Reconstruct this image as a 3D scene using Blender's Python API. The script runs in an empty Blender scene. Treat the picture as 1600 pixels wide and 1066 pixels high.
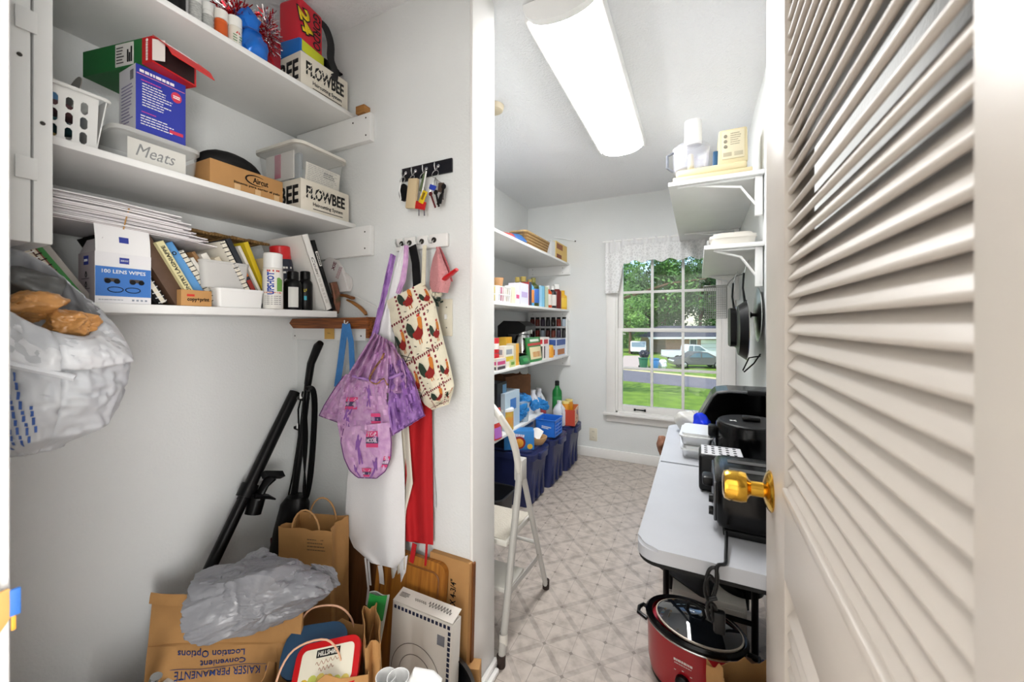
import bpy, bmesh, math, random
from mathutils import Vector, Matrix, noise
R = math.radians
SC = bpy.context.scene
COL = SC.collection
# ------------------------------------------------------------------ camera
CAM_H = 1.2
YAW = math.atan(290 / 600.0)
cam_d = bpy.data.cameras.new('camera')
cam = bpy.data.objects.new('camera', cam_d)
COL.objects.link(cam)
cam.location = (0, 0, CAM_H)
cam.rotation_euler = (R(90), 0, YAW)
cam_d.sensor_width = 36
cam_d.lens = 13.5
cam_d.shift_y = -26 / 1600.0
cam_d.clip_start = 0.02
cam_d.clip_end = 400
cam_d.dof.use_dof = True
cam_d.dof.focus_distance = 1.7
cam_d.dof.aperture_fstop = 5.6
SC.camera = cam
# ------------------------------------------------------------------ world, sun, exposure
w = bpy.data.worlds.new('sky')
SC.world = w
w.use_nodes = True
wn = w.node_tree
for n in list(wn.nodes):
    wn.nodes.remove(n)
wo = wn.nodes.new('ShaderNodeOutputWorld')
wb = wn.nodes.new('ShaderNodeBackground')
ws = wn.nodes.new('ShaderNodeTexSky')
ws.sky_type = 'NISHITA'
ws.sun_disc = False
ws.sun_elevation = R(52)
ws.sun_rotation = R(200)
wb.inputs['Strength'].default_value = 0.30
wn.links.new(ws.outputs[0], wb.inputs[0])
wn.links.new(wb.outputs[0], wo.inputs[0])
sl = bpy.data.lights.new('sun', 'SUN')
sl.energy = 4.4
sl.angle = R(0.6)
sl.color = (1, 0.96, 0.88)
so = bpy.data.objects.new('sun', sl)
COL.objects.link(so)
so.rotation_euler = (R(38), 0, R(-24))
SC.view_settings.view_transform = 'Standard'
SC.view_settings.look = 'None'
SC.view_settings.exposure = 0.0
SC.view_settings.gamma = 1.0
SC.view_settings.use_curve_mapping = False
FILL_W = 71.0  # base wattage of the added fill lights behind the camera
TUBE_E = 33.0

# ------------------------------------------------------------------ photo helpers (pixel -> point on a real plane)
FW = Vector((-math.sin(YAW), math.cos(YAW), 0))
RT = Vector((math.cos(YAW), math.sin(YAW), 0))
def ray(px, py):
    return FW + RT * ((px - 800) / 600.0) + Vector((0, 0, (507 - py) / 600.0))
def onX(px, py, X):
    d = ray(px, py); return Vector((0, 0, CAM_H)) + d * (X / d.x)
def onY(px, py, Y):
    d = ray(px, py); return Vector((0, 0, CAM_H)) + d * (Y / d.y)
def onZ(px, py, Z):
    d = ray(px, py); return Vector((0, 0, CAM_H)) + d * ((Z - CAM_H) / d.z)

# ------------------------------------------------------------------ materials
MATS = {}
def srgb(h):
    if isinstance(h, str):
        h = h.lstrip('#'); c = [int(h[i:i + 2], 16) / 255 for i in (0, 2, 4)]
    else:
        c = list(h)
    return tuple(((v / 12.92) if v <= 0.04045 else ((v + 0.055) / 1.055) ** 2.4) for v in c) + (1,)
def mat(name, col, rough=0.55, metal=0.0, var=0.0, vscale=30, bump=0.0, bscale=80, spec=0.5,
        trans=0.0, alpha=1.0, emit=0.0, coat=0.0, col2=None, sub=0.0, stretch=(1, 1, 1), ior=1.45):
    if name in MATS:
        return MATS[name]
    m = bpy.data.materials.new(name); m.use_nodes = True
    nt = m.node_tree; p = nt.nodes['Principled BSDF']
    c = srgb(col)
    p.inputs['Base Color'].default_value = c
    p.inputs['Roughness'].default_value = rough
    p.inputs['Metallic'].default_value = metal
    p.inputs['Specular IOR Level'].default_value = spec
    p.inputs['IOR'].default_value = ior
    p.inputs['Transmission Weight'].default_value = trans
    p.inputs['Alpha'].default_value = alpha
    p.inputs['Coat Weight'].default_value = coat
    if emit:
        p.inputs['Emission Color'].default_value = c
        p.inputs['Emission Strength'].default_value = emit
    if var or bump:
        tc = nt.nodes.new('ShaderNodeTexCoord')
        mp = nt.nodes.new('ShaderNodeMapping'); mp.inputs['Scale'].default_value = stretch
        nt.links.new(tc.outputs['Object'], mp.inputs['Vector'])
    if var:
        n = nt.nodes.new('ShaderNodeTexNoise'); n.inputs['Scale'].default_value = vscale
        n.inputs['Detail'].default_value = 5
        nt.links.new(mp.outputs[0], n.inputs['Vector'])
        mx = nt.nodes.new('ShaderNodeMix'); mx.data_type = 'RGBA'
        c2 = srgb(col2) if col2 else tuple(max(0, v * (1 - var)) for v in c[:3]) + (1,)
        mx.inputs[6].default_value = c; mx.inputs[7].default_value = c2
        rp = nt.nodes.new('ShaderNodeValToRGB')
        rp.color_ramp.elements[0].position = 0.35; rp.color_ramp.elements[1].position = 0.65
        nt.links.new(n.outputs[0], rp.inputs[0])
        nt.links.new(rp.outputs[0], mx.inputs[0])
        nt.links.new(mx.outputs[2], p.inputs['Base Color'])
    if bump:
        n2 = nt.nodes.new('ShaderNodeTexNoise'); n2.inputs['Scale'].default_value = bscale
        n2.inputs['Detail'].default_value = 3
        nt.links.new(mp.outputs[0], n2.inputs['Vector'])
        b = nt.nodes.new('ShaderNodeBump'); b.inputs['Strength'].default_value = bump
        b.inputs['Distance'].default_value = 0.01
        nt.links.new(n2.outputs[0], b.inputs['Height'])
        nt.links.new(b.outputs[0], p.inputs['Normal'])
    MATS[name] = m
    return m
def pm(h, rough=0.55, **k):
    """plain printed / moulded colour"""
    return mat('col_%s_%d' % (h.lstrip('#'), int(rough * 100)), h, rough, **k)

# ------------------------------------------------------------------ mesh building
def smoothstep(a, b, x):
    t = min(1, max(0, (x - a) / (b - a))); return t * t * (3 - 2 * t)
class B:
    def __init__(s):
        s.bm = bmesh.new(); s.mats = []
    def mi(s, m):
        if m is None: m = pm('#cccccc')
        if m not in s.mats: s.mats.append(m)
        return s.mats.index(m)
    def poly(s, verts, faces, m, M=None):
        i = s.mi(m); M = M or Matrix()
        vs = [s.bm.verts.new(M @ Vector(v)) for v in verts]
        fs = []
        for f in faces:
            try:
                q = s.bm.faces.new([vs[k] for k in f]); q.material_index = i; fs.append(q)
            except ValueError:
                pass
        return vs, fs
    def polys(s, *a, **k):
        s.poly(*a, **k); return s
    def box(s, x0, x1, y0, y1, z0, z1, m=None, bev=0.0, M=None, seg=2, fm=None, taper=None):
        """fm: materials for single faces {'+x': m, ...}; taper=(tx,ty) scales the bottom"""
        cx, cy = (x0 + x1) / 2, (y0 + y1) / 2
        tx, ty = taper or (1, 1)
        v = [(cx + (x - cx) * (tx if z == z0 else 1), cy + (y - cy) * (ty if z == z0 else 1), z)
             for z in (z0, z1) for y in (y0, y1) for x in (x0, x1)]
        f = [(0, 2, 3, 1), (4, 5, 7, 6), (0, 1, 5, 4), (2, 6, 7, 3), (0, 4, 6, 2), (1, 3, 7, 5)]
        vs, fs = s.poly(v, f, m, M)
        if fm:
            for k, mm in fm.items():
                fs[{'-z': 0, '+z': 1, '-y': 2, '+y': 3, '-x': 4, '+x': 5}[k]].material_index = s.mi(mm)
        if bev:
            es = list({e for q in fs for e in q.edges})
            bmesh.ops.bevel(s.bm, geom=es, offset=bev, segments=seg, affect='EDGES', profile=0.5)
        return s
    def lathe(s, prof, m, seg=20, M=None, sx=1, sy=1, cap=True):
        """prof: [(r,z[,mat])...] from bottom to top; elliptical by sx, sy"""
        M = M or Matrix(); rings = []
        for p in prof:
            rings.append([s.bm.verts.new(M @ Vector((p[0] * sx * math.cos(2 * math.pi * k / seg),
                          p[0] * sy * math.sin(2 * math.pi * k / seg), p[1]))) for k in range(seg)])
        for a in range(len(rings) - 1):
            i = s.mi(prof[a][2] if len(prof[a]) > 2 else m)
            for k in range(seg):
                q = s.bm.faces.new((rings[a][k], rings[a][(k + 1) % seg], rings[a + 1][(k + 1) % seg], rings[a + 1][k]))
                q.material_index = i
        if cap:
            for ring, p, rev in ((rings[0], prof[0], True), (rings[-1], prof[-1], False)):
                if p[0] > 1e-5:
                    q = s.bm.faces.new(list(reversed(ring)) if rev else ring)
                    q.material_index = s.mi(p[2] if len(p) > 2 else m)
        return s
    def tube(s, pts, r, m, seg=8, closed=False, rad=None, M=None, flat=1.0):
        pts = [Vector(p) for p in pts]; n = len(pts); M = M or Matrix(); i = s.mi(m); rings = []
        up = Vector((0, 0, 1)); prev = None
        for k in range(n):
            if closed: t = pts[(k + 1) % n] - pts[k - 1]
            else: t = pts[min(k + 1, n - 1)] - pts[max(k - 1, 0)]
            if t.length < 1e-9: t = Vector((0, 0, 1))
            t.normalize()
            if prev is None:
                a = up if abs(t.z) < 0.9 else Vector((1, 0, 0))
                u = t.cross(a).normalized()
            else:
                u = (prev - t * prev.dot(t))
                u = u.normalized() if u.length > 1e-6 else t.orthogonal().normalized()
            prev = u; v = t.cross(u)
            rr = rad[k] if rad else r
            rings.append([s.bm.verts.new(M @ (pts[k] + u * (rr * math.cos(2 * math.pi * q / seg)) + v * (rr * flat * math.sin(2 * math.pi * q / seg)))) for q in range(seg)])
        for k in range(n if closed else n - 1):
            A, Bq = rings[k], rings[(k + 1) % n]
            for q in range(seg):
                f = s.bm.faces.new((A[q], A[(q + 1) % seg], Bq[(q + 1) % seg], Bq[q])); f.material_index = i
        if not closed:
            for ring, rev in ((rings[0], True), (rings[-1], False)):
                f = s.bm.faces.new(list(reversed(ring)) if rev else ring); f.material_index = i
        return s
    def prism(s, poly, z0, z1, m, M=None, ms=None):
        """poly in xy, extruded along z"""
        n = len(poly)
        v = [(p[0], p[1], z0) for p in poly] + [(p[0], p[1], z1) for p in poly]
        f = [tuple(range(n - 1, -1, -1)), tuple(range(n, 2 * n))] + [(k, (k + 1) % n, n + (k + 1) % n, n + k) for k in range(n)]
        vs, fs = s.poly(v, f, m, M)
        if ms:
            for q in fs[2:]: q.material_index = s.mi(ms)
        return s
    def sheet(s, fn, nu, nv, m, thick=0.002, M=None):
        """closed cloth / paper: fn(u,v) -> point, offset back along its normal"""
        M = M or Matrix(); i = s.mi(m)
        P = [[Vector(fn(a / nu, b / nv)) for a in range(nu + 1)] for b in range(nv + 1)]
        Q = []
        for b in range(nv + 1):
            row = []
            for a in range(nu + 1):
                du = P[b][min(a + 1, nu)] - P[b][max(a - 1, 0)]
                dv = P[min(b + 1, nv)][a] - P[max(b - 1, 0)][a]
                nn = du.cross(dv)
                nn = nn.normalized() if nn.length > 1e-12 else Vector((0, 0, 1))
                row.append(P[b][a] + nn * thick)
            Q.append(row)
        F = [[s.bm.verts.new(M @ p) for p in row] for row in P]
        G = [[s.bm.verts.new(M @ p) for p in row] for row in Q]
        def fc(vs):
            try:
                q = s.bm.faces.new(vs); q.material_index = i
            except ValueError: pass
        for b in range(nv):
            for a in range(nu):
                fc((F[b][a], F[b][a + 1], F[b + 1][a + 1], F[b + 1][a]))
                fc((G[b][a], G[b + 1][a], G[b + 1][a + 1], G[b][a + 1]))
        for a in range(nu):
            fc((F[0][a], G[0][a], G[0][a + 1], F[0][a + 1]))
            fc((F[nv][a], F[nv][a + 1], G[nv][a + 1], G[nv][a]))
        for b in range(nv):
            fc((F[b][0], F[b + 1][0], G[b + 1][0], G[b][0]))
            fc((F[b][nu], G[b][nu], G[b + 1][nu], F[b + 1][nu]))
        return s
    def warp(s, fn):
        for v in s.bm.verts: v.co = fn(v.co.copy())
        return s
    def xf(s, M):
        bmesh.ops.transform(s.bm, matrix=M, verts=s.bm.verts); return s
    def out(s, name, parent=None, label=None, cat=None, group=None, kind=None, loc=None, rot=None, sharp=35, fix=True):
        if fix: bmesh.ops.recalc_face_normals(s.bm, faces=s.bm.faces)
        me = bpy.data.meshes.new(name); s.bm.to_mesh(me); s.bm.free()
        for m in s.mats: me.materials.append(m)
        for p in me.polygons: p.use_smooth = True
        me.set_sharp_from_angle(angle=R(sharp))
        return put(name, me, parent, label, cat, group, kind, loc, rot)
def put(name, me, parent=None, label=None, cat=None, group=None, kind=None, loc=None, rot=None):
    o = bpy.data.objects.new(name, me); COL.objects.link(o)
    if parent is not None: o.parent = parent
    if loc is not None: o.location = loc
    if rot is not None: o.rotation_euler = rot
    if label: o['label'] = label
    if cat: o['category'] = cat
    if group: o['group'] = group
    if kind: o['kind'] = kind
    return o
def thing(name, label=None, cat=None, loc=(0, 0, 0), rot=(0, 0, 0), group=None, kind=None):
    return put(name, None, None, label, cat, group, kind, loc, rot)
def spline(P, n=4, closed=False):
    """Catmull-Rom through the points"""
    P = [Vector(p) for p in P]; N_ = len(P); out = []
    for k in range(N_ if closed else N_ - 1):
        g_ = (lambda i: P[i % N_]) if closed else (lambda i: P[min(max(i, 0), N_ - 1)])
        a, b_, c, d = g_(k - 1), g_(k), g_(k + 1), g_(k + 2)
        for q in range(n):
            t = q / n
            out.append(.5 * ((2 * b_) + (c - a) * t + (2 * a - 5 * b_ + 4 * c - d) * t * t + (3 * b_ - a - 3 * c + d) * t ** 3))
    if not closed: out.append(P[-1])
    return out
def TR(x, y, z): return Matrix.Translation((x, y, z))
def RX(a): return Matrix.Rotation(R(a), 4, 'X')
def RY(a): return Matrix.Rotation(R(a), 4, 'Y')
def RZ(a): return Matrix.Rotation(R(a), 4, 'Z')
def FX(x, y, z, a=0):      # frame on a face that looks to +x (text plane: right = +y, up = +z)
    return Matrix(((0, 0, 1, x), (1, 0, 0, y), (0, 1, 0, z), (0, 0, 0, 1))) @ RZ(a)
def FY(x, y, z, a=0):      # frame on a face that looks to -y
    return Matrix(((1, 0, 0, x), (0, 0, -1, y), (0, 1, 0, z), (0, 0, 0, 1))) @ RZ(a)
def FZ(x, y, z, a=0):      # frame on a face that looks up
    return TR(x, y, z) @ RZ(a)
def text(s, m, parent, M, w=None, h=None, name='lettering', bold=0.0, shear=0.0, depth=0.0006, align='c', space=1.0):
    """flat raised lettering centred on frame M; w, h in metres"""
    cu = bpy.data.curves.new('t', 'FONT'); cu.body = s; cu.size = 1; cu.resolution_u = 2
    cu.offset = bold; cu.shear = shear; cu.space_character = space
    o = bpy.data.objects.new('t', cu); COL.objects.link(o)
    dg = bpy.context.evaluated_depsgraph_get(); dg.update()
    me = bpy.data.meshes.new_from_object(o.evaluated_get(dg))
    bpy.data.objects.remove(o); bpy.data.curves.remove(cu)
    if not me.vertices: return None
    xs = [v.co.x for v in me.vertices]; ys = [v.co.y for v in me.vertices]
    cx, cy = (min(xs) + max(xs)) / 2, (min(ys) + max(ys)) / 2
    sx, sy = max(xs) - min(xs), max(ys) - min(ys)
    kx = (w / sx) if w else None; ky = (h / sy) if h else None
    kx = kx or ky; ky = ky or kx
    bm = bmesh.new(); bm.from_mesh(me); bpy.data.meshes.remove(me)
    ex = bmesh.ops.extrude_face_region(bm, geom=list(bm.faces))
    for v in bm.verts: v.co = Vector(((v.co.x - cx) * kx, (v.co.y - cy) * ky, 0))
    for g in ex['geom']:
        if isinstance(g, bmesh.types.BMVert): g.co.z = depth
    bm.transform(M)
    bmesh.ops.recalc_face_normals(bm, faces=bm.faces)
    me = bpy.data.meshes.new(name); bm.to_mesh(me); bm.free(); me.materials.append(m)
    return put(name, me, parent)
def lines(m, parent, M, w, h, n, seed=0, th=0.35, ragged=0.35, name='small_print', depth=0.0004, words=True):
    """rows of tiny print, too small to read: broken bars"""
    rnd = random.Random(seed); b = B()
    for k in range(n):
        y = h / 2 - (k + 0.5) * h / n; x = -w / 2; end = w / 2 - rnd.random() * ragged * w
        hh = h / n * th / 2
        while x < end:
            L = min(end - x, rnd.uniform(0.05, 0.16) * w if words else w)
            if L > w * 0.015: b.box(x, x + L, y - hh, y + hh, 0, depth, m, M=M)
            x += L + w * 0.025
    return b.out(name, parent)
def scribble(m, parent, M, w, h, n=6, name='script_lettering'):
    """handwriting too small to read: a looping pen line"""
    P = [(-w / 2 + w * k / (n * 4), h * .5 * math.sin(k * 1.57) * (.5 + .5 * abs(math.sin(k * 2.3))) , .0004) for k in range(n * 4 + 1)]
    return B().tube(spline(P, 3), h * .05, m, seg=4, M=M).out(name, parent)
def copy_thing(root, loc=None, rot=None, label=None, group=None):
    r = root.copy(); COL.objects.link(r)
    if loc is not None: r.location = loc
    if rot is not None: r.rotation_euler = rot
    if label: r['label'] = label
    if group: r['group'] = group
    for ch in root.children:
        c = ch.copy(); COL.objects.link(c); c.parent = r
        for g in ch.children:
            d = g.copy(); COL.objects.link(d); d.parent = c
    return r
def rrect(w, h, r, n=5):
    """rounded rectangle outline centred on 0,0"""
    pts = []
    for cx, cy, a0 in ((w / 2 - r, h / 2 - r, 0), (-w / 2 + r, h / 2 - r, 90), (-w / 2 + r, -h / 2 + r, 180), (w / 2 - r, -h / 2 + r, 270)):
        for k in range(n + 1):
            a = R(a0 + 90 * k / n); pts.append((cx + r * math.cos(a), cy + r * math.sin(a)))
    return pts

# ------------------------------------------------------------------ the room shell
XL, XR, YB, ZC = -1.50, 0.27, 3.46, 2.33
YP0, YP1, XP = 1.05, 1.19, -0.645          # partition between alcove and pantry
M_wall = mat('wall_paint', '#e4e6e5', 0.6, var=0.03, vscale=3, bump=0.16, bscale=130)
M_ceil = mat('ceiling_paint', '#eeeff1', 0.75, bump=0.55, bscale=95)
M_trim = mat('trim_paint', '#f1efec', 0.38, var=0.03, vscale=8, bump=0.04, bscale=40)
M_shelf = mat('shelf_paint', '#eeeeec', 0.45, var=0.04, vscale=5, bump=0.05, bscale=60)
M_door = mat('door_paint', '#cbc2b8', 0.40, var=0.05, vscale=6, bump=0.05, bscale=50, stretch=(1, 0.25, 1))
M_black = mat('black_plastic', '#070708', 0.34, spec=0.3)
M_blackm = mat('black_matte', '#0d0d0e', 0.6, spec=0.3)
M_steel = mat('steel', '#c9c9c8', 0.25, metal=1.0)
M_chrome = mat('chrome', '#e6e6e6', 0.12, metal=1.0)
M_white = mat('white_plastic', '#eeeeec', 0.35)
M_brass = mat('brass', '#d9a93f', 0.16, metal=1.0)
M_paper = mat('kraft_paper', '#bb8c56', 0.75, var=0.12, vscale=14, bump=0.12, bscale=60)
M_card = mat('cardboard', '#b98a55', 0.78, var=0.08, vscale=20)

def N(nt, t, **k):
    n = nt.nodes.new(t)
    for a, v in k.items(): setattr(n, a, v)
    return n
def math_n(nt, op, a, b=None, c=None):
    n = nt.nodes.new('ShaderNodeMath'); n.operation = op
    for i, v in enumerate((a, b, c)):
        if v is None: continue
        if isinstance(v, (int, float)): n.inputs[i].default_value = v
        else: nt.links.new(v, n.inputs[i])
    return n.outputs[0]
def floor_material():
    m = bpy.data.materials.new('vinyl_floor'); m.use_nodes = True
    nt = m.node_tree; p = nt.nodes['Principled BSDF']
    g = N(nt, 'ShaderNodeNewGeometry'); sx = N(nt, 'ShaderNodeSeparateXYZ')
    nt.links.new(g.outputs['Position'], sx.inputs[0])
    x = math_n(nt, 'ADD', sx.outputs[0], 0.622 + 10.3); y = math_n(nt, 'ADD', sx.outputs[1], -1.2506 + 10.3)
    def tri(v, per):    # distance to the nearest multiple of per
        f = math_n(nt, 'PINGPONG', v, per / 2); return f
    P = 0.103
    a, b = tri(x, P), tri(y, P)
    ln = math_n(nt, 'MAXIMUM', math_n(nt, 'LESS_THAN', a, 0.0011), math_n(nt, 'LESS_THAN', b, 0.0011))
    nd = math_n(nt, 'LESS_THAN', math_n(nt, 'ADD', a, b), 0.0085)
    s1 = math_n(nt, 'ADD', x, y); s2 = math_n(nt, 'SUBTRACT', math_n(nt, 'ADD', x, 20.6), y)
    D = 0.206
    nz = N(nt, 'ShaderNodeTexNoise'); nz.inputs['Scale'].default_value = 22; nz.inputs['Detail'].default_value = 6
    nt.links.new(g.outputs['Position'], nz.inputs['Vector'])
    nf = N(nt, 'ShaderNodeTexNoise'); nf.inputs['Scale'].default_value = 3.0; nf.inputs['Detail'].default_value = 3
    nt.links.new(g.outputs['Position'], nf.inputs['Vector'])
    band = math_n(nt, 'MAXIMUM', math_n(nt, 'LESS_THAN', tri(s1, D), 0.014), math_n(nt, 'LESS_THAN', tri(s2, D), 0.014))
    band = math_n(nt, 'MULTIPLY', band, math_n(nt, 'MULTIPLY', nz.outputs[0], 0.55))
    mk = math_n(nt, 'MAXIMUM', math_n(nt, 'MULTIPLY', ln, math_n(nt, 'MULTIPLY', nf.outputs[0], 0.9)), math_n(nt, 'MULTIPLY', nd, 0.75))
    mk = math_n(nt, 'MAXIMUM', mk, band)
    c1 = N(nt, 'ShaderNodeMix', data_type='RGBA'); c1.inputs[6].default_value = srgb('#c2b7ad'); c1.inputs[7].default_value = srgb('#a2978d')
    rp = N(nt, 'ShaderNodeValToRGB'); rp.color_ramp.elements[0].position = 0.42; rp.color_ramp.elements[1].position = 0.72
    nt.links.new(nz.outputs[0], rp.inputs[0]); nt.links.new(rp.outputs[0], c1.inputs[0])
    c2 = N(nt, 'ShaderNodeMix', data_type='RGBA'); c2.inputs[7].default_value = srgb('#6f665f')
    nt.links.new(c1.outputs[2], c2.inputs[6]); nt.links.new(mk, c2.inputs[0])
    nt.links.new(c2.outputs[2], p.inputs['Base Color'])
    p.inputs['Roughness'].default_value = 0.36
    bp = N(nt, 'ShaderNodeBump'); bp.inputs['Strength'].default_value = 0.12; bp.inputs['Distance'].default_value = 0.004
    nt.links.new(nz.outputs[0], bp.inputs['Height']); nt.links.new(bp.outputs[0], p.inputs['Normal'])
    return m
M_floor = floor_material()
ST = 'structure'
B().box(XL - .12, 1.7, -3.1, YB + .12, -.08, 0, M_floor).out('floor', kind=ST)
B().box(XL - .12, 1.7, -3.1, YB + .12, ZC, ZC + .08, M_ceil).out('ceiling', kind=ST)
B().box(XL - .12, XL, -.03, YB + .12, 0, ZC, M_wall).out('wall_left', kind=ST)
B().box(XR, XR + .12, .10, YB, 0, ZC, M_wall).out('wall_right', kind=ST)
WX0, WX1, WZ0, WZ1 = -.655, .190, .425, 1.865
b = B()
b.box(XL, WX0, YB, YB + .12, 0, ZC, M_wall); b.box(WX1, XR + .12, YB, YB + .12, 0, ZC, M_wall)
b.box(WX0, WX1, YB, YB + .12, 0, WZ0, M_wall); b.box(WX0, WX1, YB, YB + .12, WZ1, ZC, M_wall)
b.out('wall_back', kind=ST)
OX0, OX1 = -.625, .155                     # door opening in the front wall
b = B()
b.box(XL, OX0, -.03, .10, 0, ZC, M_wall); b.box(OX1, 1.7, -.03, .10, 0, ZC, M_wall); b.box(OX0, OX1, -.03, .10, 2.05, ZC, M_wall)
b.out('wall_front', kind=ST)
B().box(XL, XP - .012, YP0, YP1, 0, ZC, M_wall).out('wall_partition', kind=ST)
b = B(); b.box(XP - .012, XP, YP0 - .003, YP1 + .003, 0, ZC, M_trim, bev=.003)
b.out('trim_1', kind=ST)
# the hall the picture was taken from
b = B(); b.box(-1.62, -1.50, -3.1, -.03, 0, ZC, M_wall); b.out('wall_hall_left', kind=ST)
b = B(); b.box(1.7, 1.82, -3.1, -.03, 0, ZC, M_wall); b.out('wall_hall_right', kind=ST)
b = B(); b.box(-1.62, 1.82, -3.22, -3.1, 0, ZC, M_wall); b.out('wall_hall_rear', kind=ST)
# casing and jamb of the doorway
b = B(); b.box(OX0 - .002, OX0 + .018, -.03, .118, 0, 2.05, M_trim, bev=.002)
b.box(OX0 - .065, OX0 + .008, .10, .128, 0, 2.11, M_trim, bev=.006)
b.out('trim_2', kind=ST)
b = B(); b.box(OX1 - .003, OX1 + .02, -.03, .085, 0, 2.05, M_trim, bev=.002); b.out('trim_3', kind=ST)
b = B(); b.box(OX0, OX1, -.03, .10, 2.03, 2.05, M_trim); b.box(OX0 - .065, OX1 + .05, .10, .128, 2.05, 2.115, M_trim, bev=.006)
b.out('trim_4', kind=ST)
# baseboards
def baseb(name, x0, x1, y0, y1):
    B().box(x0, x1, y0, y1, 0, .085, M_trim, bev=.004).out(name, kind=ST)
baseb('baseboard_back', XL, XR, YB - .014, YB)
baseb('baseboard_left', XL, XL + .014, YP1, YB - .014)
baseb('baseboard_right', XR - .014, XR, .84, YB - .014)
b = B(); b.box(XP, XP + .016, YP0 - .003, YP1 + .003, 0, .030, M_trim, bev=.004)
b.box(XP + .016, XP + .032, YP0 - .003, YP1 - .02, 0, .018, M_trim, bev=.005)
b.out('baseboard_partition', kind=ST)

# ------------------------------------------------------------------ window
Wn = thing('window_1', kind=ST, loc=(0, 0, 0))
b = B()
for x0, x1 in ((WX0 - .077, WX0 + .004), (WX1 - .004, min(WX1 + .077, XR - .002))):
    b.box(x0, x1, YB - .018, YB, WZ0, WZ1 + .07, M_trim, bev=.004)
b.box(WX0 - .077, XR - .002, YB - .02, YB, WZ1 - .004, WZ1 + .075, M_trim, bev=.004)
b.out('casing', Wn)
b = B(); b.box(WX0 - .10, XR - .002, YB - .055, YB + .03, WZ0 - .024, WZ0, M_trim, bev=.006); b.out('window_sill', Wn)
b = B(); b.box(WX0 - .075, XR - .002, YB - .016, YB, WZ0 - .085, WZ0 - .024, M_trim, bev=.004); b.out('apron_board', Wn)
b = B()
b.box(WX0, WX0 + .018, YB, YB + .12, WZ0, WZ1, M_trim); b.box(WX1 - .018, WX1, YB, YB + .12, WZ0, WZ1, M_trim)
b.box(WX0, WX1, YB, YB + .12, WZ1 - .018, WZ1, M_trim); b.box(WX0, WX1, YB, YB + .12, WZ0, WZ0 + .012, M_trim)
b.out('frame', Wn)
GX0, GX1 = -.598, .135
M_glass = bpy.data.materials.new('window_glass'); M_glass.use_nodes = True
nt = M_glass.node_tree
for n in list(nt.nodes): nt.nodes.remove(n)
o_ = N(nt, 'ShaderNodeOutputMaterial'); mx = N(nt, 'ShaderNodeMixShader'); tr = N(nt, 'ShaderNodeBsdfTransparent'); gl = N(nt, 'ShaderNodeBsdfGlossy')
gl.inputs['Roughness'].default_value = 0.02; tr.inputs[0].default_value = (0.97, 0.985, 0.98, 1)
fr = N(nt, 'ShaderNodeFresnel'); fr.inputs[0].default_value = 1.45
nt.links.new(fr.outputs[0], mx.inputs[0]); nt.links.new(tr.outputs[0], mx.inputs[1]); nt.links.new(gl.outputs[0], mx.inputs[2]); nt.links.new(mx.outputs[0], o_.inputs[0])
def sash(y, z0, z1, name, rb, rt):
    """z0,z1: glass limits"""
    s = B(); X0, X1 = WX0 + .018, WX1 - .018
    s.box(X0, GX0, y, y + .03, z0 - rb, z1 + rt, M_trim, bev=.003); s.box(GX1, X1, y, y + .03, z0 - rb, z1 + rt, M_trim, bev=.003)
    s.box(GX0, GX1, y, y + .03, z0 - rb, z0, M_trim, bev=.003); s.box(GX0, GX1, y, y + .03, z1, z1 + rt, M_trim, bev=.003)
    so_ = s.out(name, Wn)
    zm = (z0 + z1) / 2; mw = .011
    cols = [GX0, GX0 + (GX1 - GX0) / 3, GX0 + 2 * (GX1 - GX0) / 3, GX1]
    for x in cols[1:3]:
        B().box(x - mw, x + mw, y + .002, y + .028, z0, z1, M_trim, bev=.003).out('muntin', so_)
    B().box(GX0, GX1, y + .004, y + .026, zm - mw, zm + mw, M_trim, bev=.003).out('muntin', so_)
    for i in range(3):
        for k in range(2):
            za, zb = (z0, zm) if k == 0 else (zm, z1)
            B().box(cols[i], cols[i + 1], y + .014, y + .017, za, zb, M_glass).out('pane', so_)
    return so_
sash(YB + .052, 1.165, 1.800, 'upper_sash', .03, .045)
lo = sash(YB + .018, .492, 1.135, 'lower_sash', .055, .032)
b = B(); b.box(-.50, -.40, YB + .010, YB + .018, .452, .462, M_blackm, bev=.002)
b.box(-.50, -.485, YB + .006, YB + .018, .447, .467, M_blackm, bev=.002); b.box(-.415, -.40, YB + .006, YB + .018, .447, .467, M_blackm, bev=.002)
b.out('sash_lift', lo)

# ------------------------------------------------------------------ louvered door, standing open
DX, DT = .112, .036
DY0, DYL0, DYL1, DY1 = .090, .249, .668, .829
Dr = thing('door_1', kind=ST, loc=(0, 0, 0))
def dbox(name, y0, y1, z0, z1, **k):
    return B().box(DX, DX + DT, y0, y1, z0, z1, M_door, bev=.003).out(name, Dr)
dbox('stile', DY0, DYL0, .012, 2.03); st2 = dbox('stile', DYL1, DY1, .012, 2.03)
dbox('rail', DYL0, DYL1, 1.92, 2.03); dbox('rail', DYL0, DYL1, .833, .955); dbox('rail', DYL0, DYL1, .012, .16)
B().box(DX - .003, DX + .008, DYL0, DYL1, .952, .966, M_door, bev=.003).out('bead', Dr)
# one slat: rounded section, outer edge lower
sl_b = B(); sec = []
for k in range(13):
    a = math.pi * k / 12; sec.append((.0225 + .0035 * math.sin(a), .0035 * math.cos(a)))
sec = sec[::1] + [(-.0225 - .0035 * math.sin(math.pi * k / 6), -.0035 * math.cos(math.pi * k / 6)) for k in range(7)]
L = DYL1 - DYL0
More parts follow.
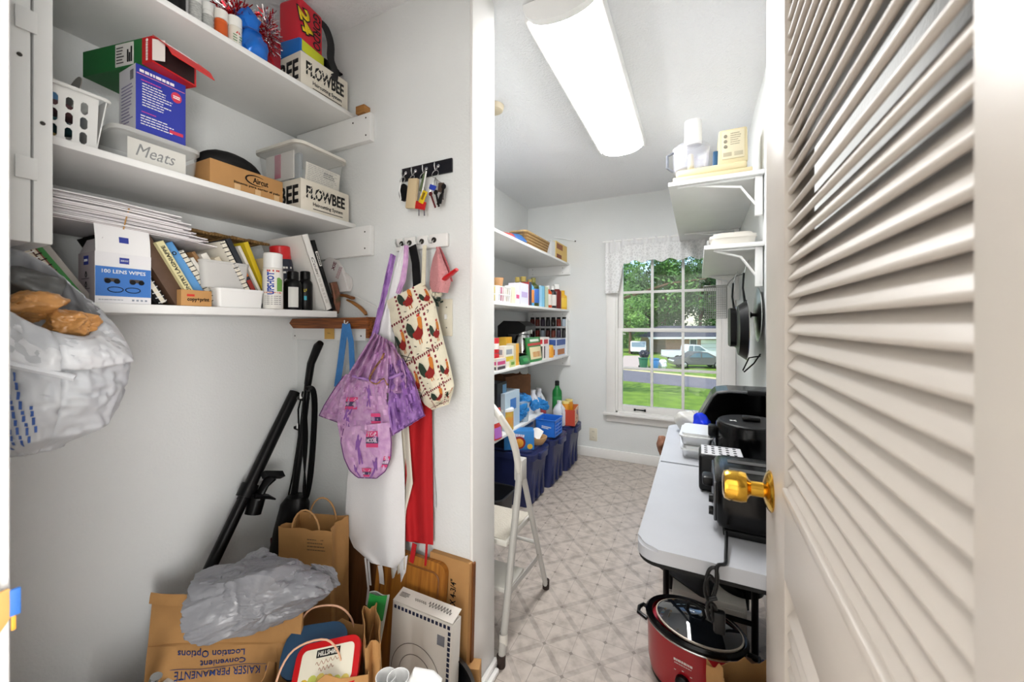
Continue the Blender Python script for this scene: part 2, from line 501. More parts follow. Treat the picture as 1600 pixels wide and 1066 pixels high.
# extruded along y: local x -> outward/down
Msl = Matrix(((-math.cos(R(55)), -math.sin(R(55)), 0, 0), (0, 0, 1, 0), (-math.sin(R(55)), math.cos(R(55)), 0, 0), (0, 0, 0, 1)))
sl_b.prism(sec, 0, L, M_door, M=Msl)
so_ = sl_b.out('slat', Dr, sharp=50); slat_me = so_.data
first = True
z = .966 + .018
while z < 1.92 - .012:
    if first: so_.location = (DX + .0205, DYL0, z); first = False
    else: put('slat', slat_me, Dr, loc=(DX + .0205, DYL0, z))
    z += .0249
z = .16 + .016
while z < .833 - .012:
    put('slat', slat_me, Dr, loc=(DX + .0205, DYL0, z)); z += .0249
kp = onX(1205, 768, DX)
kn = B()
Mk = TR(DX, kp.y, kp.z) @ RY(-90)
kn.lathe([(.0, -.001), (.033, -.001), (.034, .002), (.030, .006), (.020, .010), (.0125, .012), (.0125, .030), (.016, .033), (.0245, .037), (.0262, .045), (.0255, .064), (.023, .070), (.016, .0725), (.006, .0705), (0, .070)], M_brass, seg=36, M=Mk, cap=False)
kn.out('knob', st2)

# ------------------------------------------------------------------ ceiling light of the pantry
M_diff = mat('light_diffuser', '#ffffff', 0.4, emit=TUBE_E)
Lx, Ly0, Ly1 = -.420, 1.235, 2.44
CL = thing('ceiling_light', 'long white fluorescent ceiling light with curved lit diffuser', 'ceiling light', (Lx, (Ly0 + Ly1) / 2, ZC))
hl = (Ly1 - Ly0) / 2
def lsec(wd, h, n=14, top=-.004):
    return [(wd / 2 * math.cos(math.pi * k / n), -h * math.sin(math.pi * k / n) ** .75 + top) for k in range(n + 1)]
Mext = Matrix(((1, 0, 0, 0), (0, 0, 1, 0), (0, 1, 0, 0), (0, 0, 0, 1)))
b = B(); b.prism([(x, z - .018) for x, z in lsec(.250, .062)], -hl + .028, hl - .006, M_diff, M=Mext); b.out('diffuser', CL)
b = B(); b.prism([(x, z) for x, z in lsec(.272, .082)], -hl, -hl + .030, M_white, M=Mext); b.out('end_cap', CL)
b = B(); b.prism([(x, z) for x, z in lsec(.258, .062, top=-.018)], hl - .006, hl, M_white, M=Mext); b.out('end_cap', CL)
b = B(); b.box(-.136, .136, -hl + .02, hl, -.022, -.001, M_white, bev=.003); b.out('housing', CL)
for sx_ in (-1, 1): B().box(sx_ * .131 - .006, sx_ * .131 + .006, -hl + .02, hl, -.052, -.001, M_white, bev=.003).out('side_rail', CL)
# fill lights added behind the camera, framed as windows of the unseen hall
def added_window(name, loc, rz, w_, h_, watts):
    T = thing(name, kind=ST, loc=loc, rot=(0, 0, rz))
    b = B()
    for x in (-w_ / 2 - .03, w_ / 2 + .03): b.box(x - .03, x + .03, -.03, 0, -h_ / 2 - .06, h_ / 2 + .06, M_trim, bev=.004)
    for z in (-h_ / 2 - .03, h_ / 2 + .03): b.box(-w_ / 2, w_ / 2, -.03, 0, z - .03, z + .03, M_trim, bev=.004)
    b.out('casing', T)
    b = B(); b.box(-.012, .012, -.022, 0, -h_ / 2, h_ / 2, M_trim); b.box(-w_ / 2, w_ / 2, -.022, 0, -.012, .012, M_trim); b.out('muntin', T)
    B().box(-w_ / 2, w_ / 2, -.006, -.002, -h_ / 2, h_ / 2, mat('added_curtain', '#f4f4f2', .8)).out('added_blind', T)
    al = bpy.data.lights.new(name + '_fill_light', 'AREA'); al.shape = 'RECTANGLE'; al.size = w_; al.size_y = h_; al.energy = watts; al.color = (1, .985, .965)
    ao = bpy.data.objects.new(name + '_fill_light', al); COL.objects.link(ao); ao.parent = T; ao.location = (0, -.04, 0); ao.rotation_euler = (R(-90), 0, 0)
added_window('added_window_2', (1.08, -3.1, 1.0), R(180), 1.0, 1.6, FILL_W * .9)
added_window('added_window_3', (1.7, -.72, .85), R(-90), 1.2, 1.4, FILL_W * 1.7)  # both added to brighten the alcove and the shelf undersides
# smoke detector
p = onZ(772, 166, ZC)
b = B(); b.lathe([(.0, -.030), (.034, -.030), (.044, -.024), (.050, -.010), (.052, 0)], mat('beige_plastic', '#c9bca2', 0.5), seg=28)
b.out('smoke_detector', None, 'round beige detector on the pantry ceiling beside the partition', 'smoke detector', loc=(p.x, p.y, ZC - .001))

# ------------------------------------------------------------------ shelves
M_screw = mat('screw_dark', '#3a3733', 0.5, metal=.6)
M_rawwood = mat('raw_wood', '#b07a3e', 0.6, var=.3, vscale=12, stretch=(1, 1, 14))
S1, S2, S3 = 1.988, 1.578, 1.248          # top faces of the alcove shelves
SX = -1.160
def shelf(label, x0, x1, y0, y1, ztop, t=.017, extra=None):
    T = thing('wall_shelf', label, 'shelf', (x0, y0, ztop))
    B().box(0, x1 - x0, 0, y1 - y0, -t, 0, M_shelf, bev=.002).out('board', T)
    return T
def cleat(T, x0, x1, y0, y1, z0, z1, screws=(), face='-y'):
    """support board in world coordinates, screws [(a,z)]"""
    o = T.location
    B().box(x0 - o.x, x1 - o.x, y0 - o.y, y1 - o.y, z0 - o.z, z1 - o.z, M_shelf, bev=.0015).out('support_board', T)
    for a, z in screws:
        b = B()
        b.lathe([(0, 0), (.003, 0), (.003, .001), (0, .001)], M_screw, seg=8, M=(FY(a - o.x, y0 - o.y, z - o.z)), cap=False)
        b.out('screw', T)
T = shelf('top white shelf of the alcove, carrying bottles and tinsel', XL, SX, .26, YP0, S1)
c0, c1 = onY(578, 180, YP0 - .022), onY(578, 218, YP0 - .022)
cleat(T, XL + .03, c0.x, YP0 - .022, YP0, c1.z, S1 - .018, [(c0.x - .02, S1 - .035), (c0.x - .02, c1.z + .02), (c0.x - .085, S1 - .04)])
wb_ = onY(570, 170, YP0 - .015)
B().box(wb_.x - .03 + 1.5, wb_.x + .012 + 1.5, YP0 - .03 - .26, YP0 - .26, -.016, .012, M_rawwood, bev=.001).out('wood_block', T)
T = shelf('middle white shelf of the alcove under the two carton boxes', XL, SX, .26, YP0, S2)
c1 = onY(578, 398, YP0 - .022)
cleat(T, XL + .03, c0.x, YP0 - .022, YP0, c1.z, S2 - .018, [(c0.x - .025, S2 - .04), (c0.x - .025, c1.z + .025)])
T = shelf('lowest white alcove shelf crowded with books and spray cans', XL, -1.185, .12, .985, S3, t=.022)
q0, q1 = onY(456, 505, YP0 - .02), onY(571, 533, YP0 - .02)
cleat(T, q0.x, q1.x, YP0 - .02, YP0, q1.z, S3 - .03, [(q0.x + .02, q1.z + .014), (q1.x - .022, q1.z + .018)])
# pantry shelves along the left wall
PX = -1.076
PS = [1.768, 1.336, .922, .500]
labs = ['highest pantry shelf with a wicker basket on it', 'pantry shelf holding the sauce bottles and cartons',
        'pantry shelf with the black coffee maker and soup pouches', 'lowest pantry shelf covered with blue bags above the tubs']
for i, zt in enumerate(PS):
    T = shelf(labs[i], XL, PX if i < 3 else -1.10, YP1, YB if i < 3 else 2.85, zt, t=.019)
    if i < 3:
        cleat(T, XL + .02, PX + .01, YB - .02, YB, zt - .105, zt - .02, [(XL + .06, zt - .04), (XL + .06, zt - .085), (PX - .06, zt - .04), (PX - .06, zt - .085)])
        for by in (2.02,):
            b = B(); oy = by - YP1
            b.box(0.0, .30, oy - .012, oy + .012, -.025, -.0195, M_white, bev=.001)
            b.box(0.0, .005, oy - .012, oy + .012, -.30, -.02, M_white, bev=.001)
            b.tube([(.006, oy, -.22), (.05, oy, -.14), (.20, oy, -.024)], .006, M_white)
            b.out('bracket', T)
# right-hand wall shelves
RS1, RS2 = 1.895, 1.572
Ta = shelf('upper right shelf under the food processor', -.130, XR, 2.03, 3.43, RS1, t=.020)
Tb = shelf('lower right shelf under the white lidded tray', .028, XR, 2.03, 3.25, RS2, t=.020)
for T, wd in ((Ta, .40), (Tb, .242)):
    for oy in (.03, 1.1):
        b = B()
        b.box(wd - .035, wd - .006, oy - .014, oy + .014, -.20, -.021, M_white, bev=.002)
        b.box(.04, wd - .006, oy - .010, oy + .010, -.030, -.021, M_white, bev=.001)
        b.tube([(wd - .03, oy, -.15), (wd - .09, oy, -.06), (wd - .28 if wd > .3 else .05, oy, -.026)], .006, M_white)
        b.out('bracket', T)
# white panel stored under the upper right shelf

# ------------------------------------------------------------------ folding table
M_ttop = mat('table_top', '#b5b7bc', 0.42, var=.04, vscale=10, bump=.03, bscale=120)
TX0, TX1, TY0, TY1, TZ = -.118, .262, .835, 1.925, .740
TB = thing('folding_table', 'white folding table with black steel legs along the right wall', 'table', ((TX0 + TX1) / 2, (TY0 + TY1) / 2, 0))
hw, hl2 = (TX1 - TX0) / 2, (TY1 - TY0) / 2
def top_half(y0, y1, near):
    pts = []; r = .045
    if near: corner = [(-hw, y1), ] + [(-hw + r - r * math.cos(R(a)), y0 + r - r * math.sin(R(a))) for a in range(0, 91, 15)] + [(hw - r + r * math.sin(R(a)), y0 + r - r * math.cos(R(a))) for a in range(0, 91, 15)] + [(hw, y1)]
    else: corner = [(hw, y0)] + [(hw - r + r * math.cos(R(a)), y1 - r + r * math.sin(R(a))) for a in range(0, 91, 15)] + [(-hw + r - r * math.sin(R(a)), y1 - r + r * math.cos(R(a))) for a in range(0, 91, 15)] + [(-hw, y0)]
    b = B(); b.prism(corner, TZ - .028, TZ, M_ttop)
    bmesh.ops.bevel(b.bm, geom=[e for e in b.bm.edges if all(abs(v.co.z - TZ) < 1e-5 for v in e.verts)], offset=.006, segments=3, affect='EDGES')
    b.out('table_top', TB)
    b = B(); b.prism([(x * .985, y) for x, y in corner], TZ - .036, TZ - .028, M_blackm); b.out('edge_band', TB)
top_half(-hl2, -.001, True); top_half(.001, hl2, False)
for yy in (1.60, 1.87):
    yy -= (TY0 + TY1) / 2; xa, xb = -.110 - (TX0 + TX1) / 2, .183 - (TX0 + TX1) / 2
    for x in (xa, xb):
        B().tube([(x, yy, TZ - .036), (x, yy, .012)], .0115, M_black, seg=10).out('leg', TB)
    B().tube([(xa, yy, .135), (xb, yy, .135)], .009, M_black, seg=8).out('crossbar', TB)
    B().tube([(xa, yy, TZ - .045), (xb, yy, TZ - .045)], .009, M_black, seg=8).out('crossbar', TB)
for x in (-hw + .03, hw - .03):
    B().tube([(x, -hl2 + .06, TZ - .042), (x, hl2 - .06, TZ - .042)], .007, M_black, seg=8).out('frame_rail', TB)

# wall outlet
p = onY(927, 679, YB - .004)
T = thing('wall_outlet', 'ivory double outlet on the back wall beside the storage tubs', 'outlet', (p.x, YB, p.z))
M_ivory = mat('ivory', '#ded8c6', 0.4)
B().box(-.036, .036, -.006, -.0005, -.058, .058, M_ivory, bev=.003).out('cover_plate', T)
for s in (-1, 1):
    b = B(); b.lathe([(0, 0), (.016, 0), (.016, .002), (0, .002)], M_ivory, seg=16, M=FY(0, -.006, s * .026)); o = b.out('socket', T)
    b = B(); b.box(-.007, -.005, -.0088, -.008, s * .026 - .004, s * .026 + .006, M_screw); b.box(.005, .007, -.0088, -.008, s * .026 - .004, s * .026 + .006, M_screw); b.out('slot', o)

# ------------------------------------------------------------------ outside the window
GZ = -2.6
M_grass = mat('lawn', '#7c9a34', 0.9, var=.4, vscale=1.6, bump=.6, bscale=60, col2='#64832a')
M_road = mat('asphalt', '#7d7a80', 0.85, var=.2, vscale=6)
M_conc = mat('driveway_concrete', '#c9b8ad', 0.85, var=.12, vscale=4)
def g(px, py): return onZ(px, py, GZ)
B().box(-60, 60, YB + .12, 130, GZ - .3, GZ - .02, M_grass).out('lawn', kind=ST)
def strip(name, pts, m, h):
    b = B(); b.prism([(p.x, p.y) for p in pts], GZ - .02, GZ + h, m); b.out(name, kind=ST)
r0, r1 = g(975, 595), g(1097, 606.5); dv = (r1 - r0); e0, e1 = r0 - dv * 6, r1 + dv * 2.2
k0, k1 = g(975, 578), g(1110, 591.5); dk = (k1 - k0); f0, f1 = k0 - dk * 5, k1 + dk * 1.6
strip('road', [e0, e1, f1, f0], M_road, .0)
cu = Vector((-dk.y, dk.x, 0)).normalized() * .3
strip('curb', [f0, f1, f1 + cu, f0 + cu], mat('curb_concrete', '#d9cf9d', .8), .06)
d0 = g(974, 576) ; d1 = g(1012, 578)
strip('driveway', [g(965, 578) , g(1014, 578), g(1006, 556), g(975, 556)], M_conc, .012)
# neighbouring house
M_brick = bpy.data.materials.new('brick_far'); M_brick.use_nodes = True
nt = M_brick.node_tree; p_ = nt.nodes['Principled BSDF']; bt = N(nt, 'ShaderNodeTexBrick'); tc = N(nt, 'ShaderNodeTexCoord'); mpn = N(nt, 'ShaderNodeMapping')
mpn.inputs['Rotation'].default_value = (R(90), 0, 0)
bt.inputs['Color1'].default_value = srgb('#a5694d'); bt.inputs['Color2'].default_value = srgb('#85503c'); bt.inputs['Mortar'].default_value = srgb('#b3a597')
bt.inputs['Scale'].default_value = 3.2; bt.inputs['Mortar Size'].default_value = .03
nt.links.new(tc.outputs['Object'], mpn.inputs['Vector']); nt.links.new(mpn.outputs[0], bt.inputs['Vector']); nt.links.new(bt.outputs[0], p_.inputs['Base Color']); p_.inputs['Roughness'].default_value = .9
M_roof = mat('shingle_roof', '#50525c', .9, var=.25, vscale=9)
hp = g(1040, 553); HA = -YAW - .02
H = thing('house', 'single storey brick house with grey roof and white garage door across the street', 'house', (hp.x, hp.y, GZ), (0, 0, YAW + R(4)))
W, HH, DPT = 12.5, 2.15, 8
b = B(); b.box(0, 3.0, 0, DPT, -.3, HH, M_brick); b.box(3.0, W, .03, DPT, -.3, HH, M_brick); b.out('wall', H)
b = B(); ov = .75
M_fasc = mat('fascia_white', '#e9e9ec', .6)
b.poly([(-2.6, -ov, HH), (W + ov, -ov, HH), (W + ov, DPT + ov, HH), (-2.6, DPT + ov, HH), (1.2, DPT / 2, HH + 1.45), (W - 3, DPT / 2, HH + 1.45)],
       [(0, 1, 5, 4), (1, 2, 5), (2, 3, 4, 5), (3, 0, 4), (3, 2, 1, 0)], M_roof)
b.out('roof', H)
B().box(-2.6, W + ov, -ov - .04, -ov, HH - .22, HH + .03, M_fasc).out('fascia', H)
B().box(-2.6, W + ov, -ov, DPT, HH - .03, HH - .005, M_fasc).out('soffit', H)
for k in range(4):
    B().box(4.7, 9.9, -.06, -.02, -.28 + k * .52, -.28 + k * .52 + .5, M_fasc, bev=.01).out('garage_door_panel', H)
w1 = B().box(3.2, 4.2, -.03, .02, .9, 1.9, M_fasc).out('window', H)
B().box(3.28, 4.12, -.05, -.03, .98, 1.82, mat('dark_glass', '#3c4650', .1)).out('pane', w1)
B().box(-2.35, -2.23, -.6, -.48, -.3, HH - .2, M_fasc).out('porch_post', H)
# vehicles
M_tire = mat('tire', '#1b1b1c', .8); M_cglass = mat('car_glass', '#6f8390', .08); M_rim = mat('rim', '#b8b8ba', .3, metal=.8)
def wheel(T, x, y, r, w=.2):
    b = B(); M = TR(x, y, r) @ RX(90)
    b.lathe([(0, -w / 2), (r * .9, -w / 2), (r, -w / 2 + .03), (r, w / 2 - .03), (r * .9, w / 2), (0, w / 2)], M_tire, seg=20, M=M); o = b.out('wheel', T)
    for s in (-1, 1):
        b = B(); b.lathe([(0, s * (w / 2 + .012)), (r * .45, s * (w / 2 + .012)), (r * .62, s * (w / 2))], M_rim, seg=16, M=M); b.out('hubcap', o)
def car_side(T, prof, w, m, name='body', bev=.06):
    b = B(); b.prism(prof, -w / 2, w / 2, m, M=Matrix(((1, 0, 0, 0), (0, 0, -1, 0), (0, 1, 0, 0), (0, 0, 0, 1))))
    bmesh.ops.bevel(b.bm, geom=[e for e in b.bm.edges if abs(e.verts[0].co.y) == abs(e.verts[1].co.y) and e.verts[0].co.y * e.verts[1].co.y > 0], offset=bev, segments=2, affect='EDGES')
    return b.out(name, T)
# sedan, nose to the left
M_sed = mat('sedan_paint', '#6f6c70', .3, metal=.2, coat=.5)
sp = g(1090, 574.5)
C = thing('car', 'grey four-door sedan parked at the curb across the street', 'car', (sp.x, sp.y, GZ), (0, 0, YAW - R(6)))
car_side(C, [(-2.25, .3), (2.2, .3), (2.25, .62), (2.1, .86), (1.3, .93), (.55, 1.38), (-.55, 1.40), (-1.15, .93), (-2.05, .80), (-2.28, .6)], 1.7, M_sed)
car_side(C, [(1.12, .96), (.52, 1.32), (.02, 1.335), (.02, .94)], 1.64, M_cglass, 'rear_window', .01)
car_side(C, [(-.04, .94), (-.04, 1.335), (-.52, 1.335), (-1.02, .95)], 1.72, M_cglass, 'front_window', .01)
car_side(C, [(1.08, .96), (.50, 1.33), (.06, 1.335), (.06, .94)], 1.72, M_cglass, 'side_window', .01)
for x in (-1.38, 1.33):
    for s in (-1, 1): wheel(C, x, s * .76, .31)
B().box(-2.3, -2.2, -.7, .7, .58, .70, mat('headlamp', '#e8edf0', .1), bev=.02).out('headlamp', C)
# pickup, nose to the right
M_pk = mat('pickup_paint', '#dfe2e6', .3, coat=.5)
pp = g(1079, 565.5)
C = thing('pickup_truck', 'white pickup truck parked on the driveway before the brick house', 'truck', (pp.x, pp.y, GZ), (0, 0, YAW - R(2)))
car_side(C, [(-2.65, .55), (-1.95, .5), (2.4, .45), (2.6, .6), (2.6, 1.02), (1.35, 1.16), (.55, 1.74), (-.55, 1.76), (-.66, 1.16), (-2.65, 1.18)], 1.85, M_pk)
car_side(C, [(1.12, 1.18), (.48, 1.66), (-.02, 1.68), (-.02, 1.16)], 1.88, M_cglass, 'side_window', .01)
car_side(C, [(-.1, 1.16), (-.1, 1.68), (-.50, 1.68), (-.58, 1.16)], 1.88, M_cglass, 'rear_window', .01)
for x in (-1.65, 1.75):
    for s in (-1, 1): wheel(C, x, s * .84, .38)
B().box(-2.74, -2.6, -.85, .85, .48, .64, M_rim, bev=.02).out('bumper', C)
# white SUV seen from behind
vp = g(998, 552.5)
C = thing('car', 'white sport utility car seen from behind at the end of the driveway', 'car', (vp.x, vp.y, GZ), (0, 0, YAW + R(70)))
car_side(C, [(-2.2, .4), (2.2, .4), (2.25, .9), (1.2, 1.05), (.6, 1.62), (-1.9, 1.66), (-2.2, 1.0)], 1.85, M_pk)
car_side(C, [(-2.24, 1.0), (-1.96, 1.56), (-1.7, 1.56), (-1.9, 1.0)], 1.6, M_cglass, 'rear_window', .01)
car_side(C, [(.9, 1.08), (.5, 1.54), (-1.4, 1.56), (-1.5, 1.08)], 1.88, M_cglass, 'side_window', .01)
for x in (-1.35, 1.4):
    for s in (-1, 1): wheel(C, x, s * .82, .36)
# bins at the kerb
def bin_(px, py, m, label, lid):
    p = g(px, py); T = thing('trash_bin', label, 'bin', (p.x, p.y, GZ), (0, 0, YAW), group='bins at the curb')
    B().box(-.30, .30, -.32, .32, .06, .80, m, taper=(.8, .8), bev=.03).out('bin_body', T)
    B().box(-.33, .33, -.36, .36, .80, .90, lid, bev=.03).out('lid', T)
    for s in (-1, 1):
        B().lathe([(0, -.03), (.11, -.03), (.11, .03), (0, .03)], M_tire, seg=14, M=TR(s * .26, .30, .11) @ RY(90)).out('wheel', T)
bin_(1005, 575.5, mat('bin_green', '#2c6a4c', .5), 'green wheeled bin at the curb', mat('bin_green', '#2c6a4c'))
bin_(1022.5, 576.5, mat('bin_blue', '#3f7fc0', .5), 'blue wheeled bin at the curb', mat('bin_blue', '#3f7fc0'))
def crumple_ball(rx, ry, rz, m, seed=0, amp=.25, freq=2.2, sub=3):
    b = B(); bmesh.ops.create_icosphere(b.bm, subdivisions=sub, radius=1); b.mi(m)
    for v in b.bm.verts:
        n = v.co.normalized(); q = n * freq + Vector((seed * 7.1, seed * 3.3, seed))
        f = 1 + amp * (noise.noise(q) + .5 * noise.noise(q * 2.3) + .35 * abs(noise.noise(q * 4.7)))
        v.co = Vector((n.x * rx * f, n.y * ry * f, n.z * rz * f))
    return b
p = g(1006.5, 574)
crumple_ball(.42, .4, .34, mat('dark_sack', '#33323a', .4), 3, .35).out('trash_bag', None, 'dark trash bag heaped on top of the green bin', 'trash bag', loc=(p.x, p.y, GZ + 1.18), sharp=25)
p = g(1035, 576)
crumple_ball(.34, .3, .42, mat('white_sack', '#e4e4e6', .4), 5, .3).out('trash_bag', None, 'white trash bag on the ground beside the blue bin', 'trash bag', loc=(p.x, p.y, GZ + .36), sharp=25)
# trees
M_bark = mat('bark', '#6a543f', .95, var=.3, vscale=3)
M_leaf = [mat('leaf_a', '#5d8a3a', .7, var=.45, vscale=.7, col2='#3c6427'), mat('leaf_b', '#7ba34c', .7, var=.45, vscale=.7, col2='#4f7a30'), mat('leaf_c', '#43682f', .7, var=.45, vscale=.7, col2='#2b4a20')]
def tree_meshes(seed, h, rx, m, n=5200, low=.25):
    rnd = random.Random(seed); b = B(); i = b.mi(m)
    lobes = [(rnd.uniform(-.6, .6) * rx, rnd.uniform(-.6, .6) * rx, h * rnd.uniform(low + .08, .9), rx * rnd.uniform(.35, .6)) for _ in range(16)]
    for k in range(n):
        lx, ly, lz, lr = lobes[k % len(lobes)]
        d = Vector((rnd.gauss(0, 1), rnd.gauss(0, 1), rnd.gauss(0, 1))).normalized() * lr * rnd.uniform(.45, 1.05)
        c = Vector((lx, ly, lz)) + Vector((d.x, d.y, d.z * .8))
        u = Vector((rnd.gauss(0, 1), rnd.gauss(0, 1), rnd.gauss(0, 1))).normalized(); v = u.orthogonal().normalized(); s = rnd.uniform(.14, .30)
        b.poly([c - u * s, c + v * s * .6, c + u * s, c - v * s * .6], [(0, 1, 2, 3)], m)
    me_o = b.out('foliage', None, fix=False)
    t = B(); t.tube([(0, 0, -.3), (rnd.uniform(-.1, .1), 0, h * .3), (rnd.uniform(-.3, .3), .1, h * .7)], .2, M_bark, rad=[.32, .24, .10])
    for _ in range(4):
        l = rnd.choice(lobes); t.tube([(0, 0, h * .3), (l[0] * .5, l[1] * .5, (h * .3 + l[2]) / 2), (l[0], l[1], l[2])], .1, M_bark, rad=[.14, .09, .04], seg=6)
    return me_o.data, t.out('trunk', None).data, me_o
tm = [tree_meshes(s, h, r, M_leaf[k], low=lw) for s, h, r, k, lw in ((1, 14, 4.5, 0, .12), (2, 12, 4.0, 1, .05), (3, 15, 5.0, 2, .1))]
for o in [o for o in COL.objects if o.name.startswith(('foliage', 'trunk')) and o.parent is None]: bpy.data.objects.remove(o)
tl = [(962, 60, 0, 1.0, 'tall mid green tree at the left of the street view'), (985, 50, 1, .75, 'yellow green leafy tree behind the white sport utility car'),
      (1012, 66, 2, 1.05, 'dark green tree standing left of the brick house'), (1040, 62, 0, 1.0, 'mid green tree rising behind the end of the house roof'),
      (1066, 72, 2, 1.15, 'dark tree towering behind the middle of the house'), (1095, 66, 2, 1.05, 'dark tree behind the garage'),
      (1122, 74, 0, 1.15, 'mid green tree farthest right beyond the garage'), (1030, 84, 1, 1.3, 'pale green distant tree seen between the dark crowns'), (940, 64, 2, 1.0, 'dark tree beyond the left edge of the window')]
for k, (px, d, i, sc, lab) in enumerate(tl):
    q = ray(px, 507) * d
    T = thing('tree', lab, 'tree', (q.x, q.y, GZ), (0, 0, k * 1.3), group='trees across the street'); T.scale = (sc, sc, sc)
    put('foliage', tm[i][0], T); put('trunk', tm[i][1], T)
# overhead limb of a near tree, leaves at the window head
q = ray(1010, 507) * 17
T = thing('tree', 'near tree whose hanging branches cross the top panes of the window', 'tree', (q.x - 3.2, q.y + 2, GZ)); T.scale = (.8, .8, .8)
put('trunk', tm[1][1], T)
b = B(); rnd = random.Random(9)
for k in range(2600):
    c = Vector((rnd.uniform(-1.5, 7.5), rnd.uniform(-1.5, 1.5), 0)); c.z = 5.7 + 3.6 * rnd.random() + .25 * math.sin(c.x * 2.3) - .05 * abs(c.x - 3)
    if noise.noise(c * .8) < -.08: continue
    u = Vector((rnd.gauss(0, 1), rnd.gauss(0, 1), rnd.gauss(0, 1))).normalized(); v = u.orthogonal().normalized(); s = rnd.uniform(.07, .15)
    b.poly([c - u * s, c + v * s * .6, c + u * s, c - v * s * .6], [(0, 1, 2, 3)], M_leaf[0])
b.out('foliage', T, fix=False)
b = B(); b.tube([(0, 0, 4.5), (2, 0, 6.3), (5, 0, 7.2), (7, 0, 7.4)], .1, M_bark, rad=[.16, .11, .07, .03]); b.out('branch', T)

# ================================================================== alcove: generic builders
def fpos(X, px0, px1, pxt, pyt, z0):
    """front face on plane X: y0, width, height above z0"""
    y0 = onX(px0, 507, X).y; y1 = onX(px1, 507, X).y
    return y0, y1 - y0, onX(pxt, pyt, X).z - z0
def carton(name, label, cat, loc, w, d, h, m, fm=None, rot=(0, 0, 0), group=None, bev=.0012):
    """box with its front face at local x=0 looking to +x: x -d..0, y 0..w, z 0..h"""
    T = thing(name, label, cat, loc, rot, group)
    B().box(-d, 0, 0, w, 0, h, m, bev=bev if not fm else 0, fm=fm).out('carton', T)
    return T
def bottle(label, loc, r, h, m, capm, labm=None, neck=.45, sh=.72, caph=.16, lab=(.12, .6), flat=1.0, rot=(0, 0, 0), cat='bottle', name='bottle', group=None, seg=20, caprad=None):
    T = thing(name, label, cat, loc, rot, group)
    zc = h * (1 - caph)
    b = B(); b.lathe([(r * .92, 0), (r, r * .12), (r, h * sh * .92), (r * .93, h * sh), (r * (neck + .12), h * sh + (zc - h * sh) * .6), (r * neck, zc)], m, seg=seg, sy=flat); b.out('bottle_body', T)
    cr = caprad or r * neck * 1.15
    b = B(); b.lathe([(cr, zc - .001), (cr, h * .985), (cr * .85, h)], capm, seg=seg, sy=flat if cr > r * .8 else 1); b.out('cap', T)
    if labm:
        b = B(); b.lathe([(r * 1.006, h * lab[0]), (r * 1.012, h * lab[0] + .0005), (r * 1.012, h * lab[1]), (r * 1.006, h * lab[1] + .0005)], labm, seg=seg, sy=flat, cap=False); b.out('paper_label', T)
    return T
def book(label, loc, t, d, h, cov, lean=0, pages=None, group='books on the low shelf', spiral=False, roz=0, tilt=0):
    """spine faces +x; y 0..t, lean in degrees towards -y"""
    T = thing('book', label, 'book', loc, (R(lean), R(tilt), R(roz)), group)
    c = .0022 if t > .01 else .001
    b = B(); b.box(-d, 0, 0, c, 0, h, cov, bev=.0006); b.box(-d, 0, t - c, t, 0, h, cov, bev=.0006)
    if not spiral: b.box(-c, .001, 0, t, 0, h, cov, bev=.0006)
    b.out('cover', T)
    B().box(-d + .004, -c if not spiral else -.001, c, t - c, .003, h - .003, pages or mat('book_pages', '#e8e1cf', .9, var=.1, vscale=90)).out('pages', T)
    if spiral:
        b = B(); n = int(h / .012)
        for k in range(n):
            z = h * (k + .5) / n
            b.tube([(.004 * math.cos(a) - .002, t / 2 + (t * .62) * math.sin(a), z) for a in [i * math.pi / 4 for i in range(8)]], .0011, M_white if spiral == 'w' else M_blackm, seg=5, closed=True)
        b.out('spiral_binding', T)
    return T

# ------------------------------------------------------------------ metal wall cabinet
M_cab = mat('cabinet_enamel', '#d4d4d2', 0.35, var=.03, vscale=6)
T = thing('wall_cabinet', 'light grey metal wall cabinet with hinged door beside the doorway', 'cabinet', (-1.235, .101, 1.334))
B().box(-.255, .254, 0, .122, 0, .90, M_cab, bev=.002).out('body', T)
d_ = B().box(-.255, .255, .124, .146, 0, .90, M_cab, bev=.003).out('cabinet_door', T)
for z in (.12, .36, .62, .82):
    B().box(.2545, .2575, .105, .128, z - .018, z + .018, M_cab, bev=.001).out('hinge', d_)
for z, yy in ((.20, .134), (.44, .134), (.68, .134), (.30, .110), (.56, .112)):
    b = B(); b.lathe([(0, .0), (.0032, .0), (.0032, .0012), (.0016, .0022), (0, .0022)], M_screw, seg=10, M=FX(.2552 if yy > .12 else .2542, yy, z), cap=False); b.out('rivet', T)

# ------------------------------------------------------------------ top shelf
z = S1 + .0005
X = -1.185
p = onX(287, 0, X)
T = thing('canister', 'black and dark red canister at the near end of the top shelf', 'canister', (X - .05, p.y - .03, z))
B().lathe([(.05, 0), (.052, .004), (.052, .10), (.048, .105)], M_black, seg=24).out('body', T)
B().lathe([(.0525, .105), (.054, .107), (.054, .128), (.05, .132), (0, .132)], pm('#7a0f18', .4), seg=24).out('lid', T)
M_whb = mat('bottle_white', '#dcdcd8', .35)
M_gryl = mat('label_grey', '#b9bab6', .5, var=.35, vscale=140, stretch=(1, 1, 3))
def topbottle(px0, px1, pyt, label, m, capm, labm, **k):
    y0, wd, hh = fpos(X, px0, px1, (px0 + px1) / 2, pyt, z)
    return bottle(label, (X - .02, y0 + wd / 2, z), wd / 2 * .92, hh, m, capm, labm, flat=1.0, **k)
topbottle(301, 322, -24, 'grey-white bottle, leftmost of the four small bottles on the top shelf', M_whb, M_whb, M_gryl, caph=.2, neck=.75)
topbottle(322, 340, 2, 'white bottle with black lettering left of the orange one', M_whb, M_whb, M_gryl, caph=.25, neck=.9, sh=.74)
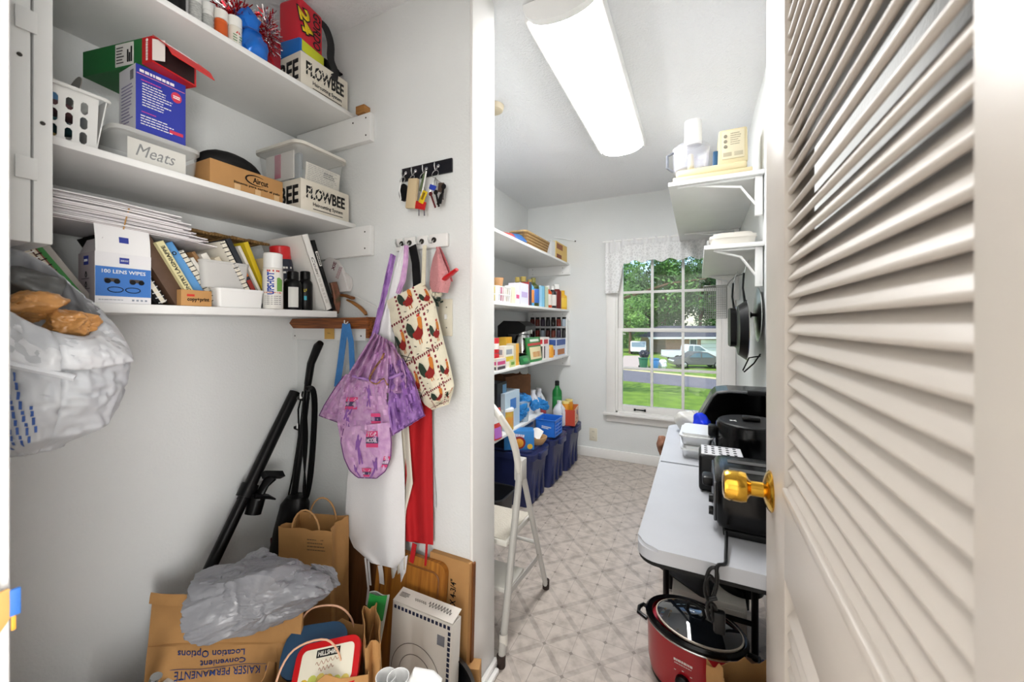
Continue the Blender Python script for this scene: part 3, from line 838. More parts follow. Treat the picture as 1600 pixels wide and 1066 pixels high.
topbottle(341, 362, 14, 'orange bottle with white cap on the top shelf', pm('#d8632b', .4), pm('#e8e4dc', .4), pm('#cf5a22', .5), caph=.30, neck=.92, sh=.69)
t4 = topbottle(362, 384, 25, 'cream bottle with green and red label on the top shelf', pm('#e6e2d4', .4), pm('#efeee8', .4), None, caph=.30, neck=.9, sh=.69)
lines(pm('#3e7d46'), t4, FX(.0165, .0, .028), .026, .03, 4, 3)
B().polys([(-.006, -.004, 0), (.006, -.004, 0), (0, .006, 0), (-.006, -.004, .0006), (.006, -.004, .0006), (0, .006, .0006)], [(2, 1, 0), (3, 4, 5), (0, 1, 4, 3), (1, 2, 5, 4), (2, 0, 3, 5)], pm('#c8321e'), M=FX(.0165, 0, .05)).out('red_mark', t4)
# tinsel
def tinsel(label, c, rad, n, cols, seed, L=.035):
    rnd = random.Random(seed); b = B()
    for k in range(n):
        d = Vector((rnd.gauss(0, 1), rnd.gauss(0, 1), rnd.gauss(0, 1))).normalized()
        s = Vector((d.x * rad[0], d.y * rad[1], d.z * rad[2])) * rnd.uniform(.2, .85)
        e = s + (d + Vector((rnd.uniform(-.5, .5), rnd.uniform(-.5, .5), rnd.uniform(-.6, .3)))).normalized() * L * rnd.uniform(.5, 1.1)
        q = d.orthogonal().normalized() * rnd.uniform(.0012, .0026); n2 = d.cross(q).normalized() * .0003
        m = rnd.choice(cols)
        b.poly([s - q - n2, s + q - n2, e + q * .6 - n2, e - q * .6 - n2, s - q + n2, s + q + n2, e + q * .6 + n2, e - q * .6 + n2],
               [(3, 2, 1, 0), (4, 5, 6, 7), (0, 1, 5, 4), (1, 2, 6, 5), (2, 3, 7, 6), (3, 0, 4, 7)], m)
    return b.out('tinsel_garland', None, label, 'tinsel', loc=c, kind='stuff')
M_tr = mat('tinsel_red', '#c3121f', .25, metal=.8); M_ts = mat('tinsel_silver', '#d6d6da', .2, metal=1)
c = onX(372, 12, X - .06); tinsel('red and silver tinsel heap behind the small bottles', (c.x, c.y, z + .115), (.05, .07, .08), 700, [M_tr, M_tr, M_tr, M_ts], 1, .022)
c = onX(418, 40, X - .05); tinsel('silver and red tinsel draped over the maroon folder', (c.x, c.y, z + .135), (.03, .035, .10), 520, [M_tr, M_ts, M_ts], 2, .022)
# blue bow / gift bag
p = onX(402, 80, X)
b = crumple_ball(.030, .036, .045, mat('blue_foil', '#1d6fd0', .25, metal=.2), 4, .35, 1.7)
T = thing('gift_bag', 'shiny blue gift bag gathered with cord on the top shelf', 'gift bag', (X - .015, p.y, z))
b.xf(TR(0, 0, .042)).out('bag', T, sharp=60)
b = crumple_ball(.022, .026, .04, mat('blue_foil', '#1d6fd0'), 6, .4, 2.4).xf(TR(-.005, -.012, .108)); b.out('gathered_top', T, sharp=60)
b = B(); b.tube([(.024 * math.cos(a), -.008 + .026 * math.sin(a), .082) for a in [i * .785 for i in range(8)]], .002, pm('#1a4f9c'), closed=True, seg=6); b.out('cord', T)
p0 = onX(407, 0, X - .03); p1 = onX(441, 0, X - .03)
T = carton('folder', 'upright maroon folder standing left of the printed carton', 'folder', (X - .045, p0.y + .01, z), p1.y - p0.y - .005, .012, .155, mat('maroon_card', '#8e1728', .6))
# carton with lettering: two alike, one on each shelf
M_cream = mat('cream_carton', '#e3dccd', .7, var=.06, vscale=9)
def flow_box(label, X, z, px0, px1, pyt, d=.23, tear=False):
    y0, w_, h_ = fpos(X, px0, px1, px0, pyt, z)
    w_ = min(w_, YP0 - .024 - y0)
    T = carton('carton_box', label, 'box', (X, y0, z), w_, d, h_, M_cream, group='printed cartons on the alcove shelves')
    text('FLOWBEE', pm('#0e0d0d', .6), T, FX(.0004, w_ * .50, h_ * .62), w=w_ * .80, h=h_ * .40, bold=.03)
    st = B()
    for k in range(6):
        yy = w_ * (.14 + k * .075)
        st.box(-.001, .001, -h_ * .30, h_ * .30, 0, .0013, M_cream, M=FX(.0004, yy, h_ * .62, -35))
    st.out('stripe', T)
    text('Haircutting System', pm('#0e0d0d', .6), T, FX(.0004, w_ * .54, h_ * .26), w=w_ * .62, h=h_ * .15, bold=.012)
    B().box(-w_ * .31, w_ * .31, -.0012, .0012, 0, .0006, pm('#0e0d0d', .6), M=FX(.0004, w_ * .54, h_ * .12)).out('underline', T)
    text('BEE', pm('#0e0d0d', .6), T, FY(-d * .26, -.0004, h_ * .52), w=d * .42, h=h_ * .58, bold=.03)
    B().box(-d * .98, -.002, w_ * .49, w_ * .51, h_, h_ + .0006, mat('box_tape', '#c9b78e', .4)).out('tape', T)
    return T, y0, w_, h_
fb1, fy1, fw1, fh1 = flow_box('cream printed carton on the top shelf below the black case', -1.178, z, 470, 556, 78)
# black case on it
T = thing('camera_case', 'black zipped case lying on the cream carton of the top shelf', 'case', (-1.27, fy1 + fw1 * .70, z + fh1 + .0006))
b = B(); b.box(-.055, .055, -.062, .062, 0, .062, M_blackm, bev=.016, seg=3); b.out('body', T)
b = B(); b.box(-.058, .058, -.064, .064, .040, .046, M_black, bev=.002); b.out('zip_band', T)
b = B(); b.box(.055, .061, -.02, .02, .02, .055, M_black, bev=.003); ob = b.out('clasp', T)
# racing bag with strap
M_rb = mat('red_nylon', '#c41f30', .5)
p = onX(468, 80, -1.24)
T = thing('tote_bag', 'red nylon lunch bag with yellow 24 and blue side standing on the top shelf', 'bag', (-1.245, fy1 + .052, z + fh1 + .0006), (0, 0, R(8)))
b = B(); b.box(-.05, .045, -.052, .052, 0, .195, M_rb, bev=.014, seg=3); b.out('bag_body', T)
B().box(-.052, .047, -.054, -.012, 0, .055, pm('#1464b4', .5), bev=.008).out('blue_panel', T)
B().box(.0455, .0475, -.045, .05, .012, .05, pm('#c9cf2a', .5), bev=.001).out('yellow_panel', T)
text('GORDON', pm('#141212', .5), T, FX(.0455, .020, .105, -90), w=.15, h=.034, bold=.02)
text('24', pm('#141212', .5), T, FX(.0475, -.030, .118, -72), w=.085, h=.054, bold=.09, name='number_outline')
text('24', pm('#f2cf1c', .5), T, FX(.0482, -.030, .118, -72), w=.076, h=.045, bold=.04, name='number')
STRAP_BAG = T

# ------------------------------------------------------------------ middle shelf
z = S2 + .0005
X = -1.178
fb2, fy2, fw2, fh2 = flow_box('cream printed carton on the middle shelf under the clear storage bin', -1.172, z, 470, 557, 277)
# cardboard hair-trimmer box
y0, w_, h_ = fpos(X, 328, 442, 328, 246, z)
aircut_top = z + h_
T = carton('cardboard_box', 'brown cardboard box with oval logo beside the black pouch', 'box', (X, y0, z), w_, .17, h_, M_card)
b = B(); ring = [(w_ * .15 * math.cos(a), h_ * .20 * math.sin(a)) for a in [R(50 + i * 13) for i in range(21)]]
b.tube([(q[0], q[1], .0008) for q in ring], .0012, M_blackm, seg=5, rad=[.0004 + .0018 * math.sin(math.pi * i / 20) for i in range(21)], M=FX(.0002, w_ * .60, h_ * .66)); b.out('logo_arc', T)
text('Aircut', M_blackm, T, FX(.0004, w_ * .66, h_ * .66), w=w_ * .22, h=h_ * .24, bold=.015)
text('Sistema para cortar el pelo', M_blackm, T, FX(.0004, w_ * .62, h_ * .36), w=w_ * .66, h=h_ * .12, bold=.02)
for q in (.34, .62, .9):
    B().box(0, .0006, w_ * q - .008, w_ * q + .008, .002, h_ * .3, mat('clear_tape', '#d0ab7c', .35)).out('tape_patch', T)
# clear container marked Meats
M_clear = mat('clear_plastic', '#e6e8e6', .18, alpha=.17)
M_cloudy = mat('cloudy_plastic', '#dcdcd8', .4, alpha=.6)
def tub(b, w, d, h, t, m, taper=.9, rr=.02, n=4):
    """open tapered tub with rounded corners centred on 0,0; outer + inner skin"""
    o = rrect(w, d, rr, n); i_ = rrect(w - 2 * t, d - 2 * t, max(rr - t, .002), n); k = len(o)
    V = [(x * taper, y * taper, 0) for x, y in o] + [(x, y, h) for x, y in o] + [(x, y, h) for x, y in i_] + [(x * taper, y * taper, t) for x, y in i_]
    F = []
    for a in range(k):
        c_ = (a + 1) % k
        F += [(a, c_, k + c_, k + a), (k + a, k + c_, 2 * k + c_, 2 * k + a), (2 * k + a, 2 * k + c_, 3 * k + c_, 3 * k + a)]
    F += [tuple(range(k - 1, -1, -1)), tuple(range(3 * k, 4 * k))]
    b.poly(V, F, m); return b
def lidslab(b, w, d, z0, z1, m, rr=.02, n=4):
    b.prism(rrect(w, d, rr, n), z0, z1, m); return b
y0, w_, h_ = fpos(-1.19, 196, 314, 255, 217, z)
y0 -= .018; w_ += .018
T = thing('food_container', 'clear plastic box with a handwritten Meats card', 'container', (-1.19 - .075, y0 + w_ / 2, z))
tub(B(), .15, w_, h_ - .008, .0016, M_clear, .93, .022).out('tub', T)
lidslab(B(), .158, w_ + .008, h_ - .010, h_, M_cloudy, .024).out('lid', T)
q = B().box(.058, .0595, -w_ * .34, w_ * .34, .004, h_ - .016, pm('#eeeae0', .8)).out('paper_card', T)
text('Meats', pm('#3a3a40'), q, FX(.0597, -.004, h_ * .50), w=w_ * .46, h=h_ * .36, shear=.35)
lidz = z + h_
# blue and white appliance box standing on it
Xb = -1.198
y0b = onX(212, 507, Xb).y; y1b = onX(290, 507, Xb).y; hb = onX(212, 98, Xb).z - lidz
M_bluebox = mat('box_blue', '#2a37a0', .45)
T = carton('product_box', 'dark blue printed box standing on the clear Meats container', 'box', (Xb, y0b, lidz), y1b - y0b, .085, hb, pm('#e4e2e6', .55), {'+x': M_bluebox})
wb2 = y1b - y0b; M_wp = pm('#f2f0ee', .5); M_pk2 = pm('#d8468c', .5)
lines(M_wp, T, FX(.0004, wb2 * .42, hb * .92), wb2 * .7, hb * .06, 1, 127, th=.7, ragged=0)
B().box(0, .0006, wb2 * .02, wb2 * .98, hb * .865, hb * .875, pm('#e08aa0')).out('pink_rule', T)
lines(M_pk2, T, FX(.0004, wb2 * .30, hb * .79), wb2 * .4, .006, 1, 1)
lines(M_wp, T, FX(.0004, wb2 * .42, hb * .58), wb2 * .6, hb * .36, 9, 2)
lines(M_pk2, T, FX(.0004, wb2 * .26, hb * .32), wb2 * .3, .005, 1, 4)
lines(M_wp, T, FX(.0004, wb2 * .42, hb * .20), wb2 * .66, hb * .16, 4, 5)
b = B(); b.lathe([(0, 0), (.011, 0), (.011, .0006), (0, .0006)], pm('#d23a52'), seg=18, M=FX(.0003, wb2 * .80, hb * .74), sy=1.2); b.out('seal', T)
lines(M_wp, T, FX(.001, wb2 * .80, hb * .74), .014, .009, 2, 128, th=.6, ragged=0)
B().box(-.014, .014, -.004, .004, 0, .0006, pm('#d23a52'), M=FX(.0003, wb2 * .80, hb * .17)).out('banner', T)
lines(pm('#8c86a8'), T, FY(-.042, -.0004, hb * .45), .06, hb * .6, 12, 7)
B().box(-.008, .008, -.011, .011, 0, .0006, pm('#7a7a80'), M=FY(-.018, -.0004, hb * .86)).out('barcode', T)
# green and red box lying across the top
T = thing('product_box', 'green and red long box with open red flap lying on top of the blue box', 'box', (-1.247, .480, lidz + hb + .0012), (0, 0, R(12)))
gL, gw, gh = .20, .105, .062
M_green = mat('box_green', '#1f6a34', .5); M_red = mat('box_red', '#c81f24', .45)
b = B(); b.box(-.155, .045, -.05, .05, 0, gh, M_green); b.box(.045, .078, -.05, .05, 0, gh, M_red); b.out('carton', T)
B().box(-.03, .03, -.0006, 0, gh * .08, gh * .95, pm('#dddbd6', .5), M=TR(-.012, -.05, 0)).out('photo_panel', T)
lines(pm('#41403e'), T, FY(-.024, -.0512, gh * .5), .026, gh * .7, 6, 11)
for k, (xx, hh) in enumerate(((0, .03), (.006, .022), (.012, .036))):
    B().box(xx - .0018, xx + .0018, -.0516, -.0506, .012, .012 + hh, M_blackm).out('printed_tool', T)
lines(pm('#f3e9e2'), T, FY(.061, -.0504, gh * .45, 90), gh * .7, .008, 1, 129, th=.7, ragged=0)
B().lathe([(0, 0), (.004, 0), (.003, .0006), (0, .0006)], pm('#f3e9e2'), seg=12, M=FY(.061, -.0504, gh * .88)).out('round_mark', T)
fl = B(); fl.sheet(lambda u, v: (.078 + .055 * u + .006 * smoothstep(.75, 1, u), -.05 + .1 * v, gh + .001 - .040 * u - .016 * smoothstep(.78, 1, u)), 12, 2, pm('#dc2a2a', .45), .0016); fl = fl.out('flap', T)
lines(pm('#f5e6e4'), fl, TR(.098, 0, gh - .0115) @ RY(36) @ RZ(90), .07, .020, 3, 12, depth=.0012)
B().sheet(lambda u, v: (.0785 + .022 * u, -.05 + .012 * u, .004 + .05 * v), 3, 2, pm('#e4dcd6', .6), .001).out('side_flap', T)
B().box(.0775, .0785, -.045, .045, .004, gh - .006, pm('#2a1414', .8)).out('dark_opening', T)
# black soft pouch
yq0 = onX(302, 507, -1.29).y; yq1 = onX(402, 507, -1.29).y
b = crumple_ball(.062, (yq1 - yq0) / 2, .042, M_blackm, 8, .10, 1.3)
b.warp(lambda v: Vector((v.x, v.y, max(v.z, -.026))))
b.out('pouch', None, 'black soft pouch lying on the brown cardboard box', 'pouch', loc=(-1.285, (yq0 + yq1) / 2, aircut_top + .028), sharp=60)
# clear storage bin on carton 2
cw = .205; ch = .118
cz = z + fh2 + .0005
T = thing('storage_bin', 'clear plastic bin with white rim standing on the cream carton', 'bin', (-1.172 - .115, YP0 - .024 - cw / 2 - .003, cz))
tub(B(), .225, cw * .97, ch, .0018, M_clear, .88, .03, 5).out('tub', T)
b = B(); ro = rrect(.243, cw * 1.03, .034, 5)
tub(b, .243, cw * 1.03, .010, .012, mat('rim_white', '#e4e0d6', .4, alpha=.95), 1.0, .034, 5); b.xf(TR(0, 0, ch - .006)); b.out('rim', T)
B().box(.085, .088, -cw * .26, cw * .40, .012, .078, pm('#ece6d8', .8), M=RY(6)).out('paper_list', T)
lines(pm('#8d8a88'), T, RY(6) @ FX(.0885, cw * .07, .045), cw * .6, .060, 10, 21, th=.25)
lines(pm('#3a3a3a'), T, RY(6) @ FX(.0885, cw * .20, .055), cw * .26, .02, 3, 23, th=.5)
B().box(-.07, .075, -cw * .42, -cw * .40, .006, .098, pm('#dedad4', .7)).out('instruction_booklet', T)
B().box(-.02, .01, -cw * .432, -cw * .42, .015, .095, pm('#b64a6a', .6)).out('pink_strip', T)
B().box(.03, .085, -cw * .35, -cw * .28, .006, .095, pm('#55636f', .5), bev=.004).out('grey_box', T)
B().box(-.07, .0, -cw * .1, cw * .3, .006, .08, pm('#b9c0c4', .5), bev=.004).out('pale_box', T)
p = onX(482, 190, -1.26)
T = carton('small_box', 'small white box with yellow top resting in the clear bin', 'box', (-1.235, p.y - .012, cz + .118), .055, .03, .036, pm('#e6e2d6', .6), {'+z': pm('#d9b93c')}, rot=(R(4), 0, 0))
lines(pm('#222'+'222'), T, FX(.0004, .028, .018), .045, .024, 5, 31)
# white basket with slots
y1 = onX(168, 507, -1.19).y
bw = .20; by = y1 - bw / 2; bh = onX(165, 158, -1.19).z - z
T = thing('plastic_basket', 'white slotted plastic basket beside the metal cabinet on the middle shelf', 'basket', (-1.19 - .085, by, z))
M_bsk = mat('basket_white', '#e9e9e6', .4)
b = B(); tpr = .86; t_ = .0022
def face_grid(b, P0, U, V, nu, nv, hole, m):
    """panel spanned by U,V from P0 with nu x nv arched slots, given as separate strips around the slots"""
    P0, U, V = Vector(P0), Vector(U), Vector(V); n = U.cross(V).normalized() * t_
    def q(u0, u1, v0, v1):
        a, c_, d_, e_ = P0 + U * u0 + V * v0, P0 + U * u1 + V * v0, P0 + U * u1 + V * v1, P0 + U * u0 + V * v1
        b.poly([a, c_, d_, e_, a - n, c_ - n, d_ - n, e_ - n], [(0, 1, 2, 3), (7, 6, 5, 4), (0, 4, 5, 1), (1, 5, 6, 2), (2, 6, 7, 3), (3, 7, 4, 0)], m)
    hu, hv = hole; m0 = .06; mb = .08; mt = .14
    cu_, cv_ = (1 - 2 * m0) / nu, (1 - mb - mt) / nv
    q(0, 1, 0, mb); q(0, 1, 1 - mt, 1)
    for j in range(nv):
        v0 = mb + j * cv_; v1 = v0 + cv_
        if j: pass
        s0, s1 = v0 + cv_ * (1 - hv) / 2, v1 - cv_ * (1 - hv) / 2
        q(0, 1, v0, s0); q(0, 1, s1, v1)
        us = [0] + [m0 + i * cu_ + cu_ * (1 - hu) / 2 + k * cu_ * hu for i in range(nu) for k in (0, 1)] + [1]
        for i in range(0, len(us), 2): q(us[i], us[i + 1], s0, s1)
        for i in range(nu):   # rounded slot ends: small corner fillets
            ua = m0 + i * cu_ + cu_ * (1 - hu) / 2; ub = ua + cu_ * hu
            for (uu, sgn) in ((ua, 1), (ub, -1)):
                for (vv, sv) in ((s0, 1), (s1, -1)):
                    a = P0 + U * uu + V * vv; c_ = a + U * (sgn * cu_ * hu * .3); d_ = a + V * (sv * cv_ * hv * .18)
                    b.poly([a, c_, d_, a - n, c_ - n, d_ - n], [(0, 1, 2), (5, 4, 3), (0, 3, 4, 1), (1, 4, 5, 2), (2, 5, 3, 0)], m)
hx, hy = .085, bw / 2
face_grid(b, (hx * tpr, -hy * tpr, 0), (0, 2 * hy * tpr, 0), (hx * (1 - tpr), 0, bh), 7, 3, (.52, .80), M_bsk)
b.out('slotted_front', T)
b = B(); face_grid(b, (-hx * tpr, -hy * tpr, 0), (2 * hx * tpr, 0, 0), (0, -hy * (1 - tpr), bh), 5, 3, (.52, .80), M_bsk); b.out('slotted_side', T)
b = B(); b.poly([(-hx * tpr, hy * tpr, 0), (hx * tpr, hy * tpr, 0), (hx, hy, bh), (-hx, hy, bh), (-hx * tpr, hy * tpr - t_, 0), (hx * tpr, hy * tpr - t_, 0), (hx, hy - t_, bh), (-hx, hy - t_, bh)], [(0, 1, 2, 3), (7, 6, 5, 4), (0, 4, 5, 1), (1, 5, 6, 2), (2, 6, 7, 3), (3, 7, 4, 0)], M_bsk)
b.poly([(-hx * tpr, -hy * tpr, 0), (-hx * tpr, hy * tpr, 0), (-hx, hy, bh), (-hx, -hy, bh), (-hx * tpr + t_, -hy * tpr, 0), (-hx * tpr + t_, hy * tpr, 0), (-hx + t_, hy, bh), (-hx + t_, -hy, bh)], [(0, 1, 2, 3), (7, 6, 5, 4), (0, 4, 5, 1), (1, 5, 6, 2), (2, 6, 7, 3), (3, 7, 4, 0)], M_bsk)
b.box(-hx * tpr, hx * tpr, -hy * tpr, hy * tpr, 0, .003, M_bsk); b.out('basket_wall', T)
b = B(); b.tube([(x, y, bh) for x, y in rrect(hx * 2 + .008, hy * 2 + .008, .012, 4)], .0042, M_bsk, closed=True, seg=8); b.out('rim', T)
# contents of the basket
rnd = random.Random(5)
for k, (cc, lab) in enumerate((('#b59a58', 'brass coloured bundle at the bottom of the white basket'), ('#27525a', 'teal bundle in the middle of the white basket'), ('#6b4a4c', 'brown bundle on top in the white basket'))):
    zz = z + .018 + k * .036
    crumple_ball(.055, .07, .017, pm(cc, .5), 10 + k, .25, 3).out('craft_bundle', None, lab, 'craft supplies', loc=(-1.273, by + .004, zz), sharp=60, group='bundles in the white basket')
T = carton('flat_box', 'flat blue box leaning in the white basket', 'box', (-1.255, by + .055, z + .082), .016, .10, .115, mat('box_mid_blue', '#2f6ea8', .4), {'+x': pm('#6aa7dc', .4)}, rot=(R(38), 0, 0))
B().lathe([(0, 0), (.045, 0), (.045, .002), (0, .002)], mat('grey_disc', '#9b9790', .5), seg=26, M=RX(78)).out('plastic_disc', None, 'grey round hanging card behind the blue box', 'disc', loc=(-1.33, by + .085, z + .165))

# ------------------------------------------------------------------ low shelf
z = S3 + .0005
X = -1.192
M_navy = mat('logo_navy', '#2b3a94', .5)
# lens wipes box
y0, w_, h_ = fpos(X, 148, 236, 150, 392, z)
T = carton('lens_wipes_box', 'white and blue lens wipes box with raised flap', 'box', (X, y0, z), w_, .088, h_, pm('#e9e8ea', .5), {'-y': pm('#b9aeb2', .5)})
M_lb = mat('print_blue', '#3f78c4', .45)
B().box(0, .0006, .0006, w_ - .0006, h_ * .135, h_ * .72, M_lb).out('blue_panel', T)
text('100 LENS WIPES', pm('#f4f6f8'), T, FX(.0008, w_ * .5, h_ * .63), w=w_ * .78, h=h_ * .075, bold=.015)
def zlogo(M, s):
    o = B().box(-s / 2, s / 2, -s * .42, s * .42, 0, .0006, M_navy, M=M).out('logo', T)
    text('ZEISS', pm('#f4f6f8'), o, M @ TR(0, 0, .0006), w=s * .8, h=s * .22, bold=.01)
zlogo(FX(.0002, w_ * .5, h_ * .86), w_ * .17)
for sx in (-1, 1):     # printed glasses
    b = B(); b.tube([(w_ * .135 * math.cos(a), h_ * .058 * math.sin(a) * (1 if math.sin(a) < 0 else .8), .0004) for a in [i * math.pi / 8 for i in range(16)]], .0009, M_blackm, closed=True, seg=5, M=FX(.0007, w_ * (.5 + sx * .155), h_ * .275)); b.out('printed_glasses', T)
for yy, ww in ((.28, .26), (.72, .26)):
    b = B(); b.prism(rrect(w_ * ww, h_ * .07, .003, 3), 0, .0005, pm('#4a4038'), M=FX(.0007, w_ * yy, h_ * .46))
    for dx in (-.07, .09): b.lathe([(0, 0), (.0055, 0), (.0055, .0008), (0, .0008)], M_blackm, seg=12, M=FX(.0008, w_ * (yy + dx), h_ * .435))
    b.out('printed_optics', T)
lines(pm('#8a92a0'), T, FX(.0004, w_ * .30, h_ * .065), w_ * .48, .004, 1, 41)
for k in range(4): B().box(-.002, .002, -.002, .002, 0, .0005, pm('#8a92a0'), M=FX(.0003, w_ * (.66 + k * .08), h_ * .065)).out('printed_symbol', T)
zlogo(FY(-.044, -.0003, h_ * .84), .024)
for k in range(3):
    b = B(); b.tube([(.004 * math.cos(a), .005 * math.sin(a) + (.003 if 1.2 < a < 1.9 else 0), .0004) for a in [i * .785 for i in range(8)]], .0006, M_blackm, closed=True, seg=5, M=FY(-.044, -.0003, h_ * (.55 - k * .2))); b.out('printed_drop', T)
    lines(pm('#5a5256'), T, FY(-.044, -.0003, h_ * (.48 - k * .2)), .05, .005, 1, 50 + k)
ft = onX(150, 342, X).z - z - h_
f_ = B().sheet(lambda u, v: (-.001 - .012 * v * v, w_ * (.01 + .98 * u), h_ + ft * v), 4, 5, pm('#efeeee', .5), .0012).out('flap', T)
zq = FX(-.003, w_ * .5, h_ + ft * .45) @ RX(-8)
o = B().box(-w_ * .085, w_ * .085, -w_ * .07, w_ * .07, 0, .0012, M_navy, M=zq).out('flap_logo', f_)
f2 = B().sheet(lambda u, v: (-.086 + .084 * u, .002 + .012 * v, h_ + .033 * v), 3, 4, pm('#c9c4c6', .5), .001).out('side_flap', T)
# leaning books left of the box
M_pg = mat('book_pages', '#e8e1cf', .9, var=.1, vscale=90)
def lean_book(px_b, t, h, cov, lean, label, dx=0, d=.16, **k):
    yb = onX(px_b, 507, X - dx).y
    th = R(lean)
    return book(label, (X - dx, yb - t * math.cos(th), z + .0005), t, d, h, cov, lean, **k)
lean_book(62, .016, .205, pm('#1d6b58', .5), 34, 'thin teal book leaning at the near end of the low shelf', .01)
lean_book(74, .013, .205, pm('#5a1a22', .5), 34, 'maroon spiral notebook leaning beside the teal book', .004, spiral='w')
lean_book(90, .020, .215, pm('#16181c', .5), 34, 'black ring binder leaning left of the brown spiral book', .008)
lean_book(104, .022, .215, pm('#1a1f24', .5), 34, 'dark slate book leaning beneath the paper stack', .012)
lean_book(118, .014, .225, pm('#5b3524', .5), 33, 'brown notebook with white spiral leaning left of the lens box', .002, spiral='w')
lean_book(128, .012, .225, pm('#7b3f30', .5), 33, 'rust coloured notebook with black spiral leaning left of the lens box', .008, spiral='b')
lean_book(137, .010, .222, pm('#2f7d36', .5), 32, 'green paperback leaning behind the lens box', .02)
lean_book(146, .016, .214, pm('#a7a09a', .5), 31, 'grey hardback leaning behind the lens box', .03)
# right of the lens box
lean_book(252, .012, .185, M_blackm, 30, 'black notebook leaning just right of the lens box', .03)
bb = lean_book(262, .014, .190, pm('#1c1b1d', .6), 29, 'black notebook with pale spiral leaning by the brown binder', .02, spiral='w')
bb = lean_book(296, .034, .190, mat('brown_leather', '#5c4434', .55, var=.2, vscale=40), 28, 'thick brown leather binder leaning behind the copy print box', .018)
B().lathe([(0, 0), (.005, 0), (.004, .003), (0, .003)], M_steel, seg=14, M=FX(.001, .017, .16)).out('snap_button', bb)
bb = lean_book(314, .017, .172, pm('#d8cf9e', .5), 28, 'cream cookbook with black lettering leaning beside the brown binder', .004)
text('COUNTRY LAGNIAPPE', pm('#2a2824'), bb, FX(.0014, .0085, .088, 90), w=.145, h=.0085, bold=.02)
bb = lean_book(330, .022, .178, mat('blue_vinyl', '#5b97cf', .35), 30, 'light blue vinyl binder leaning behind the frosted container', .03)
b = B(); b.tube([(.004 * math.cos(a), .004 * math.sin(a), .0) for a in [i * .785 for i in range(8)]], .0012, M_screw, closed=True, seg=5, M=FX(.0018, .011, .150)); b.out('ring_hole', bb)
names = [(343, .012, .165, '#e2ded2', 31, 'white notebook with black dots behind the frosted container', 'b'),
         (353, .009, .150, '#d9d5cc', 32, 'slim pale book with black spots', None),
         (361, .008, .170, '#8e6a44', 32, 'slim tan book with worn edge', None),
         (374, .016, .165, '#e6e2d8', 31, 'plain white paperback leaning left of the spiral cookbook', None),
         (388, .014, .158, '#ded3bb', 30, 'cream paperback behind the frosted container', None)]
for px_b, t, h, c_, ln, lab, sp_ in names:
    lean_book(px_b, t, h, pm(c_, .6), ln, lab, .03, spiral=sp_ or False)
bb = lean_book(404, .012, .205, pm('#e8e2d4', .6), 27, 'white cookbook with black spiral and red corner', .012, spiral='b')
bb = lean_book(412, .014, .215, pm('#20242c', .5), 26, 'black and red glossy cookbook next to the spray can', .02)
B().box(.0012, .0018, .001, .013, .02, .09, pm('#8e2a20')).out('red_band', bb); B().box(.0012, .0018, .001, .013, .10, .13, pm('#c86a30')).out('orange_band', bb)
lean_book(420, .008, .200, pm('#dad4c8', .6), 25, 'thin pale book between the black cookbook and the yellow one', .03)
lean_book(428, .014, .215, pm('#d0b41e', .5), 22, 'bright yellow book standing out above the spray can', .05)
lean_book(452, .020, .175, pm('#d8c7a0', .6), 18, 'tan decorated book behind the spray can', .06)
# straw mat rolled at the back
b = B(); rnd = random.Random(3)
for k in range(26):
    a = k / 25.0
    b.tube([(-.02 + .03 * math.sin(k * 1.7), a * .22, .004 * math.sin(k * 2.1)), (.05, a * .22 + .03, .018 + .004 * math.sin(k)), (.09, a * .22 + .05, .010)], .0045, mat('straw', '#a98452', .8, var=.4, vscale=60), seg=6)
p = onX(300, 362, -1.44)
b.out('straw_mat', None, 'coarse straw mat lying on the books at the back of the low shelf', 'mat', loc=(-1.462, p.y - .05, z + .225))
# stack of papers with a band
T = thing('paper_stack', 'thick stack of white papers held by a rubber band on the leaning books', 'papers', (-1.325, .300, z + .178), (R(-.5), 0, R(-3)))
rnd = random.Random(8); M_sheet = [mat('sheet_a', '#e3dfe0', .8), mat('sheet_b', '#d2cccd', .8), mat('sheet_c', '#efecec', .8)]
for k in range(24):
    dx, dy, sh = rnd.uniform(-.008, .014), rnd.uniform(-.02, .03), rnd.uniform(-.02, .02)
    ln = .22 + .012 * (24 - k) * .3; sg = .010 * math.sin(k)
    zz = .0024 * k + .001
    mm = M_sheet[k % 3]
    b = B(); b.sheet(lambda u, v: (-.105 + .22 * v + dx, ln * u * .98 + dy - .02, zz - .010 * u * u * (1 - k / 60.0) + .0006 * math.sin(9 * u + k)), 8, 1, mm, .0023); b.out('sheet', T)
b = B(); b.tube([(.125, .115, -.006), (.128, .118, .018), (.122, .125, .045), (0, .13, .048), (-.11, .13, .045)], .0013, pm('#b98a4a', .6), seg=6); b.out('rubber_band', T)
# small boxes and containers in front
y0, w_, h_ = fpos(-1.188, 283, 331, 283, 452, z)
yl = onY(247, 470, y0).x
T = carton('cardboard_box', 'small brown copy print box at the shelf edge', 'box', (-1.188, y0, z), w_, .10, h_, pm('#c2925a', .7))
text('copy+print', M_blackm, T, FX(.0004, w_ * .55, h_ * .38), w=w_ * .72, h=h_ * .30, bold=.02)
B().box(-w_ * .12, w_ * .12, -h_ * .07, h_ * .07, 0, .0006, pm('#d2392c'), M=FX(.0003, w_ * .30, h_ * .66)).out('red_label', T)
y0, w_, h_ = fpos(-1.19, 340, 415, 340, 449, z)
T = thing('food_container', 'white lidded plastic box at the shelf edge under the frosted one', 'container', (-1.19 - .055, y0 + w_ / 2, z))
tub(B(), .105, w_ * .97, h_ - .006, .0015, M_white, .94, .010).out('tub', T)
lidslab(B(), .110, w_, h_ - .008, h_, M_white, .012).out('lid', T)
zt = z + h_
y0, w_, h2 = fpos(-1.20, 314, 392, 330, 406, zt)
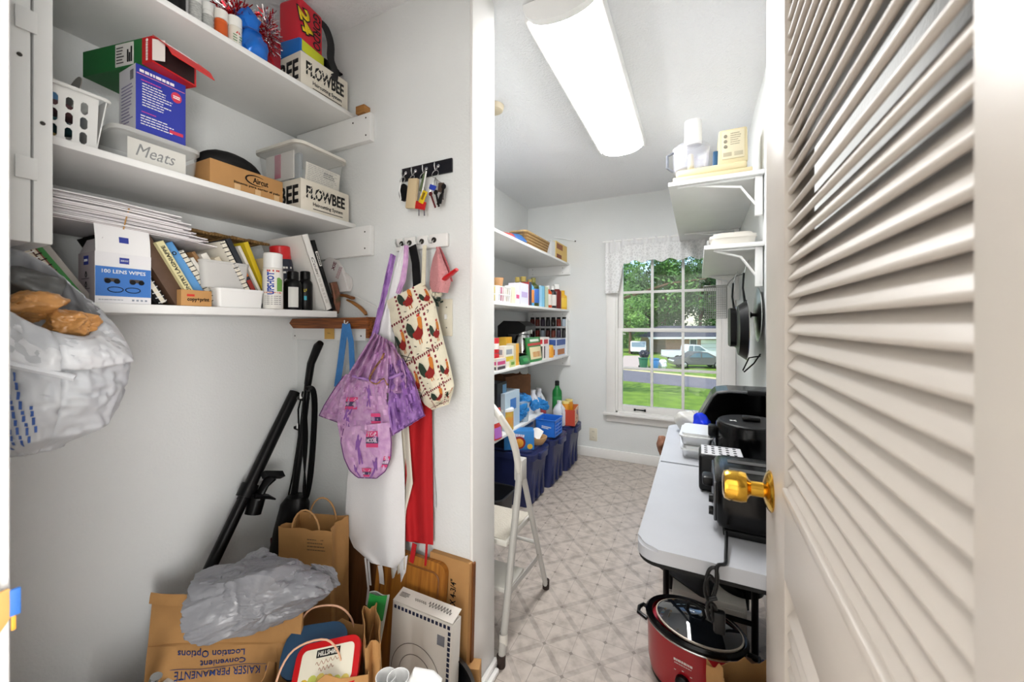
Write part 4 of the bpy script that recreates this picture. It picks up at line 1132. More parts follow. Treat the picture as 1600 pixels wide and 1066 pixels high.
M_frost = mat('frosted_plastic', '#dcdbd8', .45, alpha=.72)
T = thing('food_container', 'frosted grey container with a peach layer stacked on the white box', 'container', (-1.20 - .052, y0 + w_ / 2 + .002, zt + .0006))
tub(B(), .096, w_ * .98, h2 - .004, .0014, M_frost, .9, .014).out('tub', T)
lidslab(B(), .100, w_, h2 - .006, h2, M_frost, .016).out('lid', T)
B().box(-.035, .035, -w_ * .34, w_ * .36, .003, h2 * .32, pm('#e0b48e', .7), bev=.003).out('contents', T)
# spray can
y0, w_, h_ = fpos(-1.20, 413, 441, 427, 396, z)
T = bottle('white spray can lettered UPSHOT on the low shelf', (-1.203, y0 + w_ / 2, z), w_ / 2, h_, pm('#e6e4de', .35), M_white, None, neck=.88, sh=.70, caph=.27, cat='spray can', name='spray_can', caprad=w_ / 2 * .93, seg=28)
def onround(T, s, m, r, ang, zc, w, h, rot=0, **k):
    """lettering bent on a cylinder of radius r, centred at angle ang"""
    o = text(s, m, T, Matrix(), w=w, h=h, **k)
    M = RZ(rot)
    for v in o.data.vertices:
        q = M @ v.co; a = R(ang) + q.x / r
        v.co = Vector(((r + .0004 + q.z) * math.cos(a), (r + .0004 + q.z) * math.sin(a), zc + q.y))
    return o
rc = w_ / 2; va = math.degrees(math.atan2(-(y0 + w_ / 2), 1.203))
onround(T, 'UPSHOT', pm('#2146a8'), rc, va - 12, h_ * .45, h_ * .40, w_ * .34, rot=90, bold=.04)
onround(T, '- -- ---- -- - ---', pm('#d2562a'), rc, va, h_ * .285, w_ * .85, h_ * .016, name='small_print'); onround(T, '-- - --', pm('#c62f2a'), rc, va + 2, h_ * .67, w_ * .6, h_ * .03, name='small_print')
for k in range(5): onround(T, '- --- -- ---- --', pm('#77777a'), rc, va, h_ * (.22 - k * .035), w_ * .8, h_ * .012, name='small_print')
b = B(); b.sheet(lambda u, v: ((rc + .0008) * math.cos(R(va + 22 + 34 * u)), (rc + .0008) * math.sin(R(va + 22 + 34 * u)), h_ * (.31 + .25 * v * (1 - .25 * abs(u - .3)))), 5, 6, pm('#6fa24a', .4), .0006); b.out('green_leaf_print', T)
# navy can with red cap, black bottles
y0, w_, h_ = fpos(-1.27, 434, 464, 450, 385, z)
T = bottle('navy can with red cap tilted behind the spray can', (-1.29, y0 + w_ / 2 + .008, z), w_ / 2, h_, pm('#1e2434', .4), pm('#d02428', .35), None, neck=.8, sh=.78, caph=.2, cat='can', name='spray_can', rot=(R(6), 0, 0), caprad=w_ / 2 * .9)
onround(T, '-- --- -', pm('#e6e4de'), w_ / 2, -30, h_ * .66, w_ * .9, h_ * .03, name='small_print'); onround(T, '- ----', pm('#e6e4de'), w_ / 2, -30, h_ * .59, w_ * .9, h_ * .03, name='small_print'); onround(T, '50', pm('#d9d6d0'), w_ / 2, -28, h_ * .46, w_ * .4, h_ * .06)
y0, w_, h_ = fpos(-1.20, 449, 473, 460, 424, z)
T = bottle('black bottle with a white text label right of the spray can', (-1.212, y0 + w_ / 2, z), w_ / 2, h_, M_black, M_black, None, neck=.55, sh=.72, caph=.2, lab=(.05, .6), flat=1, seg=4 * 6)
B().sheet(lambda u, v: ((w_ / 2 + .0008) * math.cos(R(-62 + 62 * u)), (w_ / 2 + .0008) * math.sin(R(-62 + 62 * u)), h_ * (.06 + .52 * v)), 6, 1, pm('#cfcfca', .5), .0006).out('paper_label', T)
y0, w_, h_ = fpos(-1.21, 471, 490, 480, 424, z)
T = bottle('black bottle with a blue and yellow mark beside the white binder', (-1.222, y0 + w_ / 2, z), w_ / 2, h_, M_black, M_black, None, neck=.6, sh=.72, caph=.2)
B().box(-.004, .004, -.006, .008, 0, .0006, pm('#2f9db0'), M=TR(0, 0, h_ * .3) @ RZ(-35) @ FX(w_ / 2, 0, 0)).out('blue_mark', T)
text('LF', pm('#d8c63a'), T, TR(0, 0, h_ * .5) @ RZ(-35) @ FX(w_ / 2, 0, 0), w=.009, h=.010, bold=.02)
# binders
def binder(label, px_b, t, h, d, cov, lean, txt, tm_, dx=0):
    yb = onX(px_b, 507, X - dx).y
    T = thing('binder', label, 'binder', (X - dx, yb - t * math.cos(R(lean)), z + .0005), (R(lean), 0, 0), group='ring binders on the low shelf')
    b = B(); b.box(-d, 0, 0, .003, 0, h, cov, bev=.001); b.box(-d, 0, t - .003, t, 0, h, cov, bev=.001); b.box(-.003, 0, 0, t, 0, h, cov, bev=.001); b.out('cover', T)
    B().box(-d + .012, -.02, .004, t - .006, .008, h - .008, M_pg).out('pages', T)
    text(txt, tm_, T, FX(.0003, t * .5, h * .60, -90), w=h * .22, h=t * .38, shear=.3)
    return T
bi = binder('white ring binder with pencilled spine leaning to the left', 519, .026, .268, .225, pm('#e9e7e2', .35), 21, 'Coin', pm('#2a2a2e'), .002)
lines(pm('#cfccc6'), bi, FX(.0003, .013, .085, -90), .13, .012, 1, 126, th=.8, ragged=0)
binder('black ring binder with a white spine label leaning on the white one', 537 - 12, .016, .255, .21, M_blackm, 20, '.', pm('#141414'), .006)
o = COL.objects[-1]
bk2 = [q for q in COL.objects if q.name.startswith('binder')][-1]
l_ = B().box(-.0045, .0045, -.026, .026, 0, .0008, pm('#e9e7e2'), M=FX(.0003, .008, .19)).out('spine_label', bk2)
lines(M_blackm, bk2, FX(.0011, .008, .19, -90), .044, .006, 1, 61, th=.8, ragged=0)
# black and camouflage fabric end at the shelf tip
B().sheet(lambda u, v: (-1.20 - .02 * math.sin(3 * u), .975 + .016 * math.sin(2.6 * v) + .02 * u, z - .012 + .115 * (1 - v) + .005 * u), 4, 8, mat('camo', '#4a4a34', .8, var=.6, vscale=40, col2='#8a5a48'), .006).out('camouflage_cap', None, 'camouflage cloth cap tucked behind the black binder', 'cap')

# ================================================================== key wall
YK = YP0
# key holder
a, c = onY(630, 276, YK), onY(708, 258, YK)
zc_ = (a.z + c.z) / 2; hh = (onY(630, 266, YK).z - onY(631, 286, YK).z)
T = thing('key_rack', 'black key rack with four chrome hooks on the alcove wall', 'key rack', ((a.x + c.x) / 2, YK, zc_))
hw_ = (c.x - a.x) / 2
B().box(-hw_, hw_, -.008, -.0005, -hh / 2, hh / 2, mat('rack_black', '#101018', .3), bev=.0015).out('board', T)
HK = []
for px in (637, 652, 669, 687.5):
    q = onY(px, 265, YK); x = q.x - T.location.x; HK.append(q.x)
    b = B(); b.lathe([(0, 0), (.006, 0), (.006, .002), (0, .003)], M_chrome, seg=12, M=FY(x, -.008, .004))
    b.tube([(x, -.009, .004), (x, -.016, -.004), (x, -.020, -.014), (x, -.027, -.014), (x, -.031, -.004), (x, -.030, .008)], .0018, M_chrome, seg=8)
    b.out('hook', T)
kz = zc_ - .014
def ring(b, x, y, z, r, m=M_steel, t=.0012, axis='y'):
    b.tube([(x + r * math.cos(i * .524), y + .003 * math.sin(i * .524), z + r * math.sin(i * .524)) for i in range(12)], t, m, seg=6, closed=True)
# things on the hooks
yk = YK - .026
T = thing('key_fob', 'round black key fob with white cord on the first hook', 'key fob', (HK[0], yk, kz))
b = B(); ring(b, 0, 0, -.012, .011); b.out('ring', T)
q = onY(629, 302, yk); B().prism([(.019 * math.cos(i * .35), .030 * math.sin(i * .35)) for i in range(18)], -.004, .004, M_black, M=FY(q.x - HK[0] + .008, -.002, q.z - kz)).out('fob', T)
b = B(); b.tube([(0, -.008, -.022), (-.004, -.010, -.05), (.002, -.010, -.082)], .0022, M_white, seg=6); b.out('cord', T)
T = thing('key_tag', 'large beige plastic key tag on the second hook', 'key tag', (HK[1], yk, kz))
b = B(); ring(b, 0, 0, -.010, .009); b.out('ring', T)
q = onY(645, 303, yk - .01)
B().box(-.020, .020, -.007, .007, -.050, .050, mat('tag_beige', '#cdb893', .6), bev=.004, M=TR(q.x - HK[1], -.012, q.z - kz) @ RY(8)).out('tag', T)
def keyset(label, hook, items):
    T = thing('key_ring', label, 'keys', (HK[hook], yk, kz), group='key rings on the black rack')
    b = B(); ring(b, 0, 0, -.014, .013); b.out('ring', T)
    ch_b = B()
    for nm, px, py, w, h, col, ang, dy in items:
        q = onY(px, py, yk - dy); M = TR(q.x - HK[hook], -dy, q.z - kz) @ RY(ang)
        tp = M @ Vector((0, 0, h * .48)); ch_b.tube([(0, 0, -.026), (tp.x * .4, tp.y * .6, (-.026 + tp.z) / 2), tp], .0011, M_steel, seg=5)
        if nm == 'key':
            b = B(); b.prism([(w * .5 * math.cos(i * .628), h * .36 + w * .5 * math.sin(i * .628)) for i in range(10)], -.0012, .0012, col, M=M @ FY(0, 0, 0)); b.box(-w * .2, w * .2, -.0011, .0011, -h * .5, h * .34, col, M=M); b.out('key', T)
        else:
            B().box(-w / 2, w / 2, -.0025, .0025, -h / 2, h / 2, col, bev=.0018, M=M).out(nm, T)
    ch_b.out('chain', T)
    return T
T = keyset('key ring with yellow and red tags and green ribbon', 2, [('tag', 661, 308, .020, .042, pm('#e3c21f', .4), 28, .016), ('tag', 657, 321, .042, .026, pm('#c1201f', .4), 14, .012),
     ('ribbon', 660, 285, .008, .060, pm('#5b6b4a', .7), 18, .010), ('key', 655, 328, .010, .040, M_steel, 3, .008), ('key', 663, 328, .010, .040, M_steel, -3, .010), ('cord', 663, 284, .004, .07, M_white, 14, .013)])
B().box(-.004, .004, -.0008, .0008, -.012, .012, pm('#8a6a14', .5), M=TR(onY(662, 307, yk - .016).x - HK[2], -.0195, onY(662, 307, yk - .016).z - kz) @ RY(28)).out('tag_slot', T)
keyset('bunch of dark keys and a blue tag on the last hook', 3, [('tag', 676, 293, .026, .016, pm('#2c44b0', .4), 24, .010), ('key', 676, 312, .014, .060, pm('#5c1a20', .4), -22, .006), ('key', 683, 310, .016, .058, M_blackm, -14, .010),
     ('tag', 689, 293, .022, .030, pm('#4a3a30', .5), 8, .014), ('key', 691, 303, .018, .064, M_blackm, 14, .016), ('key', 693, 300, .016, .05, M_steel, 4, .008), ('tag', 687, 312, .010, .036, M_blackm, 24, .010)])

# hook rail
a, c = onY(622, 386, YK), onY(703, 376, YK)
T = thing('hook_rail', 'white painted hook rail above the hanging aprons', 'hook rail', ((a.x + c.x) / 2, YK, onY(680, 378, YK).z))
hw_ = (c.x - a.x) / 2
B().box(-hw_, hw_, -.016, -.0005, -.023, .023, M_trim, bev=.006).out('board', T)
RH = []
for px in (633, 645, 664, 683):
    q = onY(px, 378, YK); x = q.x - T.location.x; RH.append(q.x)
    b = B(); b.lathe([(0, 0), (.009, 0), (.009, .003), (0, .004)], M_screw, seg=12, M=FY(x, -.016, .002))
    b.tube([(x, -.018, .002), (x, -.030, -.010), (x, -.040, -.012), (x, -.046, -.002), (x, -.046, .012)], .0026, M_steel, seg=8)
    b.out('hook', T)
rz = T.location.z - .006
# switch plate
a, c = onY(686, 525, YK), onY(708, 467, YK)
T = thing('light_switch', 'ivory light switch plate half hidden by the rooster bag', 'switch', ((a.x + c.x) / 2, YK, (a.z + c.z) / 2))
w2, h2 = (c.x - a.x) / 2, (c.z - a.z) / 2
B().box(-w2, w2, -.006, -.0005, -h2, h2, M_ivory, bev=.003).out('cover_plate', T)
B().box(-.004, .004, -.014, -.005, -.006, .010, M_white, bev=.002, M=TR(.006, 0, 0)).out('toggle', T)
for s in (-1, 1): B().lathe([(0, 0), (.003, 0), (.002, .0015), (0, .0015)], M_steel, seg=8, M=FY(.006, -.006, s * h2 * .55)).out('screw', T)
# stained wood bar with hook and blue strap
yb_ = YP0 - .021
q0, q1 = onY(452, 505, yb_ - .022), onY(572, 500, yb_ - .022)
M_stain = mat('stained_wood', '#9c5a28', .45, var=.55, vscale=16, col2='#5e2d10', stretch=(.5, 6, 14))
hb_ = .021
T = thing('wooden_rail', 'stained wooden rail with a pointed end fixed under the low shelf', 'wooden rail', (q0.x, yb_, q0.z))
Lr = q1.x - q0.x
B().prism([(0, 0), (.025, -hb_), (Lr, -hb_), (Lr, hb_ * .95), (.018, hb_ * .8)], 0, .022, M_stain, M=FY(0, 0, 0)).out('bar', T)
B().box(Lr, Lr + .012, -.024, .02, -hb_ * 2.6, hb_, M_stain, bev=.001).out('end_block', T)
b = B(); hx_ = onY(541, 505, yb_ - .03).x - q0.x
b.tube([(hx_, -.022, .004), (hx_, -.032, -.004), (hx_, -.038, 0), (hx_, -.038, .010)], .002, M_white, seg=6); b.out('cup_hook', T)
b = B(); M_strap = mat('blue_strap', '#3f7fc0', .7, var=.12, vscale=50)
def strap(b, pts, w, m, t=.0018, nrm=(0, -1, 0)):
    pts = [Vector(p) for p in pts]
    n = Vector(nrm)
    for i in range(len(pts) - 1):
        d = (pts[i + 1] - pts[i]).normalized(); s = d.cross(n).normalized() * w / 2
        A, C = pts[i] - d * .001, pts[i + 1] + d * .001
        b.poly([A - s, A + s, C + s, C - s, A - s - n * -t, A + s - n * -t, C + s - n * -t, C - s - n * -t], [(0, 1, 2, 3), (7, 6, 5, 4), (0, 4, 5, 1), (1, 5, 6, 2), (2, 6, 7, 3), (3, 7, 4, 0)], m)
sb_ = B(); strap(sb_, spline([(.03, .045, .18), (.048, .058, .16), (.060, .068, .11), (.064, .064, .05), (.074, .072, .012), (.080, .062, -.03)], 4), .026, mat('black_webbing', '#161618', .7), .002, nrm=(1, -.4, 0)); sb_.out('strap', STRAP_BAG)
yy = yb_ - .038
strap(b, [onY(540, 507, yy), onY(537, 530, yy), onY(532, 570, yy), onY(527, 605, yy)], .030, M_strap)
strap(b, [onY(543, 507, yy - .004), onY(549, 535, yy), onY(551, 580, yy), onY(549, 660, yy)], .026, M_strap)
b.out('strap', None, 'blue webbing strap looped over the cup hook of the wooden rail', 'strap')
b = B(); b.sheet(lambda u, v: tuple(onY(507 + 15 * u, 513 + 17 * v, YP0 - .0225 - .004 * math.sin(2 * v) ** 2)), 3, 5, mat('masking_tape', '#d0a557', .7), .0008)
o = b.out('paper_note', None, 'small yellow paper note stuck below the wooden rail', 'note')
p = onY(514, 521, YP0 - .028); scribble(pm('#6a5a3a'), o, FY(p.x, p.y, p.z, -4), .018, .006, 4)
# wooden hanger, white hat
yh = YP0 - .024
T = thing('clothes_hanger', 'brown wooden clothes hanger resting on the wooden rail', 'hanger', tuple(onY(545, 470, yh)))
o0 = Vector(T.location)
def L(px, py, y): return Vector(onY(px, py, y)) - o0
M_hang = mat('hanger_wood', '#a06a30', .5, var=.2, vscale=20)
b = B(); b.tube([L(522, 461, yh), L(540, 462, yh), L(551, 466, yh)], .012, mat('hanger_dark', '#7c4c22', .5), seg=10, flat=.5); b.out('hanger_neck', T)
b = B(); b.tube([L(543, 469, yh), L(552, 473, yh), L(562, 480, yh), L(570, 488, yh), L(572, 492, yh)], .010, M_hang, seg=10, flat=.5, rad=[.007, .011, .011, .010, .007]); b.out('hanger_arm', T)
b = B(); b.tube([L(553, 462, yh + .01), L(575, 473, yh + .014), L(600, 486, yh + .016)], .002, M_white, seg=6); b.out('wire', T)
T = thing('oven_mitt', 'white fabric mitt with dark red lettering behind the black binder', 'mitt', tuple(onY(525, 430, yh + .008)))
o0 = Vector(T.location)
b = B(); out_ = [(507, 412), (511, 404), (517, 402), (525, 406), (533, 418), (539, 434), (544, 455), (520, 458), (512, 440), (506, 424)]
pts2 = [L(x, y, yh + .004) for x, y in out_]
b.prism([(v.x, v.z) for v in pts2], 0, .016, mat('mitt_white', '#dedad8', .8, bump=.2, bscale=60), M=FY(0, .008, 0)); b.out('mitt', T)
q = L(517, 415, yh - .014); text('XIE', pm('#6e2238'), T, FY(q.x, -.0085, q.z, 66), w=.032, h=.016, bold=.02)
q = L(525, 425, yh - .014); lines(pm('#a04a5c'), T, FY(q.x, -.0083, q.z, 62), .05, .018, 3, 71)
b = B(); pts2 = [L(x, y, yh + .01) for x, y in [(533, 424), (541, 427), (547, 436), (548, 446), (545, 455), (541, 456)]]
b.prism([(v.x, v.z) for v in pts2], -.004, .008, mat('mitt_white', '#dedad8'), M=FY(0, .008, 0)); b.out('thumb', T)

# ------------------------------------------------------------------ hanging cloth
def interp(P, v):
    n = len(P) - 1; k = min(int(v * n), n - 1); f = v * n - k
    return (P[k][0] + (P[k + 1][0] - P[k][0]) * f, P[k][1] + (P[k + 1][1] - P[k][1]) * f)
def cloth(Lp, Rp, Y, amp=.008, nf=3, ph=0.0, grow=.4, crease=.0, bow=0.0, seed=0):
    def fn(u, v):
        a, c = interp(Lp, v), interp(Rp, v)
        px, py = a[0] + (c[0] - a[0]) * u, a[1] + (c[1] - a[1]) * u
        y = Y - amp * (grow + (1 - grow) * v) * math.sin(nf * 6.283 * u + ph + .8 * math.sin(3 * v)) - bow * math.sin(math.pi * u)
        if crease: y -= crease * (abs(noise.noise(Vector((u * 5 + seed, v * 6, seed * 1.7)))) * 2 + noise.noise(Vector((u * 13, v * 9, seed + 4.0))))
        return onY(px, py, y)
    return fn
def decal(fn, pts, m, b, off=.003):
    """flat print that follows the cloth: polygon in (u,v)"""
    vs = []
    for u, v in pts:
        p = fn(min(max(u, 0), 1), min(max(v, 0), 1)); vs.append(Vector((p.x, p.y - off, p.z)))
    n = len(vs)
    b.poly(vs + [p + Vector((0, .0006, 0)) for p in vs], [tuple(range(n)), tuple(range(2 * n - 1, n - 1, -1))] + [(k, n + k, n + (k + 1) % n, (k + 1) % n) for k in range(n)], m)
def decal_text(fn, s, m, parent, uc, vc, wu, hv, off=.0036, **k):
    o = text(s, m, None, Matrix(), w=wu, h=hv, depth=0.0004, **k)
    for v in o.data.vertices:
        p = fn(min(max(uc + v.co.x, 0), 1), min(max(vc - v.co.y, 0), 1)); v.co = Vector((p.x, p.y - off - v.co.z, p.z))
    o.parent = parent
    return o
M_wcl = mat('white_cotton', '#e6e5e6', .85, bump=.15, bscale=220, var=.02, vscale=20)
M_ccl = mat('cream_cotton', '#dcd5c6', .85, bump=.15, bscale=220)
M_rcl = mat('red_cotton', '#b3121a', .8, bump=.15, bscale=220)
M_pcl = mat('lilac_cotton', '#d6aed2', .8, var=.25, vscale=45, bump=.2, bscale=120, col2='#c596c6')
M_pdk = mat('purple_cotton', '#b58aca', .8, var=.3, vscale=30, bump=.2, bscale=120, col2='#9c70b6')
# red apron (behind)
T = thing('apron', 'plain red apron hanging to the right of the white ones', 'apron', (0, 0, 0), group='aprons on the hook rail')
fr_ = cloth([(645, 480), (640, 600), (634, 700), (632, 780), (634, 846)], [(662, 480), (674, 600), (675, 700), (676, 780), (677, 852)], YK - .034, .010, 1.6, .4)
B().sheet(fr_, 24, 26, M_rcl, .003).out('apron_body', T)
b = B(); strap(b, [onY(648, 850, YK - .04), onY(645, 868, YK - .045), onY(642, 884, YK - .04)], .018, M_rcl); strap(b, [onY(667, 850, YK - .04), onY(666, 870, YK - .042), onY(664, 896, YK - .04)], .008, M_rcl); b.out('apron_string', T)
b = B(); strap(b, [onY(668, 600, YK - .012), onY(672, 700, YK - .010), onY(678, 792, YK - .010)], .022, mat('red_lining', '#c8cbcc', .8)); b.out('side_fold', T)
# cream apron
T = thing('apron', 'cream apron hanging in narrow folds beside the red one', 'apron', (0, 0, 0), group='aprons on the hook rail')
B().sheet(cloth([(608, 480), (608, 600), (606, 700), (606, 800), (612, 905)], [(632, 480), (634, 600), (645, 756), (634, 800), (632, 890)], YK - .046, .009, 2.2, .4), 30, 30, M_ccl, .003).out('apron_body', T)
B().sheet(cloth([(611, 880), (613, 905), (622, 925)], [(637, 868), (634, 895), (624, 926)], YK - .050, .004, 1.5, 0), 12, 8, M_wcl, .002).out('hem', T)
b = B(); strap(b, [onY(606, 900, YK - .05), onY(607, 912, YK - .05), onY(607, 924, YK - .05)], .016, M_ccl); strap(b, [onY(622, 925, YK - .045), onY(622, 945, YK - .045)], .010, M_ccl); b.out('apron_string', T)
# white apron
T = thing('apron', 'large white cotton apron hanging in front of the cream one', 'apron', (0, 0, 0), group='aprons on the hook rail')
fw_ = cloth([(604, 470), (588, 520), (572, 600), (552, 690), (543, 745), (538, 820), (552, 855), (580, 880)], [(611, 470), (616, 520), (622, 600), (628, 690), (632, 745), (633, 820), (632, 870), (618, 889)], YK - .062, .008, 1.4, 1.0, .5, bow=.014)
B().sheet(fw_, 30, 36, M_wcl, .003).out('apron_body', T)
b = B(); strap(b, [onY(571, 872, YK - .062), onY(573, 890, YK - .068), onY(576, 920, YK - .066), onY(573, 945, YK - .06)], .008, M_wcl); strap(b, [onY(576, 876, YK - .06), onY(579, 914, YK - .06)], .008, M_wcl)
strap(b, [onY(594, 884, YK - .064), onY(596, 896, YK - .066), onY(597, 912, YK - .064)], .020, M_wcl); b.out('apron_string', T)
# lilac printed apron
T = thing('apron', 'lilac printed apron with ruffled waist hanging bunched over the white apron', 'apron', (0, 0, 0), group='aprons on the hook rail')
yl_ = YK - .092
B().sheet(cloth([(626, 384), (617, 420), (608, 460), (600, 500), (586, 540)], [(637, 386), (634, 420), (628, 460), (612, 490), (590, 548)], yl_ + .028, .004, 1.0, 0, crease=.003), 10, 24, M_wcl, .002).out('strap_lining', T)
B().sheet(cloth([(631, 383), (630, 410), (624, 440), (618, 458)], [(638, 384), (637, 410), (633, 440), (624, 460)], yl_ + .022, .003, 1.0, 0, crease=.003), 6, 14, M_pcl, .002).out('neck_strap', T)
B().sheet(cloth([(610, 396), (603, 425), (594, 470), (584, 510), (577, 535)], [(618, 400), (612, 428), (603, 465), (594, 505), (586, 540)], yl_ + .018, .004, 1.0, .6, crease=.006, seed=3), 8, 24, M_pdk, .002).out('side_strap', T)
# ruffle
fruf = cloth([(585, 520), (562, 555), (542, 588), (530, 612)], [(612, 535), (626, 560), (634, 590), (634, 615)], yl_ - .004, .012, 6.0, 0, .9, crease=.022, seed=1)
B().sheet(fruf, 46, 20, M_pcl, .002).out('ruffle', T)
fL = cloth([(540, 585), (525, 605), (508, 632), (499, 650)], [(575, 590), (566, 620), (556, 645), (548, 668)], yl_ + .004, .010, 1.5, .5, crease=.014, seed=4)
B().sheet(fL, 16, 16, M_pcl, .002).out('side_panel', T)
fR = cloth([(610, 570), (608, 600), (606, 640), (612, 682)], [(628, 560), (645, 590), (656, 625), (664, 650)], yl_ - .002, .014, 1.8, .2, crease=.018, seed=5)
B().sheet(fR, 22, 22, M_pdk, .002).out('skirt_panel', T)
fC = cloth([(540, 598), (530, 630), (527, 660), (532, 690)], [(600, 595), (606, 630), (610, 660), (612, 682)], yl_ - .012, .009, 1.8, .9, crease=.016, seed=6)
B().sheet(fC, 26, 22, M_pcl, .002).out('upper_bib', T)
fB = cloth([(538, 668), (533, 690), (538, 715), (547, 735), (560, 747)], [(609, 660), (612, 690), (611, 715), (603, 736), (588, 748)], yl_ - .022, .004, 1.2, .6, crease=.005, seed=7, bow=.006)
B().sheet(fB, 26, 22, M_pcl, .002).out('lower_bib', T)
M_pip = mat('plum_piping', '#6e3f78', .8)
for fn_, path in ((fB, [(0, .02 + .05 * k) for k in range(19)] + [(.05 + .09 * k, .985) for k in range(11)] + [(1, .97 - .05 * k) for k in range(19)]), (fL, [(0, .05 + .09 * k) for k in range(10)] + [(.1 * k, .99) for k in range(11)]), (fR, [(.1 * k, .99) for k in range(11)] + [(1, .95 - .1 * k) for k in range(8)]), (fC, [(.05 + .09 * k, .985) for k in range(11)])):
    b = B(); b.tube([fn_(*q) + Vector((0, -.002, 0)) for q in path], .0016, M_pip, seg=5); b.out('piping', T)
b = B(); b.tube(spline([onY(x, y, yl_ - .03) for x, y in ((600, 552), (596, 562), (588, 572), (578, 592), (588, 600), (600, 592), (606, 602))], 4), .005, mat('tan_tie', '#b98a5c', .8, var=.6, vscale=60, col2='#5c3a22'), seg=6, flat=.5); b.out('tie_ribbon', T)
b = B(); b.tube([onY(x, y, yl_ - .026) for x, y in ((552, 588), (570, 592), (590, 597), (612, 590), (628, 584))], .007, M_pdk, seg=8, flat=.7); b.out('waistband', T)
M_sil = pm('#8a5aa4', .8); M_lpk = pm('#d8487c', .8); M_lnv = pm('#4a4468', .8); M_lwh = pm('#ecd8ea', .8)
def fig(fn, uc, vc, s, flip=1):
    sh = [(0, -.5), (.06, -.44), (.05, -.36), (.13, -.28), (.22, -.40), (.25, -.36), (.14, -.18), (.07, -.10), (.12, .10), (.20, .46), (.12, .5), (.03, .16), (-.06, .5), (-.14, .5), (-.06, .08), (-.08, -.10), (-.18, .02), (-.22, -.02), (-.12, -.26), (-.05, -.36), (-.06, -.44)]
    b = B(); decal(fn, [(uc + flip * x * s[0], vc + y * s[1]) for x, y in sh], M_sil, b); b.out('printed_figure', T)
def logo(fn, uc, vc, wu, hv):
    b = B()
    decal(fn, [(uc - wu / 2, vc - hv / 2), (uc + wu / 2, vc - hv / 2), (uc + wu / 2, vc - hv * .16), (uc - wu / 2, vc - hv * .16)], M_lpk, b)
    decal(fn, [(uc - wu / 2, vc - hv * .16), (uc + wu / 2, vc - hv * .16), (uc + wu / 2, vc + hv * .24), (uc - wu / 2, vc + hv * .24)], M_lnv, b)
    decal(fn, [(uc - wu / 2, vc + hv * .24), (uc + wu / 2, vc + hv * .24), (uc + wu / 2, vc + hv / 2), (uc - wu / 2, vc + hv / 2)], M_lpk, b)
    o = b.out('printed_logo', T)
    decal_text(fn, 'TOP', M_lwh, o, uc, vc - hv * .33, wu * .8, hv * .24, bold=.02); decal_text(fn, 'MODEL', M_lwh, o, uc, vc + hv * .04, wu * .9, hv * .26, bold=.02)
fig(fC, .20, .62, (.34, .5)); logo(fC, .26, .34, .24, .20); logo(fC, .74, .60, .18, .18); fig(fC, .62, .22, (.25, .36), -1)
fig(fB, .34, .38, (.30, .5)); logo(fB, .62, .22, .24, .24); logo(fB, .48, .82, .25, .24); fig(fB, .70, .74, (.32, .5), -1); fig(fB, .18, .80, (.24, .34)); logo(fB, .94, .58, .16, .2)
fig(fR, .62, .60, (.5, .5)); fig(fR, .35, .42, (.5, .3), -1)
logo(fL, .72, .72, .3, .24)
# black apron strap on the second hook
b = B(); strap(b, [onY(645, 385, YK - .046), onY(650, 410, YK - .05), onY(652, 445, YK - .05), onY(650, 480, YK - .045)], .030, M_blackm, .004)
b.out('umbrella_strap', None, 'black strap hanging from the second hook of the white rail', 'strap')
# rooster bag
T = thing('grocery_bag_holder', 'cream fabric bag holder printed with roosters hanging from the rail', 'fabric bag', (0, 0, 0))
M_rb2 = mat('rooster_cotton', '#e6dec6', .8, var=.06, vscale=30, bump=.2, bscale=90)
yr = YK - .075
def frn(u, v):
    a, c = interp([(604, 470), (612, 510), (628, 558), (645, 605), (664, 633), (676, 640)], v), interp([(660, 441), (678, 470), (689, 520), (702, 570), (709, 605), (700, 632)], v)
    px, py = a[0] + (c[0] - a[0]) * u, a[1] + (c[1] - a[1]) * u
    y = yr - .046 * math.sin(math.pi * u) ** .8 * (.25 + .75 * math.sin(math.pi * min(1, .12 + v * .95)) ** .5) - .004 * noise.noise(Vector((u * 6, v * 9, 2)))
    return onY(px, py, y)
B().sheet(frn, 30, 30, M_rb2, .004).out('bag_body', T)
B().sheet(lambda u, v: tuple(onY(interp([(604, 470), (612, 510), (628, 558), (645, 605), (664, 633), (676, 640)], v)[0] * (1 - u) + interp([(660, 441), (678, 470), (689, 520), (702, 570), (709, 605), (700, 632)], v)[0] * u, interp([(604, 470), (612, 510), (628, 558), (645, 605), (664, 633), (676, 640)], v)[1] * (1 - u) + interp([(660, 441), (678, 470), (689, 520), (702, 570), (709, 605), (700, 632)], v)[1] * u, yr + .018 * math.sin(math.pi * u))), 12, 14, M_rb2, .003).out('bag_back', T)
b = B(); strap(b, [onY(664, 384, YK - .046), onY(663, 410, YK - .06), onY(662, 446, yr - .01)], .014, M_rb2, .003); b.out('hanging_loop', T)
M_bord = pm('#7a2230', .8)
bd = B()
for k in range(30):
    v0 = k / 30
    for uu in (.24, .74):
        decal(frn, [(uu - .022, v0), (uu + .022, v0), (uu + .022, v0 + .017), (uu - .022, v0 + .017)], M_bord, bd, .002)
for vv in (.20, .46, .72, .95):
    for k in range(18):
        u0 = k / 18
        decal(frn, [(u0, vv - .008), (u0 + .03, vv - .008), (u0 + .03, vv + .008), (u0, vv + .008)], M_bord, bd, .002)
bd.out('printed_border', T)
cb, ct, ch_, cl = pm('#8a1c18', .8), pm('#27382a', .8), pm('#c8762a', .8), pm('#3a3226', .8)
